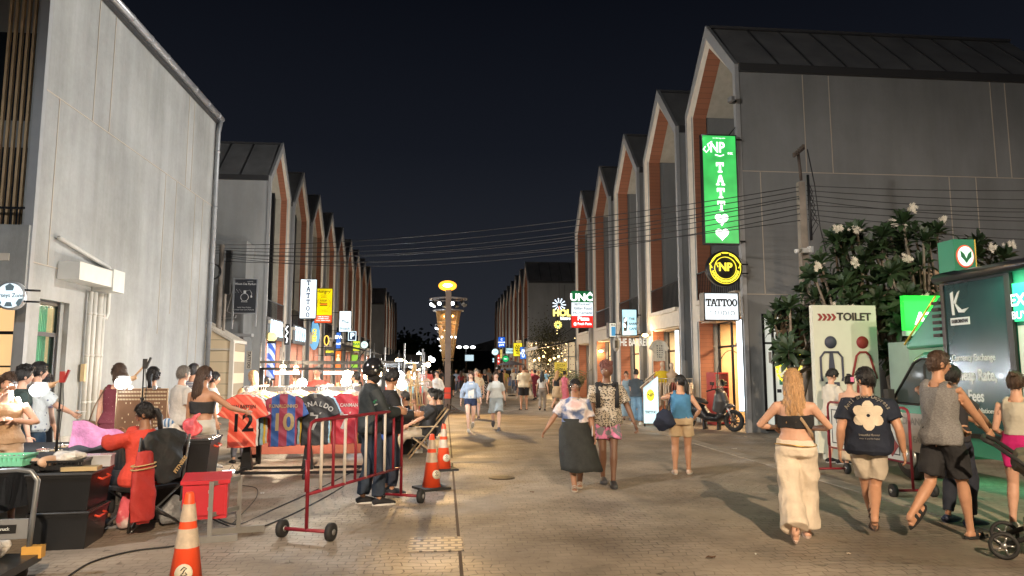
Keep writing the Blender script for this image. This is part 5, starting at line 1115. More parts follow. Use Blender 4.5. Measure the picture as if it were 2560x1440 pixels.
person('big man in a coral polo shirt at the left market stalls', P0(1063, 1030), .05, 1.8, sk='light', w=1.3, hair=('crop', 'grey'), top=tee(C_('coral', (.72, .12, .09)), sleeve=.7, z0=.95, loose=.03), bottom=dict(t='shorts', m=C_('grey shorts', (.12, .12, .13)), len=.9), shoes=('sneaker', WHITE), vox=.014, **STAND)
person('woman in a white blouse and tan skirt carrying a white bag at the left stalls', P0(1092, 1040), pi-.5, 1.62, sk='light', fem=True, hair=('bun', 'black'), top=tee(WHITE, sleeve=1.7, z0=1.0, loose=.025), bottom=dict(t='skirt', m=TANC, zb=.3), shoes=('sandal', BLACKC), extras=lambda d: fused((lambda m: (m.ball(d['hands'][0]+Vector((0, .03, -.2)), (.1, .06, .16), 10, 8), m)[1])(MB()), .015, 'white_bag', mat('clear bag', (.7, .68, .62), .3, var=0), d['t'], fold=.02), rh=(.2, .2, .95), lh=(-.2, .1, .9), vox=.014, **STAND)
for i, (px, py, lb, tc, bc, hr, yw, f) in enumerate(((1130, 992, 'woman in a black dress beyond the lamp tower post', (.02, .02, .02), (.02, .02, .02), ('short', 'black'), .3, True), (1152, 988, 'person in a maroon top holding up a lit phone in the far crowd', (.25, .03, .04), (.05, .05, .06), ('long', 'brown'), .2, True),
        (1118, 985, 'person in a lime t-shirt half behind the lamp tower post', (.45, .5, .08), (.1, .1, .1), ('short', 'black'), 2.9, False), (1172, 975, 'person in a white tee far down the street', (.6, .6, .58), (.08, .1, .15), ('short', 'brown'), 3.1, False),
        (1200, 972, 'distant person in an orange top in the street', (.6, .25, .08), (.05, .05, .06), ('tail', 'brown'), 0, True), (1226, 968, 'distant person in dark clothes left of the parasol', (.04, .04, .05), (.03, .03, .04), ('crop', 'black'), 0, False),
        (1330, 985, 'man with a pink cap near the tuk-tuk', (.5, .12, .2), (.1, .1, .1), ('short', 'red'), 3., False), (1338, 1000, 'person in a burgundy top pulling a trolley by the tuk-tuk', (.22, .03, .05), (.2, .03, .05), ('short', 'black'), .3, False),
        (1366, 985, 'waiter in a blue shirt by the lit cafe windows', (.1, .25, .5), (.05, .05, .06), ('short', 'black'), 2.5, False), (1105, 972, 'distant shopper in grey among the bright market bulbs', (.3, .3, .3), (.1, .1, .1), ('short', 'black'), 1, False))):
    person(lb, P0(px, py), yw, 1.68 if not f else 1.6, sk='light', fem=f, hair=hr, top=tee(C_('far%d' % i, tc), z0=.95), bottom=dict(t='pants' if not f else 'skirt', m=C_('farb%d' % i, bc)), shoes=('sneaker', BLACKC), vox=.024, **(WALK if i % 2 else STAND))

rnd = random.Random(77); FC = [('white', (.6, .6, .58)), ('black', (.03, .03, .03)), ('pale blue', (.3, .4, .55)), ('beige', (.5, .42, .3)), ('red', (.5, .06, .05)), ('grey', (.25, .25, .26)), ('olive', (.15, .17, .08)), ('yellow', (.6, .5, .12))]
for i, (px, Y) in enumerate(((1080, 40), (1098, 46), (1140, 52), (1158, 60), (1188, 48), (1222, 55), (1243, 62), (1262, 44), (1284, 52), (1298, 40), (1318, 46), (1346, 50), (1210, 70), (1176, 74), (1128, 66), (1276, 70))):
    cn, cc = FC[i % 8]; f = i % 2 == 0
    person('far stroller in a %s top, %s of the distant crowd counted from the left' % (cn, (ordn+['twelfth', 'thirteenth', 'fourteenth', 'fifteenth', 'sixteenth'])[sorted(range(16), key=lambda q: (1080, 1098, 1140, 1158, 1188, 1222, 1243, 1262, 1284, 1298, 1318, 1346, 1210, 1176, 1128, 1276)[q]).index(i)]), tuple(onY(px, 1000, Y).xy)+(0,), rnd.uniform(-.5, .5)+(pi if i % 3 else 0), rnd.uniform(1.55, 1.8), 'strollers in the far crowd', sk=['light', 'tan', 'brown'][i % 3], fem=f, hair=(['long', 'tail', 'short', 'bob', 'crop'][i % 5], ['black', 'brown', 'blond'][i % 3]), top=tee(C_('fc'+cn, cc), z0=.93), bottom=dict(t=['shorts', 'skirt', 'pants'][i % 3], m=C_('fb%d' % (i % 3), [(.05, .05, .06), (.4, .33, .24), (.08, .1, .16)][i % 3])), shoes=('sneaker', WHITE), vox=.03, **(WALK if i % 2 else WALK2))
# ================================================================ exchange van
VG = mat('van green', (.05, .27, .17), .25, .1, var=.05, coat=.6); VD = mat('van dark teal', (.02, .06, .062), .16, 0, var=.25, scale=1.2, coat=.8); VW = mat('van grey lower', (.3, .27, .24), .35, var=.1, coat=.4)
RUB = mat('rubber', (.02, .02, .02), .7, var=.1); STEEL = mat('brushed steel', (.45, .45, .45), .35, .8, var=.05); VTX = mat('van lettering', (.62, .66, .64), .4, var=0)
t = thing('exchange_van', 'green currency exchange van with dark side panel and cab facing away', 'van', (6.9, 7.0, 0))
def yz(m, poly, x0=0, x1=1.9): m.prism([(a, b) for a, b in poly], x0, x1, 'x')
m = MB(); yz(m, [(2.27, .4), (3.95, .4), (3.97, .85), (3.85, 1.02), (3.68, 1.12), (3.0, 1.8), (2.8, 1.88), (2.27, 1.88)], .02, 1.85)
b = m.build('cab', VG, t); bv_ = b.modifiers.new('bevel', 'BEVEL'); bv_.width = .05; bv_.segments = 3
m = MB(); yz(m, [(2.32, .42), (3.74, .42), (3.74, .98), (2.32, .98)], -.004, .02); m.build('lower_side', VW, b)
m = MB(); yz(m, [(3.5, 1.14), (2.95, 1.7), (2.8, 1.76), (2.4, 1.76), (2.4, 1.14)], -.008, .02)
dw = m.build('side_window', mat('van glass', (.05, .065, .06), .06, var=0), b); m = MB(); m.tube([(-.012, 3.54, 1.12), (-.012, 2.96, 1.72), (-.012, 2.8, 1.78), (-.012, 2.38, 1.78), (-.012, 2.38, 1.12), (-.012, 3.54, 1.12)], .02, 5); m.tube([(-.012, 2.72, 1.7), (-.012, 2.74, 1.12)], .018, 5); m.build('window_seal', RUB, dw)
m = MB(); m.box((-.12, 3.42, 1.22), (.1, .12, .22)); m.cyl((0, 3.42, 1.15), (-.12, 3.42, 1.2), .015); m.build('wing_mirror', RUB, b)
m = MB(); m.box((-.01, 2.45, .95), (.02, .13, .03)); m.tube([(-.004, 2.3, .42), (-.004, 2.3, 1.1)], .006, 4); m.build('door_handle', RUB, b)
m = MB(); m.M = Matrix.Translation((-.006, 3.12, .86)); m.text('EXCHANGE', .15, (0, 0, 0), R=Matrix.Rotation(-pi/2, 3, 'Z'), bold=.01); m.build('cab_lettering', mat('faded ink', (.16, .15, .14), .5, var=0), b)
m = MB(); m.text('EASE', .13, (-.006, 2.95, .6), R=Matrix.Rotation(-pi/2, 3, 'Z')); m.build('cab_lettering', mat('faded ink', (.16, .15, .14), .5, var=0), b)
m = MB(); yz(m, [(2.25, 1.95), (3.2, 1.92), (3.22, 2.0), (2.9, 2.25), (2.45, 2.64), (2.25, 2.72)], .05, 1.8); f_ = m.build('roof_fairing', VG, t); bv_ = f_.modifiers.new('bevel', 'BEVEL'); bv_.width = .05; bv_.segments = 3
m = MB(); m.tube([(.03, 3.2, 2.0), (.03, 2.88, 2.28), (.03, 2.45, 2.66)], .015, 5); m.build('yellow_line', mat('stripe yellow', (.7, .5, .08), .4, var=0), f_)
m = MB(); yz(m, [(-1.2, .5), (2.26, .5), (2.26, 2.86), (-1.2, 2.86)]); bx = m.build('cargo_box', VG, t)
m = MB(); yz(m, [(1.12, .8), (2.2, .8), (2.2, 2.78), (1.12, 2.78)], -.02, -.002); pn = m.build('side_panel', VD, bx)
m = MB()
for a, b2, c, d_ in ((2.2, 2.27, .78, 2.85), (1.05, 1.12, .78, 2.85), (1.12, 2.2, 2.78, 2.85), (1.12, 2.2, .74, .8)): m.span((-.035, a, c), (.0, b2, d_))
m.build('panel_trim', FR, bx)
RV = Matrix.Rotation(-pi/2, 3, 'Z'); xs = -.022
m = MB(); m.text('Currency Exchange', .125, (xs, 2.13, 1.78), R=RV, align='LEFT', sx=.78); m.text('Cheap Rate,', .21, (xs, 2.13, 1.55), R=RV, align='LEFT', bold=.02, sx=.74); m.text('No Fees', .21, (xs, 2.13, 1.28), R=RV, align='LEFT', bold=.02, sx=.74); m.text('Available Nationwide', .09, (xs, 2.06, 1.1), R=RV, align='LEFT'); m.build('panel_lettering', VTX, pn)
m = MB(); m.span((-.03, 1.75, 2.22), (xs, 2.1, 2.32)); pl_ = m.build('name_plate', VTX, pn); m = MB(); m.text('KASIKORNTHAI', .068, (-.031, 1.925, 2.27), R=RV, bold=.02, sx=.62); m.build('plate_lettering', INK, pl_)
m = MB(); Kp = lambda q: [(2.08-u, v) for u, v in q]
for q in ([(.0, 2.66), (.05, 2.68), (.06, 2.36), (.02, 2.36)], [(.05, 2.52), (.14, 2.66), (.18, 2.68), (.09, 2.5)], [(.06, 2.54), (.2, 2.42), (.33, 2.44), (.24, 2.38), (.14, 2.39)]): m.prism(Kp(q), -.03, xs, 'x')
m.build('letter_emblem', VTX, pn)
m = MB()
for k in range(6): m.box((-.03, 2.36, 2.1+.09*k), (.05, .14, .045))
m.build('louvre', RUB, t)
m = MB(); m.tube([(-.1, -1.2, 2.87), (-.1, 2.25, 2.87)], .07, 8); m.span((-.05, -1.2, 2.86), (1.9, 2.2, 2.92)); m.build('awning_roll', mat('awning black', (.02, .022, .03), .3, .3, var=0), t)
m = MB(); m.span((-.06, 1.0, .5), (-.02, 1.04, 2.8)); m.build('hatch_post', FR, bx)
m = MB(); m.span((-.015, -.9, 1.0), (-.005, .98, 2.15)); m.build('counter_opening', emis('van inside', (.85, .85, .7), .22), bx)
m = MB(); m.span((-.05, -.9, 2.2), (-.02, .98, 2.66)); sc_ = m.build('green_screen', emis('screen green', (.02, .8, .32), .9), bx); m = MB(); m.text('EXCHANGE', .2, (-.055, .5, 2.45), R=RV, bold=.02); m.text('BUY SELL', .13, (-.055, .75, 2.27), R=RV); m.build('screen_lettering', LW, sc_)
for y in (3.25, -.3):
    m = MB(); m.M = Matrix.Translation((.12, y, .33)) @ Matrix.Rotation(pi/2, 4, 'Y'); m.lathe([(.17, -.1), (.3, -.1), (.33, -.06), (.33, .06), (.3, .1), (.17, .1)], n=28); wl = m.build('wheel', RUB, t)
    m = MB(); m.M = Matrix.Translation((.02, y, .33)) @ Matrix.Rotation(pi/2, 4, 'Y'); m.lathe([(.001, -.02), (.18, -.03), (.18, .02), (.001, .02)], n=20); m.build('rim', STEEL, wl)
lamp('van_light', 'AREA', (-.3, .3, 2.7), 16, (.35, 1, .6), (.15, 1.6), t, rot=(0, radians(-35), 0))
lamp('under_van_light', 'AREA', (.9, 2.4, .35), 5, (.25, 1, .5), (.8, 1.6), t)
t = thing('roof_sign', 'green block sign with a white leaf circle standing on top of the van', 'sign', (7.06, 8.75, 2.93)); m = MB(); m.span((-.34, 0, 0), (-.02, .3, .42)); m.build('block', VG, t)
m = MB(); m.M = Matrix.Translation((-.19, -.005, .19)) @ R90 @ Matrix.Diagonal((.78, .95, 1, 1)); m.lathe([(.001, 0), (.16, 0), (.16, .01), (.001, .01)], n=28); ci = m.build('red_ring', emis('ring red', (.9, .12, .06), .6), t)
m = MB(); m.M = Matrix.Translation((-.19, -.012, .19)) @ R90 @ Matrix.Diagonal((.78, .95, 1, 1)); m.lathe([(.001, 0), (.14, 0), (.14, .01), (.001, .01)], n=28); m.build('white_disc', emis('disc mint', (.75, 1, .85), .9), ci)
m = MB()
for sg in (-1, 1): m.prism([(-.19, .1), (-.19+sg*.03, .14), (-.19+sg*.07, .18), (-.19+sg*.075, .26), (-.19+sg*.03, .22), (-.19, .15)], -.035, -.025, 'y')
m.build('leaf_emblem', mat('leaf green', (.01, .15, .06), .5, var=0), ci); m = MB(); m.span((-.04, -.004, 0), (-.025, 0, .42)); m.build('gold_line', mat('stripe yellow', (.7, .5, .08), .4, var=0), t)
t = thing('atm_sign', 'bright green lit cash machine sign partly behind the van', 'sign', (8.62, 11.9, 2.62)); m = MB(); m.span((-.5, 0, -.3), (.6, .1, .32)); m.build('lit_panel', emis('atm green', (.02, .85, .06), 1.0), t); m = MB(); m.text('ATM', .3, (0, -.004, -.1), bold=.03, depth=.01); m.build('lettering', LW, t); m = MB(); m.span((-.5, 0, -.4), (.6, .1, -.31)); m.span((-.45, .02, -2.77), (.55, .6, -.5)); m.build('cabinet', mat('cabinet mint', (.45, .6, .5), .5, var=.05), t)
lamp('atm_light', 'AREA', (.0, -.15, 0), 7, (.2, 1, .3), (1, .5), t, rot=(radians(70), 0, 0))
# toilet sign board
t = thing('toilet_sign', 'tall white toilet sign with dark and red pictograms of two people', 'sign', (7.41, 12.6, 0)); m = MB(); m.span((-.62, 0, .12), (.62, .12, 2.82)); m.span((-.5, -.0, 0), (.5, .1, .12)); m.build('board', mat('sign board', (.62, .64, .54), .55, var=.03), t)
DK = mat('pictogram navy', (.05, .055, .085), .6, var=0); RD = mat('pictogram red', (.26, .03, .03), .6, var=0)
m = MB(); m.text('TOILET', .2, (.18, -.004, 2.6), bold=.02, sx=1.02, depth=.012); m.build('lettering', mat('letter dark', (.03, .02, .02), .6, var=0), t)
m = MB()
for k in range(4):
    x = -.53+.088*k
    m.prism([(x, 2.66), (x+.05, 2.66), (x+.1, 2.595), (x+.05, 2.53), (x, 2.53), (x+.05, 2.595)], -.01, -.002, 'y')
m.build('arrow', RD, t)
for sx, mt_, nm in ((-.3, DK, 'man_pictogram'), (.32, RD, 'woman_pictogram')):
    m = MB(); m.M = Matrix.Translation((sx, -.002, 2.13)) @ R90; m.lathe([(.001, 0), (.115, 0), (.115, .012), (.001, .012)], n=24); m.M = Matrix.Identity(4)
    if sx < 0: P = [(-.19, 1.42), (-.21, 1.48), (-.21, 1.85), (-.13, 1.95), (.13, 1.95), (.21, 1.85), (.21, 1.48), (.19, 1.42)]; Q = [(-.03, 1.93), (.03, 1.93), (.06, 1.62), (0, 1.5), (-.06, 1.62)]
    else: P = [(-.24, 1.46), (-.13, 1.88), (-.06, 1.95), (.06, 1.95), (.13, 1.88), (.24, 1.46)]; Q = [(-.16, 1.2), (.16, 1.2), (.13, 1.55), (-.13, 1.55)]
    m.tube([(sx+u, -.012, v) for u, v in P], .02, 6); m.prism([(sx+u, v) for u, v in Q], -.02, -.002, 'y')
    if sx < 0: m.prism([(sx-.15, .9), (sx+.15, .9), (sx+.13, 1.4), (sx-.13, 1.4)], -.02, -.002, 'y')
    else: m.prism([(sx-.1, .7), (sx+.1, .7), (sx+.13, 1.2), (sx-.13, 1.2)], -.02, -.002, 'y')
    m.build(nm, mt_, t)
t = thing('poster_board', 'brown poster board with two dark standing silhouettes fixed on the utility pole', 'poster', (7.52, 14.85, 2.47)); m = MB(); m.span((-.29, 0, -.37), (.29, .03, .37)); m.build('board', mat('poster brown', (.2, .13, .07), .6, var=.4, scale=3), t)
m = MB()
for x in (-.08, .1): m.M = Matrix.Translation((x, -.004, 0)) @ Matrix.Diagonal((1, .05, 1, 1)); m.ball((0, 0, .22), .045, 8, 6); m.tube([(0, 0, .17), (0, 0, 0)], [.06, .05], 8); m.tube([(-.02, 0, 0), (-.03, 0, -.28)], .028, 6); m.tube([(.02, 0, 0), (.03, 0, -.28)], .028, 6)
m.build('silhouette', mat('silhouette', (.02, .02, .025), .7, var=0), t)
# frangipani
LEAF = mat('frangipani leaf', (.03, .058, .022), .5, var=.45, scale=2.5); BARK = mat('frangipani bark', (.22, .18, .14), .8, var=.3, scale=8, bump=.4)
def plumeria(label, base, stems, seed, ntip, cen, rad, flowers):
    rnd = random.Random(seed); t = thing('frangipani_tree', label, 'tree', base); tr = MB(); cr = MB(); fl = []
    tips = []
    for _ in range(ntip):
        a = rnd.uniform(0, 2*pi); u = rnd.uniform(.25, 1)**.5; e = rnd.uniform(-.55, 1)
        tips.append(Vector((cen[0]+rad[0]*u*cos(a)*math.sqrt(max(.1, 1-max(0, e)**2)), cen[1]+rad[1]*u*sin(a), cen[2]+rad[2]*e+.25*cos(a)*0)))
    for p in tips:
        s_ = min(stems, key=lambda q: (Vector(q)-p).length+rnd.uniform(0, .6)); s_ = Vector(s_); mid = s_.lerp(p, .55)+Vector((0, 0, -.12)); tr.tube([s_, mid, p], [.045, .03, .02], 6)
        d0 = ((p-Vector(cen)).normalized()+Vector((0, 0, .9))+Vector((0, -.25, 0))).normalized()
        n = rnd.randint(15, 20); ax = d0.orthogonal().normalized(); bx_ = d0.cross(ax)
        for k in range(n):
            a = k*2.4+rnd.uniform(-.2, .2); up = .95-.95*k/n+rnd.uniform(-.12, .12); L = rnd.uniform(.3, .42); wd = L*.14
            d = ((ax*cos(a)+bx_*sin(a))*(1.05-up*.75)+d0*up).normalized(); sd = d.cross(d0)
            if sd.length < .01: sd = ax
            sd.normalize(); nn = sd.cross(d); q0 = p-d0*.02*k/n
            pts = [q0, q0+d*L*.35+nn*.0, q0+d*L*.72-d0*.02, q0+d*L-d0*.06*(1+.6*(1-up))]
            ws = [.006, wd*.8, wd, .004]; o = len(cr.v)
            vs = []
            for q, w_ in zip(pts, ws): vs += [q+sd*w_+nn*w_*.25, q, q-sd*w_+nn*w_*.25]
            cr.add(vs, [(3*i+j, 3*i+j+1, 3*i+j+4, 3*i+j+3) for i in range(3) for j in range(2)], True)
        if rnd.random() < flowers: fl.append((p+d0*.22-Vector((0, .3, 0)), d0))
    for q in stems:
        b0 = Vector((rnd.uniform(-.15, .15), rnd.uniform(-.1, .1), 0)); q = Vector(q); tr.tube([b0, b0.lerp(q, .5)+Vector((rnd.uniform(-.1, .1), 0, 0)), q], [.09, .07, .05], 8)
    tr.build('trunk', BARK, t); cr.build('crown', LEAF, t, recalc=False)
    fm = mat('frangipani flower', (.75, .7, .6), .6, var=.1)
    for p, d0 in fl:
        m = MB()
        for _ in range(22):
            c = p+Vector((rnd.gauss(0, .5), rnd.uniform(-1, .2), rnd.gauss(0, .5)))*.08
            for k in range(5):
                a = 2*pi*k/5; e1 = Vector((cos(a), -.3, sin(a)))*.036; e2 = Vector((cos(a+.7), -.25, sin(a+.7)))*.033; m.add([c, c+e1*.7+e2*-.1, c+e1+e2*.3, c+e2*.8], [(0, 1, 2, 3)])
        m.build('flower_cluster', fm, t, recalc=False)
    return t
plumeria('big frangipani tree with white blossom clusters behind the toilet sign and van', (9.2, 13.6, 0), [(-1.1, 0, 1.7), (-.3, .1, 1.9), (.5, 0, 2.1), (1.1, .2, 2.2)], 11, 128, (.15, 0, 3.15), (2.45, .9, 1.4), .17)
plumeria('lower frangipani tree overlapping the pole left of the toilet sign', (7.1, 13.9, 0), [(-.1, 0, 1.5), (.3, 0, 1.7)], 5, 28, (.15, -.1, 2.3), (.95, .5, .8), .12)
plumeria('small frangipani growing between the toilet sign and the green cash machine sign', (8.75, 12.95, 0), [(-.2, 0, 1.2), (.25, 0, 1.3)], 8, 9, (.0, -.1, 1.85), (.35, .3, .4), .0)
# ================================================================ barriers
def barrier(label, loc, rz, L, panel=False, H_=1.12, z0=.42, cols=('barrier red', 'barrier white')):
    RDM = mat('barrier red', (.24, .016, .028), .4, var=.15, scale=6, bump=.05); WHM = mat('barrier white', (.62, .57, .5), .5, var=.1)
    t = thing('crowd_barrier', label, 'barrier', loc, rz)
    m = MB(); r = .018
    m.tube([(0, 0, .08), (0, 0, H_-.08), (.03, 0, H_-.02), (.09, 0, H_), (L-.09, 0, H_), (L-.03, 0, H_-.02), (L, 0, H_-.08), (L, 0, .08)], r, 8); m.tube([(0, 0, z0), (L, 0, z0)], r*.9, 8)
    m.tube([(-.03, 0, .45), (-.03, 0, .75)], .015, 6); m.build('frame', RDM, t)
    n = 8
    if not panel:
        for k in range(1, n+1):
            x = L*k/(n+1); m = MB(); m.tube([(x, 0, z0), (x, 0, H_-.01)], .016, 8); m.build('bar', WHM if k % 2 else RDM, t)
    for x in (0, L):
        m = MB(); m.tube([(x, -.27, .085), (x, .27, .085)], .018, 8); a = m.build('axle', RDM, t)
        for y in (-.27, .27):
            m = MB(); m.M = Matrix.Translation((x, y, .085)) @ R90; m.lathe([(.02, -.03), (.06, -.03), (.085, -.022), (.085, .022), (.06, .03), (.02, .03)], n=20); w_ = m.build('wheel', RUB, a); m = MB(); m.M = Matrix.Translation((x, y, .085)) @ R90; m.lathe([(.001, -.034), (.028, -.034), (.028, .034), (.001, .034)], n=12); m.build('hub', STEEL, w_)
    if panel:
        m = MB(); m.span((.1, -.03, z0+.02), (L-.12, -.01, H_-.05)); p_ = m.build('notice_board', mat('notice white', (.6, .6, .55), .5, var=.03), t)
        m = MB()
        for a0, b0 in (((.16, z0+.08), (L-.18, z0+.095)), ((.16, H_-.12), (L-.18, H_-.105)), ((.16, z0+.08), (.175, H_-.11)), ((L-.195, z0+.08), (L-.18, H_-.11))): m.span((a0[0], -.035, a0[1]), (b0[0], -.031, b0[1]))
        for xx in (.4,): m.tube([(xx+.1*cos(a), -.034, H_-.24+.1*sin(a)) for a in [2*pi*k/20 for k in range(21)]], .006, 4); m.text('AO NANG', .04, (xx, -.034, H_-.3))
        m.tube([(.36, -.034, H_-.22), (.42, -.034, H_-.18), (.44, -.034, H_-.24), (.38, -.034, H_-.26)], .008, 4); m.build('notice_lettering', INK, p_)
        m = MB(); m.prism([(L-.5, z0+.2), (L-.35, z0+.35), (L-.2, z0+.2), (L-.35, z0+.05)], -.036, -.032, 'y'); m.build('red_diamond', RD, p_)
    return t
barrier('red and white wheeled crowd barrier standing in front of the man in the helmet', (-1.31, 7.25, 0), math.atan2(1.88, .79), 2.04)
barrier('red wheeled barrier carrying a white notice board, by the van on the right', (6.05, 10.9, 0), -pi/2-.02, 2.05, panel=True)
# ================================================================ traffic cones
def cone(label, x, y, rz=0, src=None, lean=0):
    t = thing('traffic_cone', label, 'traffic cone', (x, y, 0), rz, 'orange traffic cones')
    OR = mat('cone orange', (.85, .085, .025), .5, var=.06); WT = mat('cone reflective', (.55, .46, .36), .35, .1, var=.15, scale=20)
    r = lambda z: .126-.096*(z-.03)/.70
    m = MB(); m.box((0, 0, .015), (.4, .4, .03)); m.build('base', RUB, t)
    m = MB(); m.lathe([(r(.03), .03), (r(.73), .73), (r(.73)*.8, .74)], n=28); m.build('body', OR, t)
    for z0, z1 in ((.36, .49), (.54, .66)):
        m = MB(); m.lathe([(r(z0)+.003, z0), (r(z1)+.003, z1)], n=28, cap=False); m.build('reflective_band', WT, t)
    m = MB(); z = .2; c = Vector((.02, -r(z)-.003, z))
    m.M = Matrix.Translation(c) @ Matrix.Rotation(-.165, 4, 'X') @ R90; m.lathe([(.001, -.003), (.062, -.003), (.062, .003), (.001, .003)], n=20); s_ = m.build('sticker', mat('sticker cream', (.6, .55, .42), .5, var=0), t)
    m = MB(); R = Matrix.Rotation(-.165, 3, 'X'); m.M = Matrix.Translation(c+Vector((0, -.004, 0))); m.text('AO NANG', .024, (0, 0, -.03), R=R, bold=.03, depth=.002); m.text('LANDMARK', .013, (0, 0, -.045), R=R, depth=.002)
    m.tube([R@Vector(p) for p in ((-.02, 0, .02), (0, 0, .042), (.02, 0, .03), (.005, 0, .022), (-.005, 0, .0), (-.02, 0, -.01), (.0, 0, -.018), (.025, 0, -.008), (.012, 0, .006))], .004, 4); m.build('sticker_lettering', INK, s_)
    return t
cone('large orange and white traffic cone with a round sticker, nearest bottom left', -1.83, 5.5, .0)
cone('orange traffic cone just right of the barrier, nearer of the pair', -.16, 10.1, .5)
cone('orange traffic cone standing behind its twin by the long joint', .0, 11.95, .3)
# ================================================================ pushchair
t = thing('pushchair', 'olive and black folding pushchair pushed at the right edge', 'pushchair', (4.84, 5.95, 0), -.7)
CN = C_('olive canvas', (.12, .11, .08)); 
for y in (-.0, .5):
    m = MB(); m.tube([(-.02, y, .97), (.3, y, .72), (.75, y, .38), (1.0, y, .14)], .018, 8); m.tube([(.02, y, .12), (.22, y, .22), (.5, y, .56)], .022, 8); m.build('frame_tube', RUB, t)
m = MB(); m.tube([(-.02, -.0, .97), (-.08, .0, 1.0), (-.1, .08, 1.01), (-.1, .42, 1.01), (-.08, .5, 1.0), (-.02, .5, .97)], .02, 8); m.build('handle', RUB, t)
for x, y in ((.0, -.03), (.0, .53), (1.0, -.03), (1.0, .53)):
    m = MB(); m.M = Matrix.Translation((x, y, .115)) @ R90; m.lathe([(.085, -.02), (.115, -.015), (.115, .015), (.085, .02), (.085, -.02)], n=26, cap=False); w_ = m.build('wheel', RUB, t)
    m = MB(); m.M = Matrix.Translation((x, y, .115)) @ R90; m.lathe([(.084, -.022), (.09, -.022), (.09, -.012), (.084, -.012)], n=26, cap=False); m.lathe([(.001, -.02), (.025, -.02), (.025, .02), (.001, .02)], n=10)
    m.M = Matrix.Translation((x, y, .115))
    for k in range(5): m.tube([(.02*cos(k*1.257), 0, .02*sin(k*1.257)), (.085*cos(k*1.257), 0, .085*sin(k*1.257))], .008, 5)
    m.build('spoke', STEEL, w_)
m = MB(); m.tube([(.12, .25, .84), (.3, .25, .8), (.45, .25, .66), (.62, .25, .5)], [(.1, .2), (.16, .24), (.12, .24), (.06, .22)], 16, up=(0, 0, 1)); fused(m, .02, 'hood', CN, t, fold=.02)
m = MB(); m.tube([(.4, .25, .62), (.6, .25, .4), (.85, .25, .36)], [(.04, .21), (.05, .22), (.03, .2)], 12, up=(0, 0, 1)); m.build('seat', CN, t)
m = MB(); m.box((.35, .25, .22), (.4, .36, .16)); m.build('basket', CN, t); m = MB(); m.span((.28, -.04, .3), (.42, -.0, .52)); m.build('side_pocket', CN, t)
# ================================================================ scooter
def scooter(loc, rz):
    t = thing('motor_scooter', 'large black and silver motor scooter parked by the tattoo studio', 'motor scooter', loc, rz)     # local +x forward
    SB = mat('scooter black', (.012, .012, .014), .3, var=0, coat=.4); SS = mat('scooter silver', (.07, .07, .072), .35, .3, var=0, coat=.4)
    for x, r in ((0, .26), (1.4, .29)):
        m = MB(); m.M = Matrix.Translation((x, 0, r)) @ R90; m.lathe([(r*.68, -.06), (r*.9, -.065), (r, 0), (r*.9, .065), (r*.68, .06), (r*.68, -.06)], n=32, cap=False); w_ = m.build('wheel', RUB, t)
        m = MB(); m.M = Matrix.Translation((x, 0, r))
        for k in range(10):
            a = k*pi/5; m.tube([(.04*cos(a), 0, .04*sin(a)), (r*.7*cos(a+.15), 0, r*.7*sin(a+.15))], .012, 5)
        m.M = m.M @ R90; m.lathe([(r*.64, -.05), (r*.69, -.05), (r*.69, .05), (r*.64, .05)], n=28, cap=False); m.lathe([(.001, -.05), (.06, -.05), (.06, .05), (.001, .05)], n=14); m.build('rim', SS if x else SB, w_)
    m = MB(); m.tube([(-.25, 0, .72), (.1, 0, .66), (.45, 0, .5), (.65, 0, .35), (.95, 0, .33), (1.1, 0, .5)], [(.08, .11), (.15, .17), (.2, .18), (.13, .17), (.11, .17), (.16, .15)], 14, up=(0, 0, 1)); fused(m, .02, 'body', SB, t)
    m = MB(); m.tube([(.96, 0, .5), (1.05, 0, .8), (1.02, 0, 1.0), (.98, 0, 1.08)], [(.18, .2), (.2, .24), (.14, .2), (.05, .1)], 14, up=(1, 0, 0)); m.tube([(1.15, 0, .62), (1.32, 0, .68), (1.45, 0, .66)], [(.06, .1), (.07, .11), (.02, .05)], 10, up=(0, 0, 1)); fused(m, .02, 'front_fairing', SS, t)
    m = MB(); m.tube([(-.35, 0, .86), (-.1, 0, .84), (.25, 0, .84), (.5, 0, .78), (.62, 0, .72)], [(.03, .09), (.06, .15), (.05, .15), (.07, .13), (.03, .08)], 12, up=(0, 0, 1)); m.build('seat', RUB, t)
    m = MB(); m.tube([(-.4, .1, .88), (-.52, .08, .92), (-.52, -.08, .92), (-.4, -.1, .88)], .016, 6); m.build('grab_rail', RUB, t)
    m = MB(); m.tube([(1.0, 0, .9), (.9, 0, 1.08)], .03); m.tube([(.82, -.36, 1.05), (.9, -.15, 1.1), (.9, .15, 1.1), (.82, .36, 1.05)], .018, 8); m.build('handlebar', RUB, t)
    for y in (-.3, .3): m = MB(); m.tube([(.9, y*.8, 1.1), (.98, y, 1.22)], .01, 5); m.box((.98, y*1.15, 1.26), (.05, .14, .08)); m.build('mirror', RUB, t)
    m = MB(); m.add([(1.1, -.14, .98), (1.1, .14, .98), (.98, .1, 1.35), (.98, -.1, 1.35)], [(0, 1, 2, 3)]); m.build('windscreen', mat('scooter screen', (.3, .33, .35), .1, var=0, alpha=.4), t)
    for y in (-.07, .07): m = MB(); m.tube([(1.17, y, .8), (1.4, y, .3)], .025, 6); m.build('fork', STEEL, t)
    m = MB(); m.box((1.2, 0, .78), (.04, .22, .06)); m.build('headlight', mat('headlight glass', (.6, .6, .6), .1, var=0), t); m = MB(); m.tube([(.0, -.16, .3), (.35, -.14, .28)], [.05, .035], 8); m.build('exhaust', STEEL, t); m = MB(); m.tube([(.5, .12, .2), (.48, .25, 0)], .015, 5); m.build('side_stand', STEEL, t)
scooter((6.75, 19.55, 0), math.atan2(-1.15, .95))
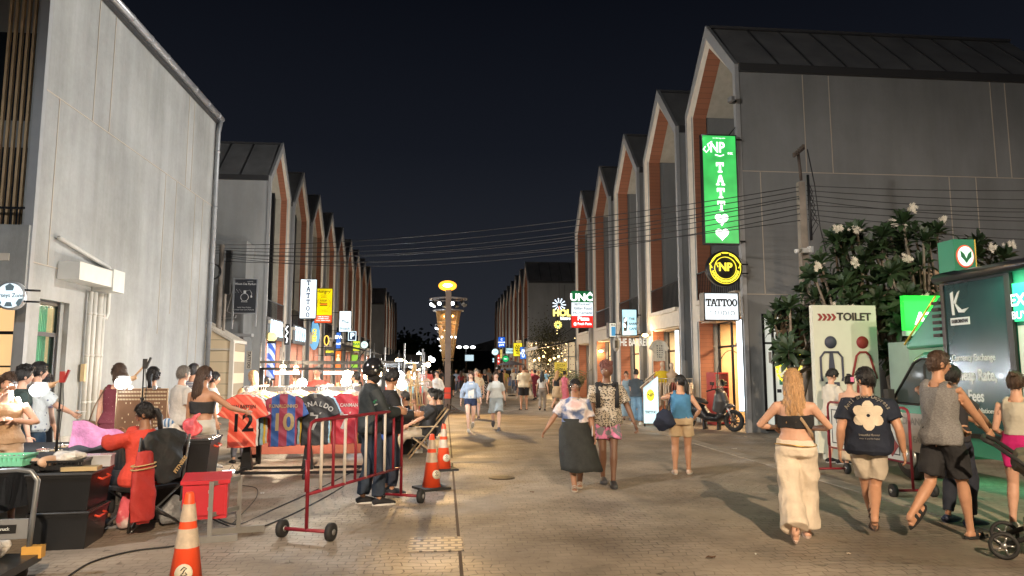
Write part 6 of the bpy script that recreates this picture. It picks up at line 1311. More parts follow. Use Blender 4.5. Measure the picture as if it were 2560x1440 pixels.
# ================================================================ tattoo light stand, shop things
t = thing('tattoo_light_stand', 'glowing two sided tattoo stand with open design books on its sloping top', 'light box stand', (5.72, 20.3, 0), -.28)
m = MB(); m.span((0, 0, .1), (.42, .4, 1.1)); m.add([(0, 0, 1.1), (.42, 0, 1.45), (.42, .4, 1.45), (0, .4, 1.1)], [(0, 1, 2, 3)]); m.prism([(0, 1.1), (.42, 1.1), (.42, 1.42)], 0, .4, 'y'); m.build('lit_box', emis('stand ice', (.62, .9, .97), .95), t)
m = MB(); m.M = Matrix.Translation((.2, -.01, .9)) @ R90 @ Matrix.Diagonal((.8, 1.2, 1, 1)); m.lathe([(.001, 0), (.14, 0), (.14, .008), (.001, .008)], n=24); e_ = m.build('emblem', LY, t)
m = MB(); m.text('NP', .14, (.2, -.02, .9), bold=.03); slab(m, 'TATTOO', (.2, -.003, .42), .075, False, .85, .004); m.build('lettering', INK, e_)
m = MB(); slab(m, 'TATTOO', (.423, .2, .68), .125, True, depth=.006, R=Matrix.Rotation(pi/2, 3, 'Z')); m.build('side_lettering', INK, t)
for x in (.02, .38): m = MB(); m.box((x, .2, .05), (.05, .38, .1)); m.build('foot', RUB, t)
for lb, p, rr in (('open cream design book, lower one on the glowing tattoo stand', (5.78, 20.35, 1.2), .7), ('open cream design book, upper one on the glowing tattoo stand', (5.98, 20.42, 1.42), .7)):
    t = thing('design_book', lb, 'book', p, -.28); m = MB(); R = Matrix.Rotation(-rr, 3, 'Y')
    m.box((0, 0, .0), (.34, .5, .03), R=R); m.build('cover', mat('book cover', (.2, .15, .1), .6), t); m = MB(); m.box((-.01, 0, .02), (.32, .48, .02), R=R)
    m.build('page', mat('book page', (.7, .58, .42), .6, var=.15, scale=8, stretch=(1, 8, 1)), t)
# t-shirt on a hanger, mannequins, rack, vending
def flat_shirt(name, label, loc, rz, m_, cat='shirt', w_=.27, L=.72, group=None, hang=True, sleeve=.24, folds=.012, dep=.032):
    t = thing(name, label, cat, loc, rz, group); m = MB()     # origin at hanger hook; shirt hangs below, faces -Y
    zt = -.12; R_ = []
    for z, rx in ((zt-L, w_*.98), (zt-L*.6, w_*.94), (zt-.25, w_*.92), (zt-.12, w_*.9), (zt-.03, w_*.72), (zt+.015, .09)):
        R_.append([(rx*cos(2*pi*q/20), dep*sin(2*pi*q/20), z) for q in range(20)])
    m.loft(R_)
    for s in (-1, 1): m.tube([(s*w_*.6, 0, zt-.05), (s*w_*.92, 0, zt-.11), (s*(w_+sleeve*.3), 0, zt-sleeve*1.3)], [(.03, .06), (.032, .085), (.034, .095)], 12, up=(0, 1, 0))
    o = fused(m, .014, 'shirt_body', m_, t, fold=folds)
    if hang:
        m = MB(); m.tube([(-w_*.7, 0, zt-.02), (0, 0, zt+.05), (w_*.7, 0, zt-.02)], .008, 6); m.tube([(0, 0, zt+.05), (0, 0, -.03), (.02, 0, 0), (0, 0, .02), (-.02, 0, .01)], .005, 5); m.build('hanger', mat('pale hanger', (.55, .48, .4), .5, var=0), t)
    return t, o
t, o = flat_shirt('hanging_tshirt', 'white t-shirt with small dark motifs hanging at the second right shop front', (7.22, 23.6, 2.73), .35, C_('shop white', (.66, .62, .52)), cat='t-shirt', L=.7)
m = MB(); rnd = random.Random(2)
for i in range(6):
    for j in range(3): m.box((-.09+.09*j, 0, -.3-.075*i), (rnd.uniform(.03, .06), .001, rnd.uniform(.02, .04)))
d_ = dict(shirt=o); decal(d_, m, 'motif_print', INK)
for lb, p, c_, dr in (('mannequin torso in a yellow t-shirt in the second right shop front', (7.1, 22.9, 1.15), (.75, .55, .03), True), ('bare cream mannequin torso beside the yellow one', (7.4, 22.85, 1.12), (.62, .42, .28), False)):
    t = thing('mannequin', lb, 'mannequin', p); m = MB()
    m.loft([[(rx*cos(2*pi*q/16), ry*sin(2*pi*q/16), z) for q in range(16)] for z, rx, ry in ((0, .13, .09), (.15, .12, .08), (.3, .16, .1), (.4, .17, .09), (.46, .08, .06), (.55, .045, .045))]); m.ball((0, 0, .65), (.07, .085, .1), 12, 8)
    m.tube([(.16, 0, .4), (.2, 0, .3)], .04, 8); m.tube([(-.16, 0, .4), (-.2, 0, .3)], .04, 8); fused(m, .015, 'torso', mat('mannequin cream', (.6, .45, .32), .5), t)
    m = MB(); m.cyl((0, 0, -p[2]), (0, 0, 0), .02); m.build('stand', STEEL, t)
    if dr: m = MB(); m.loft([[(rx*cos(2*pi*q/16), ry*sin(2*pi*q/16), z) for q in range(16)] for z, rx, ry in ((-.05, .16, .11), (.15, .15, .1), (.3, .18, .115), (.42, .16, .1), (.45, .1, .07))]); m.tube([(.16, 0, .4), (.24, 0, .28)], .07, 8); m.tube([(-.16, 0, .4), (-.24, 0, .28)], .07, 8); fused(m, .015, 'yellow_tshirt', C_('yellow tee', c_), t)
def rail_rack(label, a, b, z, n, cols, g, cat='clothes rack', L=.75, seed=1, drop=True):
    a, b = Vector(a), Vector(b); rnd = random.Random(seed); d = (b-a); rz = math.atan2(d.y, d.x)
    t = thing('clothes_rack', label, cat, (a.x, a.y, 0), rz); W = d.length
    m = MB(); m.tube([(0, 0, .05), (0, 0, z), (W, 0, z), (W, 0, .05)], .016, 8); m.tube([(0, -.25, .04), (0, .25, .04)], .016); m.tube([(W, -.25, .04), (W, .25, .04)], .016); m.tube([(0, 0, .15), (W, 0, .15)], .012); m.build('rail_frame', mat('rack chrome', (.5, .45, .38), .3, .8, var=0), t)
    base, bo = None, None
    for k in range(n):
        p = a+d*((k+.5)/n); c = rnd.choice(cols)
        s_ = thing('hanging_garment', g[0], 'garment', (p.x, p.y, z-.02), rz+pi/2+rnd.uniform(-.15, .15), g[1])
        m = MB(); l = L*rnd.uniform(.8, 1.05); m.prism([(-.2, -.2), (-.07, -.1), (.07, -.1), (.2, -.2), (.22, -l), (-.22, -l)], -.02, .02, 'y')
        m.build('cloth', C_('garment%d' % cols.index(c), c), s_); m = MB(); m.tube([(0, 0, .02), (0, 0, -.08), (.1, 0, -.13)], .005, 4); m.build('hanger', STEEL, s_)
    return t
rail_rack('brass clothes rail with pale garments outside the second right shop', (6.45, 22.6, 0), (7.75, 21.9, 0), 1.35, 16, [(.5, .4, .3), (.45, .3, .25), (.6, .5, .4), (.3, .1, .08), (.35, .35, .3)], ('garment hanging on the brass rail outside the second right shop', 'garments on the brass rail'), L=.8, seed=4)
rail_rack('low dark clothes rail behind the tattoo light stand', (6.9, 22.9, 0), (6.4, 24.2, 0), 1.25, 10, [(.1, .1, .1), (.3, .28, .25), (.15, .18, .2)], ('dark garment on the low rail beside the person in jeans', 'garments on the low rail'), L=.9, seed=6)
t = thing('shelf_unit', 'red and white shelf unit full of small goods behind the scooter', 'shelf unit', (8.0, 20.6, 0), .0); m = MB(); m.span((-.02, 0, 0), (.0, .7, 1.55)); m.span((.38, 0, 0), (.4, .7, 1.55))
for z in (.05, .4, .75, 1.1, 1.5): m.span((0, 0, z), (.38, .7, z+.04))
m.build('frame', mat('shelf red', (.5, .04, .04), .4, var=0), t); rnd = random.Random(9)
for k in range(28):
    m = MB(); x = rnd.uniform(.03, .3); z = (.09, .44, .79, 1.14)[k % 4]; m.box((x+.03, .05, z+.1), (.07, .1, rnd.uniform(.1, .22))); m.build('goods_box', mat('goods%d' % (k % 4), [(.7, .65, .6), (.75, .1, .08), (.2, .3, .5), (.6, .5, .3)][k % 4], .5, var=0), t)
t = thing('garment_rack_arch', 'arched thin metal garment rack with dark top inside the tattoo studio', 'clothes rack', (8.5, 20.6, 0)); m = MB(); m.tube([(.45*cos(a), .0, 1.3+.9*sin(a)) for a in [pi*k/16 for k in range(17)]], .012, 6); m.tube([(.45, 0, 1.3), (.45, 0, 0)], .012, 6); m.tube([(-.45, 0, 1.3), (-.45, 0, 0)], .012, 6); m.build('arch', RUB, t)
t, o = flat_shirt('display_top', 'dark top hanging high inside the lit tattoo studio', (8.75, 20.0, 2.75), .3, BLACKC, cat='top', L=.6)
for i, (y, z, c) in enumerate(((19.3, 1.5, (.7, .6, .5)), (19.8, 1.5, (.2, .3, .15)), (20.3, 1.5, (.6, .45, .2)), (20.8, 1.5, (.5, .15, .1)))):
    t, o = flat_shirt('display_top', ['pale top on the back wall of the tattoo studio', 'green top on the back wall of the tattoo studio', 'mustard top on the back wall of the tattoo studio', 'brick red top on the back wall of the tattoo studio'][i], (10.4, y, z+.4), pi/2*0+1.2, C_('stock%d' % i, c), cat='top', L=.6)
t = thing('bench_base', 'low black slatted bench under the scooter by the shop entrance', 'bench', (6.3, 19.7, 0), -.7); m = MB(); m.box((.7, .25, .36), (1.5, .3, .05)); m.build('seat', RUB, t)
for k in range(4):
    m = MB(); m.box((.1+.4*k, .25, .18), (.05, .22, .35)); m.build('leg', RUB, t)
# wall lamps on the right row
for lb, p, wt in (('small bright wall lamp on the pillar left of the white t-shirt', (7.75, 26.95, 2.95), 60), ('brass wall lamp on brick beyond the barrel letters', (8.2, 36.9, 2.6), 50), ('round globe lamp inside the fourth right shopfront', (8.9, 37.9, 2.5), 40)):
    t = thing('wall_lamp', lb, 'wall lamp', p); m = MB(); m.box((.1, 0, .05), (.12, .06, .16)); m.build('bracket', STEEL, t); m = MB(); m.ball((-.05, -.05, 0), (.13, .1, .07), 12, 8); m.build('bulb', emis('bulb amber', (1, .7, .3), 9), t); lamp('glow_light', 'POINT', (-.15, -.25, -.05), wt, (1, .66, .32), .06, t)
# ================================================================ cafe garden at the side lane
t = thing('cafe_awning', 'dark flat awning sloping out over the cafe garden, hung on cables', 'awning', (5.6, 44.0, 3.0)); m = MB(); m.prism([(0, -.1), (2.3, .35), (2.3, .45), (0, 0)], -1.2, 5, 'y'); m.build('roof_panel', mat('awning dark', (.03, .03, .032), .5), t); m = MB(); m.span((-.03, -1.2, -.12), (.0, 5, .05)); m.build('edge_strip', mat('edge pale', (.5, .47, .42), .5), t)
m = MB(); m.tube([(.3, -1, .05), (2.3, -1, 1.2)], .015, 5); m.tube([(.3, 2, .05), (2.3, 2, 1.2)], .015, 5); m.build('stay_cable', RUB, t)
t = thing('cafe_windows', 'white framed lit cafe window wall behind the garden', 'window', (7.6, 66.2, 0)); m = MB(); m.span((0, 0, .2), (4.6, .05, 4.2)); m.build('glass', emis('cafe glow', (1, .75, .45), .5), t); m = MB()
for k in range(8): m.span((.0+.65*k, -.1, .2), (.1+.65*k, -.02, 4.3))
for z in (.2, 1.5, 2.8, 4.2): m.span((0, -.1, z), (4.7, -.02, z+.1))
m.build('frame', mat('frame cream', (.6, .58, .52), .5), t)
rnd = random.Random(12)
def pot_plant(lb, p, h=1.6, n=26, sp=.55, c=(.07, .09, .03), cat='plant'):
    t = thing('potted_plant', lb, cat, p); m = MB(); m.lathe([(.14, 0), (.2, .35), (.18, .35), (.17, .3)], n=14); m.build('pot', mat('pot grey', (.25, .24, .22), .7), t); m = MB()
    for k in range(n):
        a = rnd.uniform(0, 2*pi); e = rnd.uniform(.3, 1); P = [Vector((0, 0, .35)), Vector((cos(a)*sp*.4*e, sin(a)*sp*.4*e, .35+h*.55*e)), Vector((cos(a)*sp*e, sin(a)*sp*e, .35+h*(.75*e)+.1))]
        m.tube(P, [.008, .007, .003], 4)
        for j in range(8):
            q = P[1].lerp(P[2], j/8); d = Vector((cos(a+1.6*(j % 2*2-1)), sin(a+1.6*(j % 2*2-1)), -.2)); m.add([q, q+d*.1+Vector((0, 0, .02)), q+d*.2, q+d*.1-Vector((0, 0, .02))], [(0, 1, 2, 3)])
    m.build('foliage', mat('plant green %s' % c[0], c, .6, var=.4, scale=8), t, recalc=False)
pot_plant('tall feathery palm in a pot behind the walking couple, left plant', (5.95, 38.0, 0), 1.9, 34, .9, (.13, .14, .06))
pot_plant('tall feathery palm in a pot behind the walking couple, right plant', (6.35, 34.2, 0), 1.7, 34, .8, (.13, .14, .06))
pot_plant('shrub in a pot at the corner of the cafe garden', (5.5, 42.2, 0), 1.2, 30, .6)
t = thing('garden_tree', 'tree hung with fairy lights under the cafe awning', 'tree', (7.3, 50.5, 0)); m = MB(); m.tube([(0, 0, 0), (.1, 0, 1.5), (-.1, .1, 3.2)], [.14, .1, .05], 8)
for k in range(7): m.tube([(0, 0, 1.5+.2*k), (rnd.uniform(-1.2, 1.2), rnd.uniform(-.8, .8), 2.8+.35*k)], [.04, .01], 5)
m.build('trunk', BARK, t); m = MB()
for k in range(4200):
    p = Vector((rnd.gauss(0, .6), rnd.gauss(0, .5), 3.1+rnd.gauss(0, .85))); d = Vector((rnd.uniform(-1, 1), rnd.uniform(-1, 1), rnd.uniform(-1, 1))).normalized()*.12; e = d.orthogonal().normalized()*.045; m.add([p, p+d*.5+e, p+d, p+d*.5-e], [(0, 1, 2, 3)])
m.build('crown', mat('garden leaf', (.08, .075, .035), .6, var=.4), t, recalc=False)
m = MB()
for k in range(34): m.ball((rnd.gauss(0, .75), rnd.gauss(-.5, .4), rnd.gauss(2.4, .9)), rnd.uniform(.02, .038), 6, 4)
tag(m.build('fairy_lights', emis('fairy warm', (1, .68, .28), 7), None, loc=(7.3, 49.6, 0)), 'warm fairy lights scattered through the cafe garden tree', 'fairy lights', kind='stuff')
for i in range(7):
    x, y = 5.7+.33*i, 45.2+.3*(i % 3); t = thing('lantern_bulb', 'warm bulb hanging under the cafe awning, %s from the street' % ordn[i], 'hanging bulb', (x, y, 2.25+.12*(i % 3)), 0, 'bulbs under the cafe awning'); m = MB(); m.ball((0, 0, 0), .07, 8, 6); m.build('bulb', emis('fairy warm', (1, .68, .28), 7), t); m = MB(); m.cyl((0, 0, .05), (0, 0, .6), .008, 4); m.build('wire', RUB, t)
o = lamp('cafe_light', 'POINT', (6.8, 46.5, 2.3), 420, (1, .65, .3), .2)
t = thing('menu_board', 'yellow lit menu board with round emblem in the cafe garden', 'menu board', (6.9, 44.6, .6)); m = MB(); m.span((0, 0, 0), (.8, .06, 1.5)); m.build('lit_panel', emis('menu yellow', (1, .72, .1), .45), t); m = MB(); m.text('PIZZA', .2, (.4, -.01, 1.3)); m.text('PASTA', .2, (.4, -.01, 1.05)); m.build('lettering', INK, t)
m = MB(); [m.box((.4, -.01, .75-.1*k), (.6, .01, .03)) for k in range(7)]; m.build('ruled_text', INK, t)
for i in range(9):
    t = thing('garden_fence_post', 'thin cafe garden fence post, %s from the corner' % ordn[i], 'fence post', (5.45, 41.0+1.1*i, 0), 0, 'cafe garden fence posts'); m = MB(); m.span((-.02, -.02, 0), (.02, .02, 1.0)); m.box((0, .5, .95), (.02, 1.1, .03)); m.box((0, .5, .5), (.02, 1.1, .02)); m.build('post', STEEL, t)
# parasol and tuk-tuk
t = thing('parasol', 'dark market parasol open over the street left of the pizza sign', 'parasol', (4.22, 45, 0)); m = MB(); N = 8; R_ = []
for z, r in ((1.93, 1.0), (2.05, .6), (2.18, .12), (2.2, .01)): R_.append([(r*cos(2*pi*k/N), r*sin(2*pi*k/N), z) for k in range(N)])
m.loft(R_, smooth=False); m.build('canopy', mat('parasol cloth', (.05, .045, .055), .8), t); m = MB(); m.cyl((0, 0, 0), (0, 0, 2.25), .02); m.build('pole', STEEL, t); m = MB(); m.lathe([(.25, 0), (.25, .06), (.05, .08)]); m.build('base', RUB, t)
t = thing('tuk_tuk', 'small blue and white three wheeled taxi parked under the far signs', 'tuk-tuk', (5.1, 58, 0)); m = MB(); m.span((-.75, 0, .35), (.75, 2.4, .95)); m.prism([(-.75, 1.0), (-.7, 1.75), (.7, 1.75), (.75, 1.0)], 0, .1, 'y'); m.build('body', mat('taxi blue', (.15, .3, .6), .4), t); m = MB(); m.span((-.8, -.1, 1.72), (.8, 2.3, 1.82)); m.build('roof', mat('taxi white', (.55, .6, .65), .5), t); m = MB(); m.span((-.55, -.02, 1.05), (.55, 0, 1.6)); m.build('windscreen', DGL, t)
for x in (-.7, 0, .7): m = MB(); m.M = Matrix.Translation((x, .1 if x else 2.0, .28)) @ Matrix.Rotation(pi/2, 4, 'Y'); m.lathe([(.1, -.07), (.28, -.06), (.28, .06), (.1, .07)], n=16); m.build('wheel', RUB, t)
for x in (-.5, .5): m = MB(); m.ball((x, -.03, .75), .09, 8, 6); m.build('headlight', emis('taxi lamp', (.8, .9, 1), 5), t)
# ================================================================ left market, foreground
CRT = mat('crate black', (.016, .017, .019), .35, var=.15, bump=.05); RH = mat('handle red', (.75, .08, .04), .4, var=0); CLR = mat('clear plastic', (.72, .74, .76), .15, var=.1, alpha=.55); 
def crate(label, loc, rz, d, ribs=True, lid=True):
    t = thing('storage_crate', label, 'crate', loc, rz); x, y, z = d
    m = MB(); m.loft([[(sx*x/2*k, sy*y/2*k, zz) for sx, sy in ((-1, -1), (1, -1), (1, 1), (-1, 1))] for zz, k in ((0, .88), (z*.86, .98), (z*.86, 1.0), (z*.94, 1.0))], smooth=False)
    b = m.build('box', CRT, t); bv = b.modifiers.new('bevel', 'BEVEL'); bv.width = .015; bv.segments = 2
    m = MB(); m.box((0, 0, z*.965), (x*1.04, y*1.04, z*.05)); m.box((0, 0, z*.99), (x*.9, y*.9, z*.02)); l = m.build('lid', mat('crate rim', (.05, .052, .055), .25, var=0), t); bv = l.modifiers.new('bevel', 'BEVEL'); bv.width = .012
    for sx in (1,):
        m = MB(); m.tube([(x/2*.98+.005, -y*.2, z*.8), (x/2+.035, -y*.2, z*.76), (x/2+.035, y*.2, z*.76), (x/2*.98+.005, y*.2, z*.8)], .011, 6); m.build('handle', RH, t)
    return t
ca = .12
crate('lower of two stacked black storage crates with red handles, left foreground', (-3.50, 7.27, 0), ca, (.50, .56, .34))
crate('upper of two stacked black storage crates with red handles, carrying trays', (-3.51, 7.27, .345), ca, (.54, .6, .34))
crate('lower large black crate behind the folding chair', (-2.92, 8.55, 0), .1, (.62, .55, .42))
crate('upper large black crate behind the folding chair, piled with bags', (-2.92, 8.55, .425), .1, (.66, .58, .44))
# jewellery table
t = thing('market_table', 'long table under a black cloth covered with jewellery at the left edge', 'table', (-4.7, 8.1, 0)); m = MB(); m.span((-.85, -1.35, .66), (.85, 1.35, .735)); tp = m.build('tabletop', BLACKC, t)
m = MB()
for k in range(40):
    for (x, y0, y1) in ((.853, -1.35, 1.35),): 
        a, b = y0+(y1-y0)*k/40, y0+(y1-y0)*(k+1)/40; e0, e1 = .02*sin(k*1.3), .02*sin((k+1)*1.3); m.add([(x+e0, a, .38), (x+e1, b, .38), (x, b, .70), (x, a, .70)], [(0, 1, 2, 3)])
m.span((-.85, -1.352, .35), (.85, -1.34, .7)); m.build('table_cloth', C_('dark skirt', (.02, .025, .035), .7), t)
for x in (-.75, .75):
    for y in (-1.2, 1.2): m = MB(); m.cyl((x, y, 0), (x, y, .66), .02); m.build('leg', STEEL, t)
rnd = random.Random(21); JC = [(.7, .7, .66), (.55, .45, .3), (.25, .2, .2), (.6, .3, .3), (.3, .4, .5), (.8, .8, .8)]
for i in range(34):
    x = -5.4+1.3*rnd.random(); y = 7.3+2.0*(i/34)
    t = thing('jewellery_card', 'small card of jewellery laid out on the long black table', 'jewellery card', (x, y, .737), rnd.uniform(-.3, .3), 'jewellery cards on the black table'); m = MB(); m.box((0, 0, .006), (.11, .08, .01)); m.build('card', mat('jc%d' % (i % 6), JC[i % 6], .4, var=.3, scale=40), t)
    m = MB()
    for q in range(5): m.ball((rnd.uniform(-.04, .04), rnd.uniform(-.03, .03), .015), .007, 5, 3)
    m.build('trinket', mat('trinket', (.8, .75, .6), .2, .8, var=0), t)
def basket(lb, loc, rz, d, ma, holes=True, nm='basket'):
    t = thing(nm, lb, 'basket', loc, rz); x, y, z = d; m = MB(); m.box((0, 0, .01), (x*.9, y*.9, .012))
    for sx, sy, lx, ly in ((0, -1, x, .01), (0, 1, x, .01), (-1, 0, .01, y), (1, 0, .01, y)):
        cx, cy = sx*x/2, sy*y/2; m.box((cx, cy, z-.008), (lx+.012, ly+.012, .02)); m.box((cx*.96, cy*.96, .03), (lx*.95, ly, .04)); n = 11
        for k in range(n): f = (k+.5)/n-.5; m.box((cx*.98+(f*lx if lx > .02 else 0), cy*.98+(f*ly if ly > .02 else 0), z*.5), (.014 if lx > .02 else .008, .014 if ly > .02 else .008, z*.9))
    m.build('frame', ma, t); return t
basket('mint green plastic basket of cards at the near end of the jewellery table', (-4.05, 7.15, .74), .1, (.42, .28, .1), mat('mint plastic', (.2, .62, .42), .4, var=.05))
basket('black plastic basket filled with bags on the upper crate', (-3.56, 7.2, .70), .15, (.42, .3, .09), CRT)
def bag(nm, lb, cat, loc, size, m_, seed=0, fold=.03, handles=False):
    t = thing(nm, lb, cat, loc); m = MB(); rnd = random.Random(seed); m.ball((0, 0, size[2]), size, 14, 10)
    for k in range(4): m.ball((rnd.uniform(-.5, .5)*size[0], rnd.uniform(-.4, .4)*size[1], size[2]*rnd.uniform(1, 1.6)), [s_*rnd.uniform(.4, .6) for s_ in size], 8, 6)
    if handles: m.tube([(0, 0, size[2]*1.7), (.03, 0, size[2]*2.4), (.08, 0, size[2]*2.9)], [.04, .03, .02], 6)
    fused(m, .013, 'film', m_, t, fold=fold, seed=seed); return t
CLB = mat('crumpled film', (.68, .66, .62), .22, var=.25, scale=14, bump=.8, bscale=18)
bag('plastic_bag', 'crumpled clear bag of goods in the black basket on the upper crate', 'bag', (-3.5, 7.2, .74), (.15, .1, .07), CLB, 1, .035)
bag('plastic_bag', 'peach paper parcel in the black basket beside the clear bag', 'bag', (-3.68, 7.1, .74), (.1, .09, .04), mat('peach paper', (.6, .4, .28), .6, var=.2, bump=.4), 2)
t = thing('plastic_tub', 'clear plastic tub with a lid at the back of the upper crate', 'tub', (-3.36, 7.42, .695), .2); m = MB(); m.box((0, 0, .05), (.28, .16, .1)); m.build('tub', CLR, t); m = MB(); m.box((0, 0, .105), (.3, .18, .012)); m.build('lid', CLR, t)
t = thing('wooden_tray', 'pale wooden tray on the front of the upper crate', 'tray', (-3.35, 7.12, .695), .15); m = MB(); m.box((0, 0, .018), (.3, .16, .035)); m.build('tray', mat('tray wood', (.5, .38, .2), .5, var=.15), t); m = MB(); m.box((0, 0, .037), (.25, .11, .004)); m.build('lining', mat('tray lining', (.3, .24, .14), .6), t)
bag('plastic_bag', 'clear crumpled bag on the big black crate behind the chair', 'bag', (-3.08, 8.5, .865), (.2, .12, .06), CLB, 4)
bag('plastic_bag', 'red and pink carrier bag with twisted handles on the big black crate', 'bag', (-2.86, 8.6, .865), (.13, .09, .09), mat('red film', (.75, .12, .14), .3, var=.35, scale=9, bump=.6), 5, .03, True)
bag('plastic_bag', 'blue and white checked carrier bag behind the clear bag on the big crate', 'bag', (-3.16, 8.75, .865), (.1, .06, .09), patmat('blue check', 'X', (.6, .65, .7), (.08, .2, .4), 8), 6)
bag('plastic_bag', 'pale grey bag on the ground under the folding chair', 'bag', (-2.82, 8.05, 0), (.17, .13, .13), mat('grey film', (.2, .21, .22), .4, var=.3, bump=.6), 7)
bag('plastic_bag', 'pink and white carrier bag on the ground beside the stacked crates', 'bag', (-3.22, 7.85, 0), (.1, .1, .18), patmat('pink film', 'noise', (.7, .12, .16), (.75, .6, .58), 5), 8)
# display boards
for i, (px, lb) in enumerate(((322, 'brown perforated earring board, left of the pair on the table'), (383, 'brown perforated earring board, right of the pair beside the lamp stand'))):
    p = onY(px, 1050, 9.15); t = thing('earring_board', lb, 'display board', (p.x, 9.15, .735)); m = MB(); h = .66
    m.span((-.15, 0, 0), (.15, .015, h)); bb_ = m.build('board', mat('hardboard', (.17, .09, .05), .6, var=.15), t); m = MB(); m.tube([(-.155, 0, 0), (-.155, 0, h), (.155, 0, h), (.155, 0, 0)], .008, 6); m.build('edge', mat('edge tan', (.5, .38, .25), .5, var=0), bb_)
    m = MB(); r2 = random.Random(i)
    for a in range(16):
        for b in range(10):
            if b < 3 or (i and abs(a-9) < 2) or r2.random() < .12: m.box((-.13+.0175*a, -.004, h-.04-.045*b), (.008, .004, .02))
    m.build('earring_rows', mat('pale beads', (.7, .6, .42), .4, var=0), bb_); m = MB(); m.box((0, -.01, h+.01), (.04, .02, .05)); m.build('clip', STEEL, bb_)
# clip lamps
def clip_lamp(lb, base, top, z, shade, aim, col, wt, clamp):
    t = thing('clip_lamp', lb, 'lamp', base); m = MB(); m.cyl((0, 0, 0), (0, 0, z*.6), .014, 8); m.cyl((0, 0, z*.55), (0, 0, z), .009, 8); m.cyl((0, 0, z*.57), (0, 0, z*.6), .025, 8); m.build('pole', RUB, t)
    c = Vector(shade); d = Vector(aim).normalized(); m = MB(); m.tube([(0, 0, z), c-d*.05], .012, 6); m.tube([c-d*.1, c-d*.04], [.025, .035], 12); m.build('socket', mat('lamp socket', (.6, .4, .25), .5), t)
    sh = MB(); n = 18; ax = d.orthogonal().normalized(); ay = d.cross(ax); R_ = [[c+d*f+(ax*cos(2*pi*k/n)+ay*sin(2*pi*k/n))*r for k in range(n)] for f, r in ((-.05, .035), (.0, .06), (.07, .09), (.09, .095))]; sh.loft(R_, cap=False); sh.build('shade', mat('frosted shade', (.7, .7, .68), .4, var=0, alpha=.35), t)
    m = MB(); m.ball(c+d*.085, .068, 14, 10); m.build('bulb', emis('bulb lit', (.95, .98, 1), 14), t)
    m = MB(); m.box((.01, 0, z+.03), (.05, .04, .12), rz=.3); m.box((.05, 0, z+.04), (.02, .03, .14), R=Matrix.Rotation(.35, 3, 'Y')); m.build('clamp', clamp, t)
    m = MB(); m.tube([(.02, -.01, z), (.05, -.02, z*.7), (.03, -.02, z*.3), (.06, -.03, 0)], .004, 5); m.build('lamp_cable', RUB, t)
    q_ = d.to_track_quat('-Z', 'Y').to_euler(); lamp('bulb_light', 'SPOT', tuple(c+d*.17), wt, col, .06, t, rot=tuple(q_), spot=2.6, blend=.4)
clip_lamp('white clip lamp with red clamp on a stand on the jewellery table', (-4.13, 8.2, .735), 0, .78, (-.15, -.02, .70), (-.9, -.1, -.35), COOL, 55, mat('clamp red', (.35, .02, .02), .4, var=0))
clip_lamp('white clip lamp on a taller stand behind the earring boards', (-3.62, 9.05, .735), 0, .93, (-.16, -.04, .76), (-.9, -.05, -.4), COOL, 55, RUB)
# seated vendor, folding chair and draped jacket
cx_, cy_ = -3.1, 7.92
person('woman in a red sweater with tied dark hair, seated on the folding chair', (cx_-.03, cy_+.03, 0), .95, 1.68, sk='brown', fem=True, w=1.12, hair=('tail', 'black'), top=tee(C_('red sweater', (.62, .06, .035)), sleeve=1.75, z0=.86, loose=.035, fold=.012), bottom=dict(t='pants', m=C_('black trousers', (.02, .02, .022)), loose=.02),
       shoes=('clog', BLACKC), ph=.52, rf=(.13, .42, .08), lf=(-.13, .40, .08), kpole=(0, .3, 1), rh=(.1, .55, .98), lh=(-.14, .5, .93), curl=1.2, elbow=((1, -.3, -.8), (-1, -.3, -.8)), nod=.2, look=-.75, vox=.012, rfy=0)
t = thing('folding_chair', 'black folding camp chair seen from behind, with the vendor sitting in it', 'chair', (cx_, cy_, 0), .95)
m = MB(); m.box((0, .0, .42), (.52, .46, .03)); m.build('seat', BLACKC, t); m = MB(); m.loft([[(x, -.26-.03*cos(x*5)+dy-.12*(z-.5), z) for x, dy in ((-.25, 0), (0, -.02), (.22, 0), (.22, .02), (0, 0), (-.25, .02))] for z in (.5, .7, .93)], smooth=False); m.build('backrest', BLACKC, t)
m = MB()
for s in (-1, 1): m.tube([(s*.27, -.2, .02), (s*.27, -.26, .5), (s*.27, -.33, .95)], .012, 6)
m.build('back_frame', mat('chair steel', (.1, .1, .1), .4, .5, var=0), t)
for a, b in (((-.27, -.25, .03), (.27, .2, .45)), ((.27, -.25, .03), (-.27, .2, .45)), ((-.27, -.22, .42), (.27, -.24, .03)), ((.27, -.22, .42), (-.27, -.24, .03)), ((-.27, .22, .02), (.27, .22, .42)), ((.27, .22, .02), (-.27, .22, .42))): m = MB(); m.tube([a, b], .011, 6); m.build('leg', mat('chair steel', (.1, .1, .1), .4, .5, var=0), t)
t = thing('draped_jacket', 'red and black jacket with striped cuffs hung over the back of the folding chair', 'jacket', (cx_+.30, cy_-.2, 0), .95)
m = MB(); m.tube([(-.28, -.0, .86), (-.12, -.0, .92), (.06, 0, .92), (.17, 0, .88)], [(.04, .09), (.05, .12), (.05, .12), (.04, .09)], 12, up=(0, 1, 0)); m.tube([(-.04, -.02, .9), (-.02, -.04, .66), (.0, -.03, .5)], [(.035, .19), (.04, .18), (.03, .14)], 12, up=(0, 1, 0)); fused(m, .013, 'jacket_body', C_('jacket black', (.022, .025, .028), .6), t, fold=.013)
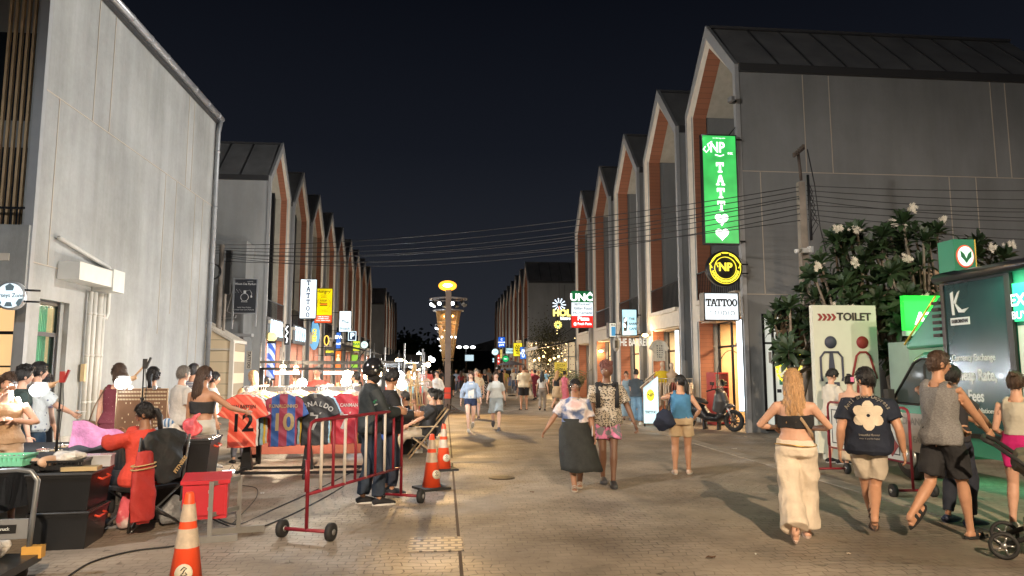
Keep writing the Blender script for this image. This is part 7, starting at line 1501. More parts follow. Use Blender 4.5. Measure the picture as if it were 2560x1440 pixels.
m = MB(); m.tube([(-.27, -.02, .82), (-.3, -.06, .66), (-.3, -.07, .4), (-.28, -.06, .16)], [(.04, .09), (.05, .115), (.055, .135), (.045, .13)], 14, up=(0, 1, 0)); m.tube([(-.29, -.06, .3), (-.27, -.05, .12)], [(.05, .12), (.03, .07)], 12, up=(0, 1, 0)); fused(m, .012, 'sleeve', C_('jacket red', (.42, .035, .03), .7), t, fold=.012)
m = MB(); 
for zz in (.70, .665): m.tube([(-.3+.125*cos(a), -.06+.062*sin(a), zz+.01*cos(a)) for a in [2*pi*k/20 for k in range(21)]], .007, 5)
m.build('cuff_stripe', C_('stripe gold', (.5, .36, .18)), t); m = MB(); m.text('FITNESS', .055, (.08, -.09, .66), R=Matrix.Rotation(-.9, 3, 'Y'), bold=.03); m.build('jacket_lettering', C_('stripe gold', (.5, .36, .18)), t)
t = thing('pink_bag', 'thin lilac pink plastic bag spread open in the hands of the seated vendor', 'bag', (-3.62, 8.1, .80)); m = MB(); R_ = []; rnd = random.Random(8)
vs = []; NU, NV = 22, 12
for j in range(NV+1):
    for i in range(NU+1):
        u, v = i/NU, j/NV; vs.append((-.34+.62*u, .02*sin(9*u+3*v)+.05*v, .0+.30*v*(1-.75*u)+.02*sin(12*u+5*v)+.05*u))
m.add(vs, [(j*(NU+1)+i, j*(NU+1)+i+1, (j+1)*(NU+1)+i+1, (j+1)*(NU+1)+i) for j in range(NV) for i in range(NU)], True); m.build('film', mat('lilac film', (.78, .36, .72), .35, var=.2, scale=12, bump=.5), t, recalc=False)
# trolley
t = thing('platform_trolley', 'grey tube handled platform trolley loaded with bags at the bottom left corner', 'trolley', (-3.17, 6.05, 0), .1)
m = MB(); m.tube([(-.9, 0, .82), (-.15, 0, .845), (-.05, 0, .83), (0, 0, .76), (-.01, 0, .55), (-.03, 0, .2)], .02, 10); m.build('handle', mat('tube grey', (.26, .28, .3), .35, .6), t)
m = MB(); m.span((-.9, -.01, .32), (-.04, .015, .47)); pn = m.build('handle_panel', mat('panel grey', (.2, .21, .22), .5), t); m = MB(); m.span((-.36, -.016, .365), (-.12, -.011, .43)); pl2 = m.build('name_plate', FR, pn); m = MB(); m.text('hand truck', .035, (-.24, -.018, .4), bold=.01); m.build('plate_lettering', VTX, pl2)
m = MB(); m.span((-.95, -.75, .14), (.05, .05, .2)); m.build('platform', CRT, t); m = MB(); m.span((-.07, -.02, .17), (.07, .06, .26)); m.build('corner_block', mat('block yellow', (.65, .36, .08), .5), t)
for x in (-.1, -.75): m = MB(); m.cyl((x, -.03, .07), (x, .03, .07), .07, 16); m.build('wheel', RUB, t)
bag('plastic_bag', 'large clear bag lying on the platform trolley at the bottom left', 'bag', (-3.5, 5.85, .205), (.26, .2, .09), CLB, 9, .03)
# red box on stand
t = thing('power_box', 'red metal power box on a grey angle iron stand behind the nearest cone', 'electrical box', (-2.28, 7.38, 0), .22)
m = MB(); m.span((-.22, -.11, .2), (.18, .22, .56)); m.add([(-.24, -.13, .56), (.2, -.13, .56), (.2, .24, .6), (-.24, .24, .6)], [(0, 1, 2, 3)]); m.span((-.24, -.13, .53), (.2, .24, .565)); m.build('box', mat('box red', (.55, .02, .035), .4, var=.12, scale=3, coat=.2), t)
GA = mat('angle grey', (.22, .22, .21), .5, .3, var=.15, bump=.1)
m = MB(); m.span((-.2, -.135, .24), (.16, -.115, .52)); m.build('box_door', mat('box red', (.55, .02, .035), .4), t)
for a, b in (((.02, -.2, 0), (.06, -.16, .56)), ((.26, .14, 0), (.3, .18, .56)), ): m = MB(); m.span(a, b); m.build('upright', GA, t)
for p in ((.04, -.18), (.28, .16)): m = MB(); m.box((p[0], p[1], .03), (.5, .06, .06)); m.build('foot', GA, t)
m = MB(); m.box((.16, -.01, .54), (.03, .44, .04), rz=-.61); m.box((.16, -.01, .25), (.03, .44, .04), rz=-.61); m.build('cross_rail', GA, t)
m = MB(); m.box((.02, -.14, .46), (.02, .02, .03)); m.box((.02, -.14, .3), (.02, .02, .03)); m.build('hinge', STEEL, t)
def gcable(lb, pts, r=.008):
    m = MB(); P = [Vector(p) for p in pts]; Q = []
    for i in range(len(P)-1):
        p0, p1, p2, p3 = P[max(i-1, 0)], P[i], P[i+1], P[min(i+2, len(P)-1)]
        for k in range(6):
            u = k/6; Q.append(.5*((2*p1)+(p2-p0)*u+(2*p0-5*p1+4*p2-p3)*u*u+(3*p1-p0-3*p2+p3)*u**3))
    Q.append(P[-1]); m.tube(Q, r, 6); tag(m.build('ground_cable', RUB), lb, 'cable')
g = lambda x, y: tuple(G(x, y, .01))
gcable('black cable curving across the paving below the stacked crates', [g(165, 1445), g(230, 1405), g(330, 1378), g(430, 1366), g(520, 1352)])
gcable('black cable running from the red power box past the barrier foot', [(-2.25, 7.35, .2), g(585, 1320), g(630, 1325), g(720, 1290), g(800, 1250), g(860, 1215)])
gcable('second black cable from the red power box, nearer the barrier', [(-2.2, 7.35, .2), g(600, 1310), g(690, 1270), g(790, 1225), g(900, 1170)])
gcable('thin cable looping on the paving behind the red power box', [g(600, 1213), g(640, 1220), g(640, 1245), g(600, 1290), g(580, 1310)], .005)
t = thing('socket_strip', 'small white socket strip lying at the foot of the shirt rack', 'socket strip', g(572, 1182)); m = MB(); m.box((0, 0, .02), (.18, .07, .04), rz=.5); m.build('strip', mat('strip white', (.65, .65, .62), .4, var=0), t); m = MB(); m.tube([(0, 0, .04), (.05, 0, .12), (.1, .02, .02), (.14, .05, .1), (.25, .1, .02)], .006, 5); m.build('plug_cable', RUB, t)
# ---------------------------------------------------------------- shoppers on the left
CAMI = C_('tan cami', (.5, .33, .2))
person('woman in a tan camisole with a hand over her mouth at the left edge', (-4.98, 8.62, 0) if 0 else tuple(onY(18, 1000, 8.1).xy)+(0,), pi+.35, 1.61, sk='light', fem=True, w=1.05, hair=('bun', 'brown'), headz=0, top=tank(CAMI, z0=.95), bottom=dict(t='shorts', m=C_('apron tan', (.55, .4, .28)), len=.7), shoes=('sandal', BLACKC), rh=(.02, .2, 1.5), lh=(-.1, .2, 1.2), elbow=((.9, .2, -.7), (-1, 0, -.6)), nod=.15, **STAND)
person('man with thick black hair in a dark green t-shirt at the left stall', tuple(onY(52, 1000, 9.6).xy)+(0,), -.9, 1.68, sk='light', hair=('mop', 'black'), top=tee(C_('forest tee', (.03, .05, .045)), z0=.88), bottom=dict(t='shorts', m=C_('navy long shorts', (.03, .06, .1)), len=.9), shoes=('clog', WHITE), **STAND)
person('man in a blue and white leaf print shirt holding a card at the left stall', tuple(onY(88, 1000, 9.9).xy)+(0,), -.75, 1.74, sk='light', w=1.05, hair=('short', 'black'), top=tee(patmat('leaf print', 'vor', (.08, .11, .2), (.55, .6, .62), 16, lo=.18, hi=.26), z0=.86, sleeve=.7, loose=.035), bottom=dict(t='shorts', m=C_('navy long shorts', (.03, .06, .1)), len=.9), shoes=('clog', WHITE), rh=(.1, .42, 1.05), extras=lambda d: (lambda m: (m.box(d['hands'][0]+Vector((0, .08, .02)), (.1, .14, .01), rz=.3), m.build('held_card', WHITE, d['t'])))(MB()), **{k_: v for k_, v in STAND.items()})
person('person with short dark hair half hidden behind the leaf print shirt', tuple(onY(104, 1000, 10.6).xy)+(0,), -.4, 1.6, sk='light', fem=True, hair=('bob', 'black'), top=tee(C_('mauve', (.25, .2, .25))), bottom=dict(t='pants', m=BLACKC), shoes=('sneaker', WHITE), **STAND)
def exb(d):
    t, T = d['t'], d['T']; m = MB(); m.tube([T((-.14, -.02, 1.45)), T((-.24, -.1, 1.2)), T((-.3, -.1, .98))], .01, 5); m.tube([T((-.3, -.1, 1.0)), T((-.33, -.08, .86)), T((-.3, -.08, .76))], [(.05, .08), (.08, .13), (.06, .1)], 12, up=(0, 1, 0)); m.build('shoulder_bag', mat('bag bronze', (.2, .13, .08), .35, .2, var=.3), t)
person('woman in a patterned maroon dress with a bronze shoulder bag by the pale wall', tuple(onY(292, 1000, 10.2).xy)+(0,), .2, 1.72, sk='light', fem=True, w=1.1, hair=('bob', 'brown'), top=tank(patmat('maroon dress', 'vor', (.3, .12, .12), (.16, .03, .045), 24, lo=.1, hi=.2), z0=.95, strap=.035), bottom=dict(t='skirt', m=patmat('maroon dress', 'vor', (.3, .12, .12), (.16, .03, .045), 24), zb=.2, flare=.25), shoes=('sandal', BLACKC), look=-.6, extras=exb, **STAND)
person('woman in a black square backed vest behind the taller clip lamp', tuple(onY(378, 1000, 10.0).xy)+(0,), .1, 1.68, sk='tan', fem=True, hair=('tail', 'black'), top=tank(BLACKC, z0=.95, strap=.035), bottom=dict(t='pants', m=BLACKC), shoes=('sneaker', WHITE), **STAND)
person('grey haired man in a white t-shirt looking right beside the pale wall', tuple(onY(452, 1000, 10.9).xy)+(0,), -.75, 1.7, sk='light', hair=('crop', 'grey'), top=tee(WHITE, z0=.88, sleeve=.7, loose=.03), bottom=dict(t='shorts', m=C_('grey shorts', (.12, .12, .13)), len=.9), shoes=('sneaker', WHITE), **STAND)
person('dark haired woman in black bandeau and white shorts reaching for the shirt rack', tuple(onY(506, 1000, 9.6).xy)+(0,), -.35, 1.68, sk='tan', fem=True, w=1.14, hair=('long', 'brown'), top=dict(t='bandeau', m=C_('grey black knit', (.035, .037, .04)), z0=1.14, z1=1.30), bottom=dict(t='shorts', m=C_('white denim', (.6, .57, .5)), len=.42, loose=.02, z1=1.07), shoes=('sneaker', WHITE), lh=(-.24, .05, .82), rh=(.42, .35, 1.12), look=.5, **STAND)
person('dark haired man looking right between the big crate and the shirt rack', tuple(onY(530, 1000, 12.6).xy)+(0,), -1.2, 1.6, sk='tan', hair=('short', 'black'), top=tee(WHITE), bottom=dict(t='pants', m=BLACKC), shoes=('sneaker', WHITE), **STAND)
person('man with short dark hair just behind the woman in white shorts', tuple(onY(478, 1000, 12.4).xy)+(0,), -.6, 1.74, sk='tan', hair=('short', 'black'), top=tee(patmat('breton', 'Z', (.6, .6, .6), (.05, .08, .2), 12)), bottom=dict(t='pants', m=BLACKC), shoes=('sneaker', WHITE), vox=.016, **STAND)
# ---------------------------------------------------------------- football shirt rack
JR = 11.25
def xat(px, Y=JR): return onY(px, 1000, Y).x
t = thing('shirt_rack', 'black wheeled rack frame with lit top panel holding the football shirts', 'clothes rack', (xat(612), JR, 0)); x1 = xat(940)-xat(612)
m = MB(); m.span((-.03, .9, .1), (.04, .97, 1.66)); m.span((x1, .9, .1), (x1+.06, .97, 1.66)); m.span((0, .9, 1.62), (x1, .95, 1.66)); m.span((0, .88, 1.27), (x1, .95, 1.35)); m.build('frame', FR, t)
m = MB(); m.span((-.02, .0, .06), (x1+.1, .05, .1)); m.span((-.02, .6, .06), (x1+.1, .65, .1)); m.span((-.05, -.2, .1), (0, .95, .14)); m.span((.9, -.2, .1), (.95, .95, .14)); m.build('base_frame', FR, t)
for x in (0, .92, x1):
    m = MB(); m.loft([[(x-.09, .2, .1), (x+.09, .2, .1), (x+.09, .3, .1), (x-.09, .3, .1)], [(x-.03, .22, .6), (x+.03, .22, .6), (x+.03, .28, .6), (x-.03, .28, .6)]], smooth=False); m.build('post', FR, t)
    m = MB(); m.cyl((x, -.15, .04), (x+.03, -.15, .04), .04, 12); m.build('castor', RUB, t)
for a, b in ((.22, .62), (1.02, 1.5)):
    m = MB(); m.cyl((a, .86, 1.575), (b, .86, 1.575), .022, 10); m.build('light_tube', emis('tube warm', (1, .88, .7), 14), t); lamp('tube_light', 'AREA', ((a+b)/2, .82, 1.55), 60, (1, .85, .62), (b-a, .05), t)
JM = {'coral': patmat('coral jersey', 'DIAGONAL', (.72, .09, .05), (.82, .25, .16), 3.2, .6, lo=.86, hi=.93), 'barca': patmat('striped jersey', 'X', (.22, .02, .045), (.02, .07, .24), 1.35, .6, lo=.47, hi=.53), 'black': C_('black jersey', (.018, .018, .02), .6), 'maroon': C_('maroon jersey', (.36, .018, .03), .6), 'white': C_('white jersey', (.62, .62, .6), .6), 'yellow': C_('yellow jersey', (.7, .5, .05), .6), 'blue': C_('blue jersey', (.03, .1, .4), .6), 'red': C_('red jersey', (.6, .04, .03), .6), 'sky': C_('sky jersey', (.3, .5, .65), .6)}
fronts = [(609, 'coral', 'coral football shirt with black number twelve, first on the rack', 'VAN BASTEN', '12', INK, 0), (706, 'barca', 'blue and maroon striped football shirt with number ten', 'RONALDINHO', '10', mat('number gold', (.55, .42, .2), .5, var=0), 0), (783, 'black', 'black football shirt with white number seven', 'RONALDO', '7', WHITE, .0), (856, 'maroon', 'maroon football shirt with white number seven', 'VULCANMAN', '7', WHITE, 0), (912, 'black', 'black football shirt half hidden behind the man in the helmet', 'HAALAND', '9', WHITE, 0)]
order = ['white', 'black', 'sky', 'yellow', 'white', 'red', 'blue', 'white', 'yellow', 'maroon']
for i, (px, mk, lb, nm, no, ink, _) in enumerate(fronts):
    x = xat(px, JR-.05); z = 1.36
    t, o = flat_shirt('football_shirt', lb, (x, JR-.05+.12*i, z), .02, JM[mk], cat='football shirt', w_=.222, L=.78, group='football shirts on the rack', sleeve=.25)
    m = MB(); n = len(nm)
    if no == '7' and mk == 'black':
        for j, c in enumerate(nm): a = pi*(.72-.44*j/(n-1)); m.text(c, .1, (.36*cos(a), 0, -.62+.36*sin(a)), R=Matrix.Rotation(pi/2-a, 3, 'Y'), bold=.03, depth=.001)
        m.span((-.02, -.0, -.17), (.02, .001, -.1))
    else: m.text(nm, .075, (0, 0, -.29), bold=.025, depth=.001, sx=.85)
    m.text(no, .36, (0, 0, -.54), bold=.025, depth=.001, sx=.95); decal(dict(shirt=o), m, 'shirt_lettering', ink)
    base = t; rnd = random.Random(i)
    for k in range(9):
        c = dup(base, (x+.012*k+rnd.uniform(-.01, .01), base.location.y+.1*(k+1), z+rnd.uniform(-.01, .01)), .02+rnd.uniform(-.06, .06), label='%s football shirt hanging edge to edge behind the %s front shirt of the rack' % (order[(k+i) % 10], ordn[i]))
        for ch in kids(c):
            for g2 in kids(ch): bpy.data.objects.remove(g2)
            if ch.name.startswith('shirt_body'): ch.material_slots[0].link = 'OBJECT'; ch.material_slots[0].material = JM[order[(k+i) % 10]]
    t = thing('hanging_rail', 'short rail running back behind the %s front football shirt' % ordn[i], 'rail', (x, base.location.y, 0), 0, 'rails of the shirt rack'); m = MB(); m.cyl((0, -.08, 1.36), (.1, 1.1, 1.36), .012, 6); m.build('rail', STEEL, t)
# helmeted man
def ex(d):
    t, T, k, hc, RH_ = d['t'], d['T'], d['k'], d['hc'], d['RH']; m = MB(); m.M = Matrix.Translation(hc) @ RH_.to_4x4() @ Matrix.Scale(k, 4); N = 28; R_ = []
    for i in range(13):
        th_ = .02+2.25*i/12; row = []
        for q in range(N):
            a = 2*pi*q/N; y = sin(a); tt = th_*(1-.38*max(0, y)**.8); row.append(Vector((.115*sin(tt)*cos(a), .135*sin(tt)*y-.01, .145*cos(tt)+.015)))
        R_.append(row)
    m.loft(R_); h = m.build('helmet', mat('helmet black', (.015, .015, .017), .18, var=0, coat=.8), t)
    m = MB(); m.M = Matrix.Translation(hc) @ RH_.to_4x4() @ Matrix.Scale(k, 4); R_ = [[Vector((.125*sin(tt)*cos(a), .15*sin(tt)*sin(a), .15*cos(tt)+.02)) for a in [pi*(.12+.76*q/14) for q in range(15)]] for tt in (.35, .55, .8, 1.0)]
    m.add([p for r in R_ for p in r], [(i*15+j, i*15+j+1, (i+1)*15+j+1, (i+1)*15+j) for i in range(3) for j in range(14)], True); m.build('visor', mat('visor film', (.5, .55, .6), .08, var=0, alpha=.45), h, recalc=False)
    m = MB(); m.M = Matrix.Translation(hc) @ RH_.to_4x4() @ Matrix.Scale(k, 4)
    for q in range(9): a = pi*(.15+.7*q/8); m.ball((.118*cos(a)*.97, .135*sin(a)*.93, .05), .007, 6, 4)
    for sx in (-1, 1): m.ball((sx*.114, 0, .0), (.008, .02, .02), 8, 6)
    m.build('trim', STEEL, h)
    m = MB(); m.M = Matrix.Translation(hc) @ RH_.to_4x4() @ Matrix.Scale(k, 4); m.ball((0, .03, -.085), (.075, .085, .07), 14, 10); m.build('face_scarf', BLACKC, t)
    for z_, mm, r_, nm2 in ((.35, C_('sleeve green', (.02, .16, .06)), .075, 'green_band'), (.5, C_('sleeve white', (.5, .5, .46)), .078, 'white_band')):
        a, b = d['sh'][0], d['el'][0]; p, q = a.lerp(b, z_), a.lerp(b, z_+(.22 if r_ < .077 else .05)); m = MB(); m.tube([p, q], r_*k, 14); m.build(nm2, mm, t)
person('man in a black motorcycle helmet and dark jacket leaning on the wheeled barrier', (-.90, 9.0, 0), -pi/2+.35, 1.76, sk='tan', w=.98, hair=None, top=tee(C_('moto jacket', (.022, .028, .03), .7), sleeve=1.85, z0=.88, loose=.03, fold=.01), bottom=dict(t='pants', m=C_('dark denim', (.025, .038, .06), var=.3), loose=.03, len=1.93, fold=.014), shoes=('sneaker', BLACKC, WHITE), rh=(.12, .34, 1.10), lh=(-.12, .34, 1.12), elbow=((.7, -.5, -1), (-.7, -.5, -1)), rf=(.1, .1, .08), lf=(-.1, -.05, .08), nod=.3, extras=ex)
person('shorter person in black with a dark hood beside the helmeted man', (-.72, 9.75, 0), -pi/2+.2, 1.64, sk='tan', hair=('long', 'black') if 0 else ('short', 'black'), top=tee(BLACKC, sleeve=1.8, z0=.86, loose=.04), bottom=dict(t='pants', m=C_('dark jean', (.02, .025, .04)), loose=.02), shoes=('sneaker', BLACKC, WHITE), rh=(.14, .35, 1.1), lh=(-.14, .35, 1.1), nod=.5, **STAND)
# man in camping chair
def ex(d):
    m = MB(); z = d['T']((0, 0, 1.3)).z
    m.text('198', .11, (0, 0, z), bold=.03, depth=.001); m.text('TOWN', .07, (0, 0, z-.1), bold=.03, depth=.001); 
    B = d['shirt']; bv = BVHTree.FromPolygons([v.co for v in B.data.vertices], [tuple(p.vertices) for p in B.data.polygons]); nv = []
    for p in m.v: h = bv.ray_cast(Vector((p.x, -1.5, p.z)), Vector((0, 1, 0))); nv.append(Vector((p.x, (h[0].y if h[0] else -.4)-.006, p.z)))
    m.v = nv; m.build('shirt_lettering', C_('print grey', (.45, .42, .36)), B)
person('young man in a dark printed t-shirt sitting in the camping chair, hand at his mouth', (-.34, 13.75, 0), pi/2+.1, 1.7, sk='light', w=1., hair=('mop', 'black'), top=tee(C_('washed black', (.035, .036, .04)), sleeve=.7, z0=.88, loose=.035), bottom=dict(t='pants', m=C_('cream trousers', (.5, .42, .32)), loose=.035, len=1.85), shoes=('sneaker', C_('maroon shoe', (.2, .06, .06)), WHITE), ph=.48, lean=-.22, rf=(.12, .62, .08), lf=(-.12, .66, .08), kpole=(0, .3, 1), rh=(.1, .22, 1.02), lh=(-.18, .35, .62), elbow=((1, .1, -1), (-1, -.4, -.8)), nod=.15, extras=ex, vox=.014)
t = thing('camping_chair', 'low wooden framed camping chair with dark canvas on the paving', 'chair', (-.34, 13.75, 0), pi/2+.1); CH = mat('chair tan', (.45, .33, .2), .5, var=.1)
m = MB(); m.box((0, .05, .37), (.5, .46, .03)); m.build('seat', C_('chair canvas', (.06, .06, .065)), t); m = MB(); m.loft([[(x, y-.5*(z-.4), z) for x, y in ((-.25, -.2), (.25, -.2), (.25, -.17), (-.25, -.17))] for z in (.4, .88)], smooth=False); m.build('backrest', C_('chair canvas', (.06, .06, .065)), t)
for s in (-1, 1): m = MB(); m.tube([(s*.28, .32, 0), (s*.28, -.12, .55), (s*.28, -.4, .9)], .016, 6); m.build('back_leg', CH, t); m = MB(); m.tube([(s*.28, -.25, 0), (s*.28, .25, .38)], .016, 6); m.build('front_leg', CH, t); m = MB(); m.box((s*.29, 0, .58), (.05, .42, .02)); m.build('armrest', CH, t)
person('person with bare knees sitting beside the man in the camping chair', (-.75, 14.3, 0), pi/2+.1, 1.65, sk='tan', hair=('short', 'black'), top=tee(BLACKC), bottom=dict(t='shorts', m=C_('grey shorts', (.12, .12, .13)), len=.8), shoes=('sandal', BLACKC), ph=.46, rf=(.12, .5, .08), lf=(-.12, .5, .08), kpole=(0, .3, 1), rh=(.1, .35, .62), lh=(-.1, .35, .62), vox=.018)
t = thing('plastic_stool', 'low stool under the person with bare knees', 'stool', (-.75, 14.3, 0)); m = MB(); m.lathe([(.16, 0), (.13, .38), (.15, .4), (.001, .41)], n=16); m.build('stool_body', CRT, t)
person('person wearing a black hooded top sitting just behind the camping chair', (-.1, 14.5, 0), pi/2, 1.6, sk='tan', hair=('mop', 'black'), top=tee(BLACKC, sleeve=1.7), bottom=dict(t='pants', m=BLACKC), shoes=('sneaker', WHITE), ph=.5, rf=(.12, .42, .08), lf=(-.12, .42, .08), kpole=(0, .3, 1), rh=(.1, .4, .7), lh=(-.1, .4, .7), vox=.018)
# ================================================================ stalls further down the left side
def stall(i, x, y, wd, dp, lab, warm, canopy=False, boxes=14, seed=1, h=.8):
    rnd = random.Random(seed); t = thing('market_stall', lab, 'market stall', (x, y, 0)); m = MB(); m.span((-wd/2, -dp/2, h-.05), (wd/2, dp/2, h)); m.build('counter', mat('counter cloth %d' % (i % 3), [(.35, .1, .06), (.3, .26, .2), (.06, .06, .07)][i % 3], .8), t)
    m = MB(); m.span((-wd/2, -dp/2, .1), (wd/2, -dp/2+.02, h-.05)); m.build('skirt', mat('counter cloth %d' % (i % 3), (.1, .1, .1), .8), t)
    for sx in (-1, 1):
        for sy in (-1, 1): m = MB(); m.cyl((sx*wd/2, sy*dp/2, 0), (sx*wd/2, sy*dp/2, 2.15 if canopy or sy > 0 else h), .018, 6); m.build('post', STEEL, t)
    m = MB(); m.span((-wd/2, dp/2-.02, 1.75), (wd/2, dp/2+.02, 1.8)); m.build('top_bar', FR, t)
    if canopy: m = MB(); m.prism([(-dp/2-.3, 2.05), (0, 2.5), (dp/2+.3, 2.05), (0, 2.46)], -wd/2-.2, wd/2+.2, 'x'); m.build('canopy', mat('canopy cloth', (.06, .06, .06), .8), t)
    COLS = [(.6, .08, .05), (.65, .5, .1), (.6, .58, .5), (.1, .2, .4), (.5, .3, .15), (.1, .3, .15), (.5, .2, .3), (.04, .04, .04)]
    for k in range(boxes):
        q = thing('stall_goods', ['orange', 'yellow', 'cream', 'blue', 'tan', 'green', 'pink', 'black'][k % 8]+' item of goods on the counter of the '+['first', 'second', 'third', 'fourth', 'fifth', 'sixth', 'seventh'][i]+' stall back from the shirt rack', 'goods', (x-wd/2+.12+(wd-.24)*rnd.random(), y-dp/2+.1+(dp-.2)*rnd.random(), h), rnd.uniform(0, 1), 'goods on the left stalls')
        m = MB(); s_ = rnd.uniform(.06, .16); c = COLS[k % 8]
        if k % 3 == 0: m.box((0, 0, s_*.9), (s_*1.3, s_*.8, s_*1.8))
        elif k % 3 == 1: m.lathe([(s_*.5, 0), (s_*.6, s_), (s_*.3, s_*1.5), (s_*.2, s_*1.9)], n=10)
        else: m.ball((0, 0, s_*.6), (s_, s_*.7, s_*.6), 8, 6)
        m.build('item', mat('goods col %d' % (k % 8), c, .5, var=.2), q)
    for k, bx_ in enumerate(([-.3, .35] if wd > 1.2 else [0])):
        q = thing('hanging_bulb', 'bright round bulb hanging over the '+ordn[i]+' stall back from the shirt rack', 'bulb', (x+bx_*wd, y-.1, 1.45+.22*rnd.random()), 0, 'bulbs over the left stalls')
        m = MB(); m.ball((0, 0, 0), .065, 12, 8); m.build('bulb', emis('market bulb %s' % warm, TUNG if warm else (.93, .97, 1), 24), q); m = MB(); m.cyl((0, 0, .06), (0, 0, .3), .006, 4); m.build('cord', RUB, q)
        if k == 0: lamp('bulb_light', 'POINT', (0, -.1, -.02), 300 if not warm else 240, (1, .8, .55) if warm else COOL, .08, q)
    return t
stall(0, -2.2, 14.0, 2.8, .9, 'lit stall counter directly behind the football shirt rack', True, boxes=26, seed=3, h=1.1)
stall(1, -2.6, 16.6, 2.4, .9, 'second lit stall behind the shirt rack with mixed goods', True, boxes=16, seed=4, h=.95)
stall(2, -1.2, 17.6, 1.3, 1.0, 'cluttered stall of bags and cloth beside the helmeted man', False, boxes=14, seed=5, h=.9)
stall(3, -1.4, 21.0, 1.6, 1.0, 'bright stall down the left of the street behind the bamboo stand', False, False, boxes=12, seed=6, h=.9)
stall(4, -1.9, 26.5, 2.0, 1.2, 'white lit stall on the left before the coral shirted man', False, False, boxes=12, seed=7, h=.9)
stall(5, -2.0, 33.0, 2.0, 1.2, 'glowing stall further down the left side past the coral shirted man', False, False, boxes=10, seed=8, h=.9)
stall(6, -2.2, 41.0, 2.2, 1.2, 'small far stall with canopy near the lamp tower line', True, True, boxes=8, seed=9, h=.9)
for i, (px, py, Y, c) in enumerate(((755, 958, 12.3, 0), (865, 955, 12.3, 0), (868, 937, 13.4, 1), (935, 905, 15, 0), (997, 940, 10.6, 0), (1005, 962, 12, 0), (1048, 886, 52, 0), (1062, 892, 52, 0), (1075, 896, 50, 0), (1060, 914, 40, 1), (1070, 912, 38, 1), (1082, 900, 47, 0), (1040, 905, 44, 0), (1028, 913, 33, 0), (1012, 908, 30, 1), (1018, 903, 44, 1), (1025, 904, 44, 1), (1033, 905, 44, 1), (994, 902, 36, 1), (1002, 903, 36, 1))):
    p = onY(px, py, Y); t = thing('market_bulb', 'bare glowing %s market bulb hanging above the left stalls, number %s counted from the rack' % ('warm' if c else 'white', (ordn+['twelfth', 'thirteenth', 'fourteenth', 'fifteenth', 'sixteenth', 'seventeenth', 'eighteenth', 'nineteenth', 'twentieth'])[i]), 'bulb', p, 0, 'market bulbs'); m = MB(); r = .06+.0018*Y; m.ball((0, 0, 0), r, 12, 8); m.build('bulb', emis('market bulb %s' % bool(c), TUNG if c else (.93, .97, 1), 24), t)
    m = MB(); m.cyl((0, 0, r), (0, 0, r+.3), .008, 4); m.build('cord', RUB, t)
    if i in (0, 1, 4, 6, 11, 13): lamp('bulb_light', 'POINT', (0, -.12, 0), {0: 120, 1: 120, 4: 90, 6: 500, 11: 300, 13: 260}[i], COOL, .08, t)
rail_rack('clothes rail packed with bright cloth between the helmeted man and the camping chair', (-.95, 15.2, 0), (-.35, 17.2, 0), 1.35, 16, [(.6, .1, .08), (.65, .5, .2), (.6, .58, .55), (.1, .3, .5), (.5, .35, .2)], ('bright garment on the rail behind the camping chair', 'garments on the rail behind the camping chair'), L=.95, seed=2)
rail_rack('clothes rail of pale and red garments further down the left stalls', (-1.2, 19.0, 0), (-.5, 20.4, 0), 1.5, 14, [(.6, .58, .55), (.6, .1, .08), (.3, .4, .5)], ('garment on the second left street rail', 'garments on the second left rail'), L=1.0, seed=3)
t = thing('bamboo_stand', 'tall conical bamboo display stand with hanging trinkets by the helmeted man', 'display stand', (-.62, 15.0, 0)); m = MB()
for k in range(6): a = k*pi/3; m.tube([(.28*cos(a), .28*sin(a), 0), (.02*cos(a), .02*sin(a), 1.75)], .015, 6)
m.build('frame', mat('bamboo', (.5, .35, .17), .5), t)
for z in (.5, .9, 1.3, 1.6): m = MB(); r = .3*(1-z/2)+.06; m.tube([(r*cos(a), r*sin(a), z) for a in [2*pi*k/16 for k in range(17)]], .01, 5); m.build('ring', mat('bamboo', (.5, .35, .17), .5), t)
for k in range(40):
    a = rnd.uniform(0, 6.28); z = rnd.choice((.5, .9, 1.3, 1.6)); r = .3*(1-z/2)+.07; m = MB(); m.box((r*cos(a), r*sin(a), z-.08), (.03, .03, .14)); m.build('trinket', mat('trinket%d' % (k % 4), [(.7, .5, .3), (.6, .1, .08), (.7, .7, .7), (.2, .4, .5)][k % 4], .4, var=0), t)
for lb, px, Y, c in (('black wheeled suitcase like bag standing by the left stalls', 1035, 15.6, (.02, .02, .025)), ('dark red wheeled bag behind the black one', 1062, 17.0, (.25, .02, .03))):
    p = onY(px, 1000, Y); t = thing('standing_bag', lb, 'bag', (p.x, Y, 0)); m = MB(); m.tube([(0, 0, .05), (0, 0, .45), (.03, 0, .85)], [(.14, .22), (.15, .24), (.12, .2)], 12, up=(0, 1, 0)); fused(m, .02, 'bag_body', C_('bag '+lb[:4], c), t, fold=.01); m = MB(); m.tube([(-.15, 0, .8), (-.1, 0, 1.05), (.15, 0, 1.05), (.18, 0, .8)], .012, 6); m.build('handle', RUB, t)
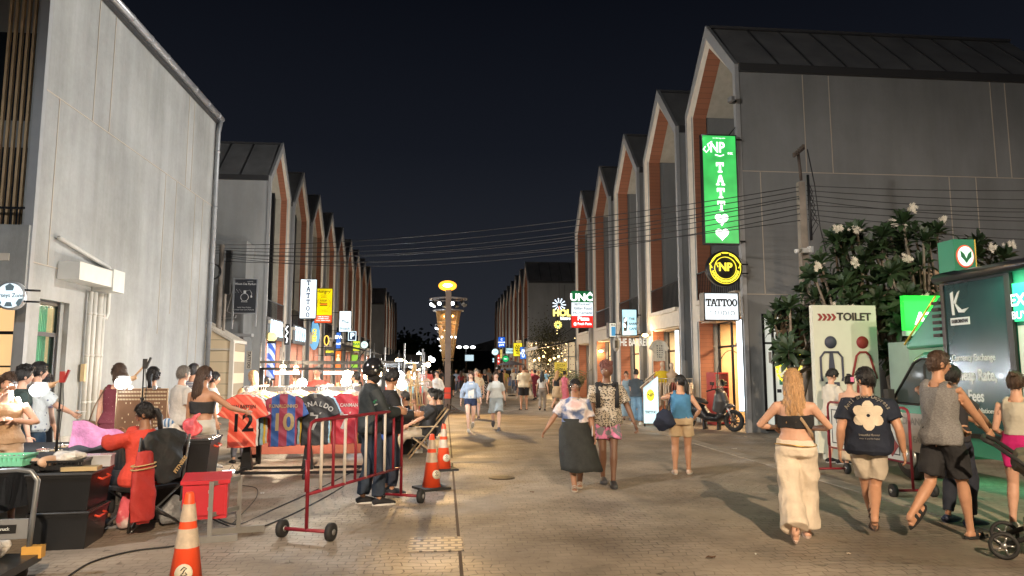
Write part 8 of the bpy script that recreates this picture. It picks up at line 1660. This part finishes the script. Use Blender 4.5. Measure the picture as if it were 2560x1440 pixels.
# people behind the rack
for i, (px, Y, lb, tc, hr, yw, Hh) in enumerate(((603, 13.2, 'child with light hair between the hut and the shirt rack', (.5, .35, .2), ('short', 'blond'), .5, 1.3), (632, 13.8, 'blonde woman with a raised hand seen through the rack frame', (.6, .6, .6), ('long', 'blond'), 1.2, 1.62), (665, 15.2, 'person in a white top bending behind the rack', (.62, .6, .58), ('tail', 'black'), 2, 1.5), (742, 14.9, 'woman in a grey top leaning over the stall counter', (.35, .36, .38), ('long', 'brown'), 1.5, 1.6), (792, 15.4, 'man in a white and red top behind the glowing tubes', (.6, .12, .1), ('crop', 'grey'), 3, 1.72),
        (868, 15.5, 'man in an orange t-shirt behind the second tube lamp', (.65, .28, .1), ('crop', 'brown'), 2.8, 1.6), (890, 15, 'person in pale blue behind the rack, next to the orange t-shirt', (.3, .4, .5), ('short', 'black'), 1.2, 1.6), (960, 20, 'shopper in a white t-shirt among the bright left stalls', (.6, .6, .6), ('short', 'black'), .5, 1.68), (985, 24, 'shopper in black further down the left stalls', (.03, .03, .03), ('tail', 'black'), 2.4, 1.6), (1030, 30, 'stall keeper in grey beside the canopied stall', (.25, .25, .27), ('short', 'black'), -1.2, 1.68), (1015, 38, 'pair of shoppers reduced to one figure in pale yellow far left', (.6, .5, .25), ('short', 'brown'), .2, 1.7))):
    lb = lb.replace('pair of shoppers reduced to one figure in pale yellow far left', 'shopper in pale yellow among the farthest left stalls')
    person(lb, tuple(onY(px, 1000, Y).xy)+(0,), yw, Hh, sk='light', fem=hr[0] in ('long', 'tail'), hair=hr, top=tee(C_('stallp%d' % i, tc), z0=.95), bottom=dict(t='pants', m=C_('stallb', (.08, .08, .1))), shoes=('sneaker', BLACKC), vox=.018, **STAND)
# far dark trees
for i, (x, y, z, r) in enumerate(((-6, 118, 5, 3.5), (-1.5, 122, 4, 3), (2, 116, 3.4, 2.6), (20, 119, 5, 3.5))):
    t = thing('far_tree', 'dark tree at the end of the street, %s from the left' % ordn[i], 'tree', (x, y, 0)); rnd = random.Random(i); m = MB(); m.tube([(0, 0, 0), (.2, 0, z*.6), (0, 0, z)], [.3, .22, .1], 8); m.build('trunk', BARK, t); m = MB()
    for k in range(1500):
        p = Vector((rnd.gauss(0, r*.45), rnd.gauss(0, r*.4), z+rnd.gauss(0, r*.33))); d = Vector((rnd.uniform(-1, 1), rnd.uniform(-1, 1), rnd.uniform(-1, .5))).normalized()*.8; e = d.orthogonal().normalized()*.28; m.add([p, p+d*.5+e, p+d, p+d*.5-e], [(0, 1, 2, 3)])
    m.build('crown', LEAF, t, recalc=False)
t = thing('street_awning', 'dark awning with fairy lights projecting from the left row past the beach sign', 'awning', (-7.5, 52, 2.9)); m = MB(); m.prism([(0, .5), (2.2, -.05), (2.2, .05), (0, .65)], -3, 9, 'y'); m.build('cloth', mat('awning dark', (.03, .03, .032), .5), t); m = MB(); m.cyl((2.1, -3, 0), (0, -3, -2.9), .03); m.build('stay', FR, t)

# small things that break up the facades and the paving
for i, (lb, p, rz) in enumerate((('grey air conditioner box in the gap after the second right shophouse', (8.6, 27.75, 5.2), 0), ('grey air conditioner box in the gap after the first right shophouse', (8.7, 22.75, 6.6), 0), ('air conditioner box on a left balcony above the barber letters', (-8.5, 34.2, 4.1), pi/2), ('air conditioner box on the fourth left balcony', (-8.4, 48.5, 4.1), pi/2), ('air conditioner box on the third right balcony', (8.9, 29.5, 4.1), pi/2))):
    t = thing('aircon_unit', lb, 'air conditioner', p, rz); m = MB(); m.span((-.38, 0, 0), (.38, .28, .55)); m.build('casing', mat('aircon casing', (.5, .5, .47), .5, var=.15, scale=4), t)
    m = MB(); m.M = Matrix.Translation((-.08, -.005, .28)) @ R90
    for r in (.08, .14, .2): m.lathe([(r-.012, 0), (r, 0), (r, .012), (r-.012, .012)], n=20, cap=False)
    m.build('fan_grille', BLK, t); m = MB(); m.tube([(.38, .14, .2), (.5, .2, .1), (.52, .24, -1.2)], .015, 5); m.build('pipe', WP, t)
for i, (lb, px, py, s_, c) in enumerate((('white paper scrap on the paving right of the kerb by the scooter', 1836, 1123, .12, (.7, .68, .62)), ('pale flattened scrap lying on the kerb line', 2083, 1149, .2, (.72, .7, .66)), ('round cream bottle cap on the paving before the walkers', 2121, 1387, .05, (.6, .5, .4)), ('dark leaf on the near paving right of the long joint', 1778, 1396, .09, (.12, .06, .03)), ('tiny white scrap on the near paving', 1890, 1388, .03, (.7, .7, .65)), ('brown leaf near the round drain cover', 1330, 1232, .07, (.14, .08, .04)), ('crushed white cup scrap behind the red power box', 655, 1235, .06, (.7, .7, .68)))):
    g_ = G(px, py); t = thing('paper_scrap', lb, 'scrap', (g_.x, g_.y, .004), i*1.1); m = MB(); n = 9
    o = [(s_*.5*(1+.3*sin(k*2.1+i))*cos(2*pi*k/n), s_*.32*(1+.3*cos(k*1.7))*sin(2*pi*k/n)) for k in range(n)]
    m.add([(0, 0, .012)]+[(a, b, .004+.01*(k % 2)) for k, (a, b) in enumerate(o)], [(0, k+1, (k+1) % n+1) for k in range(n)]); m.build('scrap', mat('scrap%d' % i, c, .7, var=.15), t, recalc=False)
for i, (px, py, w_, lb) in enumerate(((1190, 1195, .0, ''),)): pass
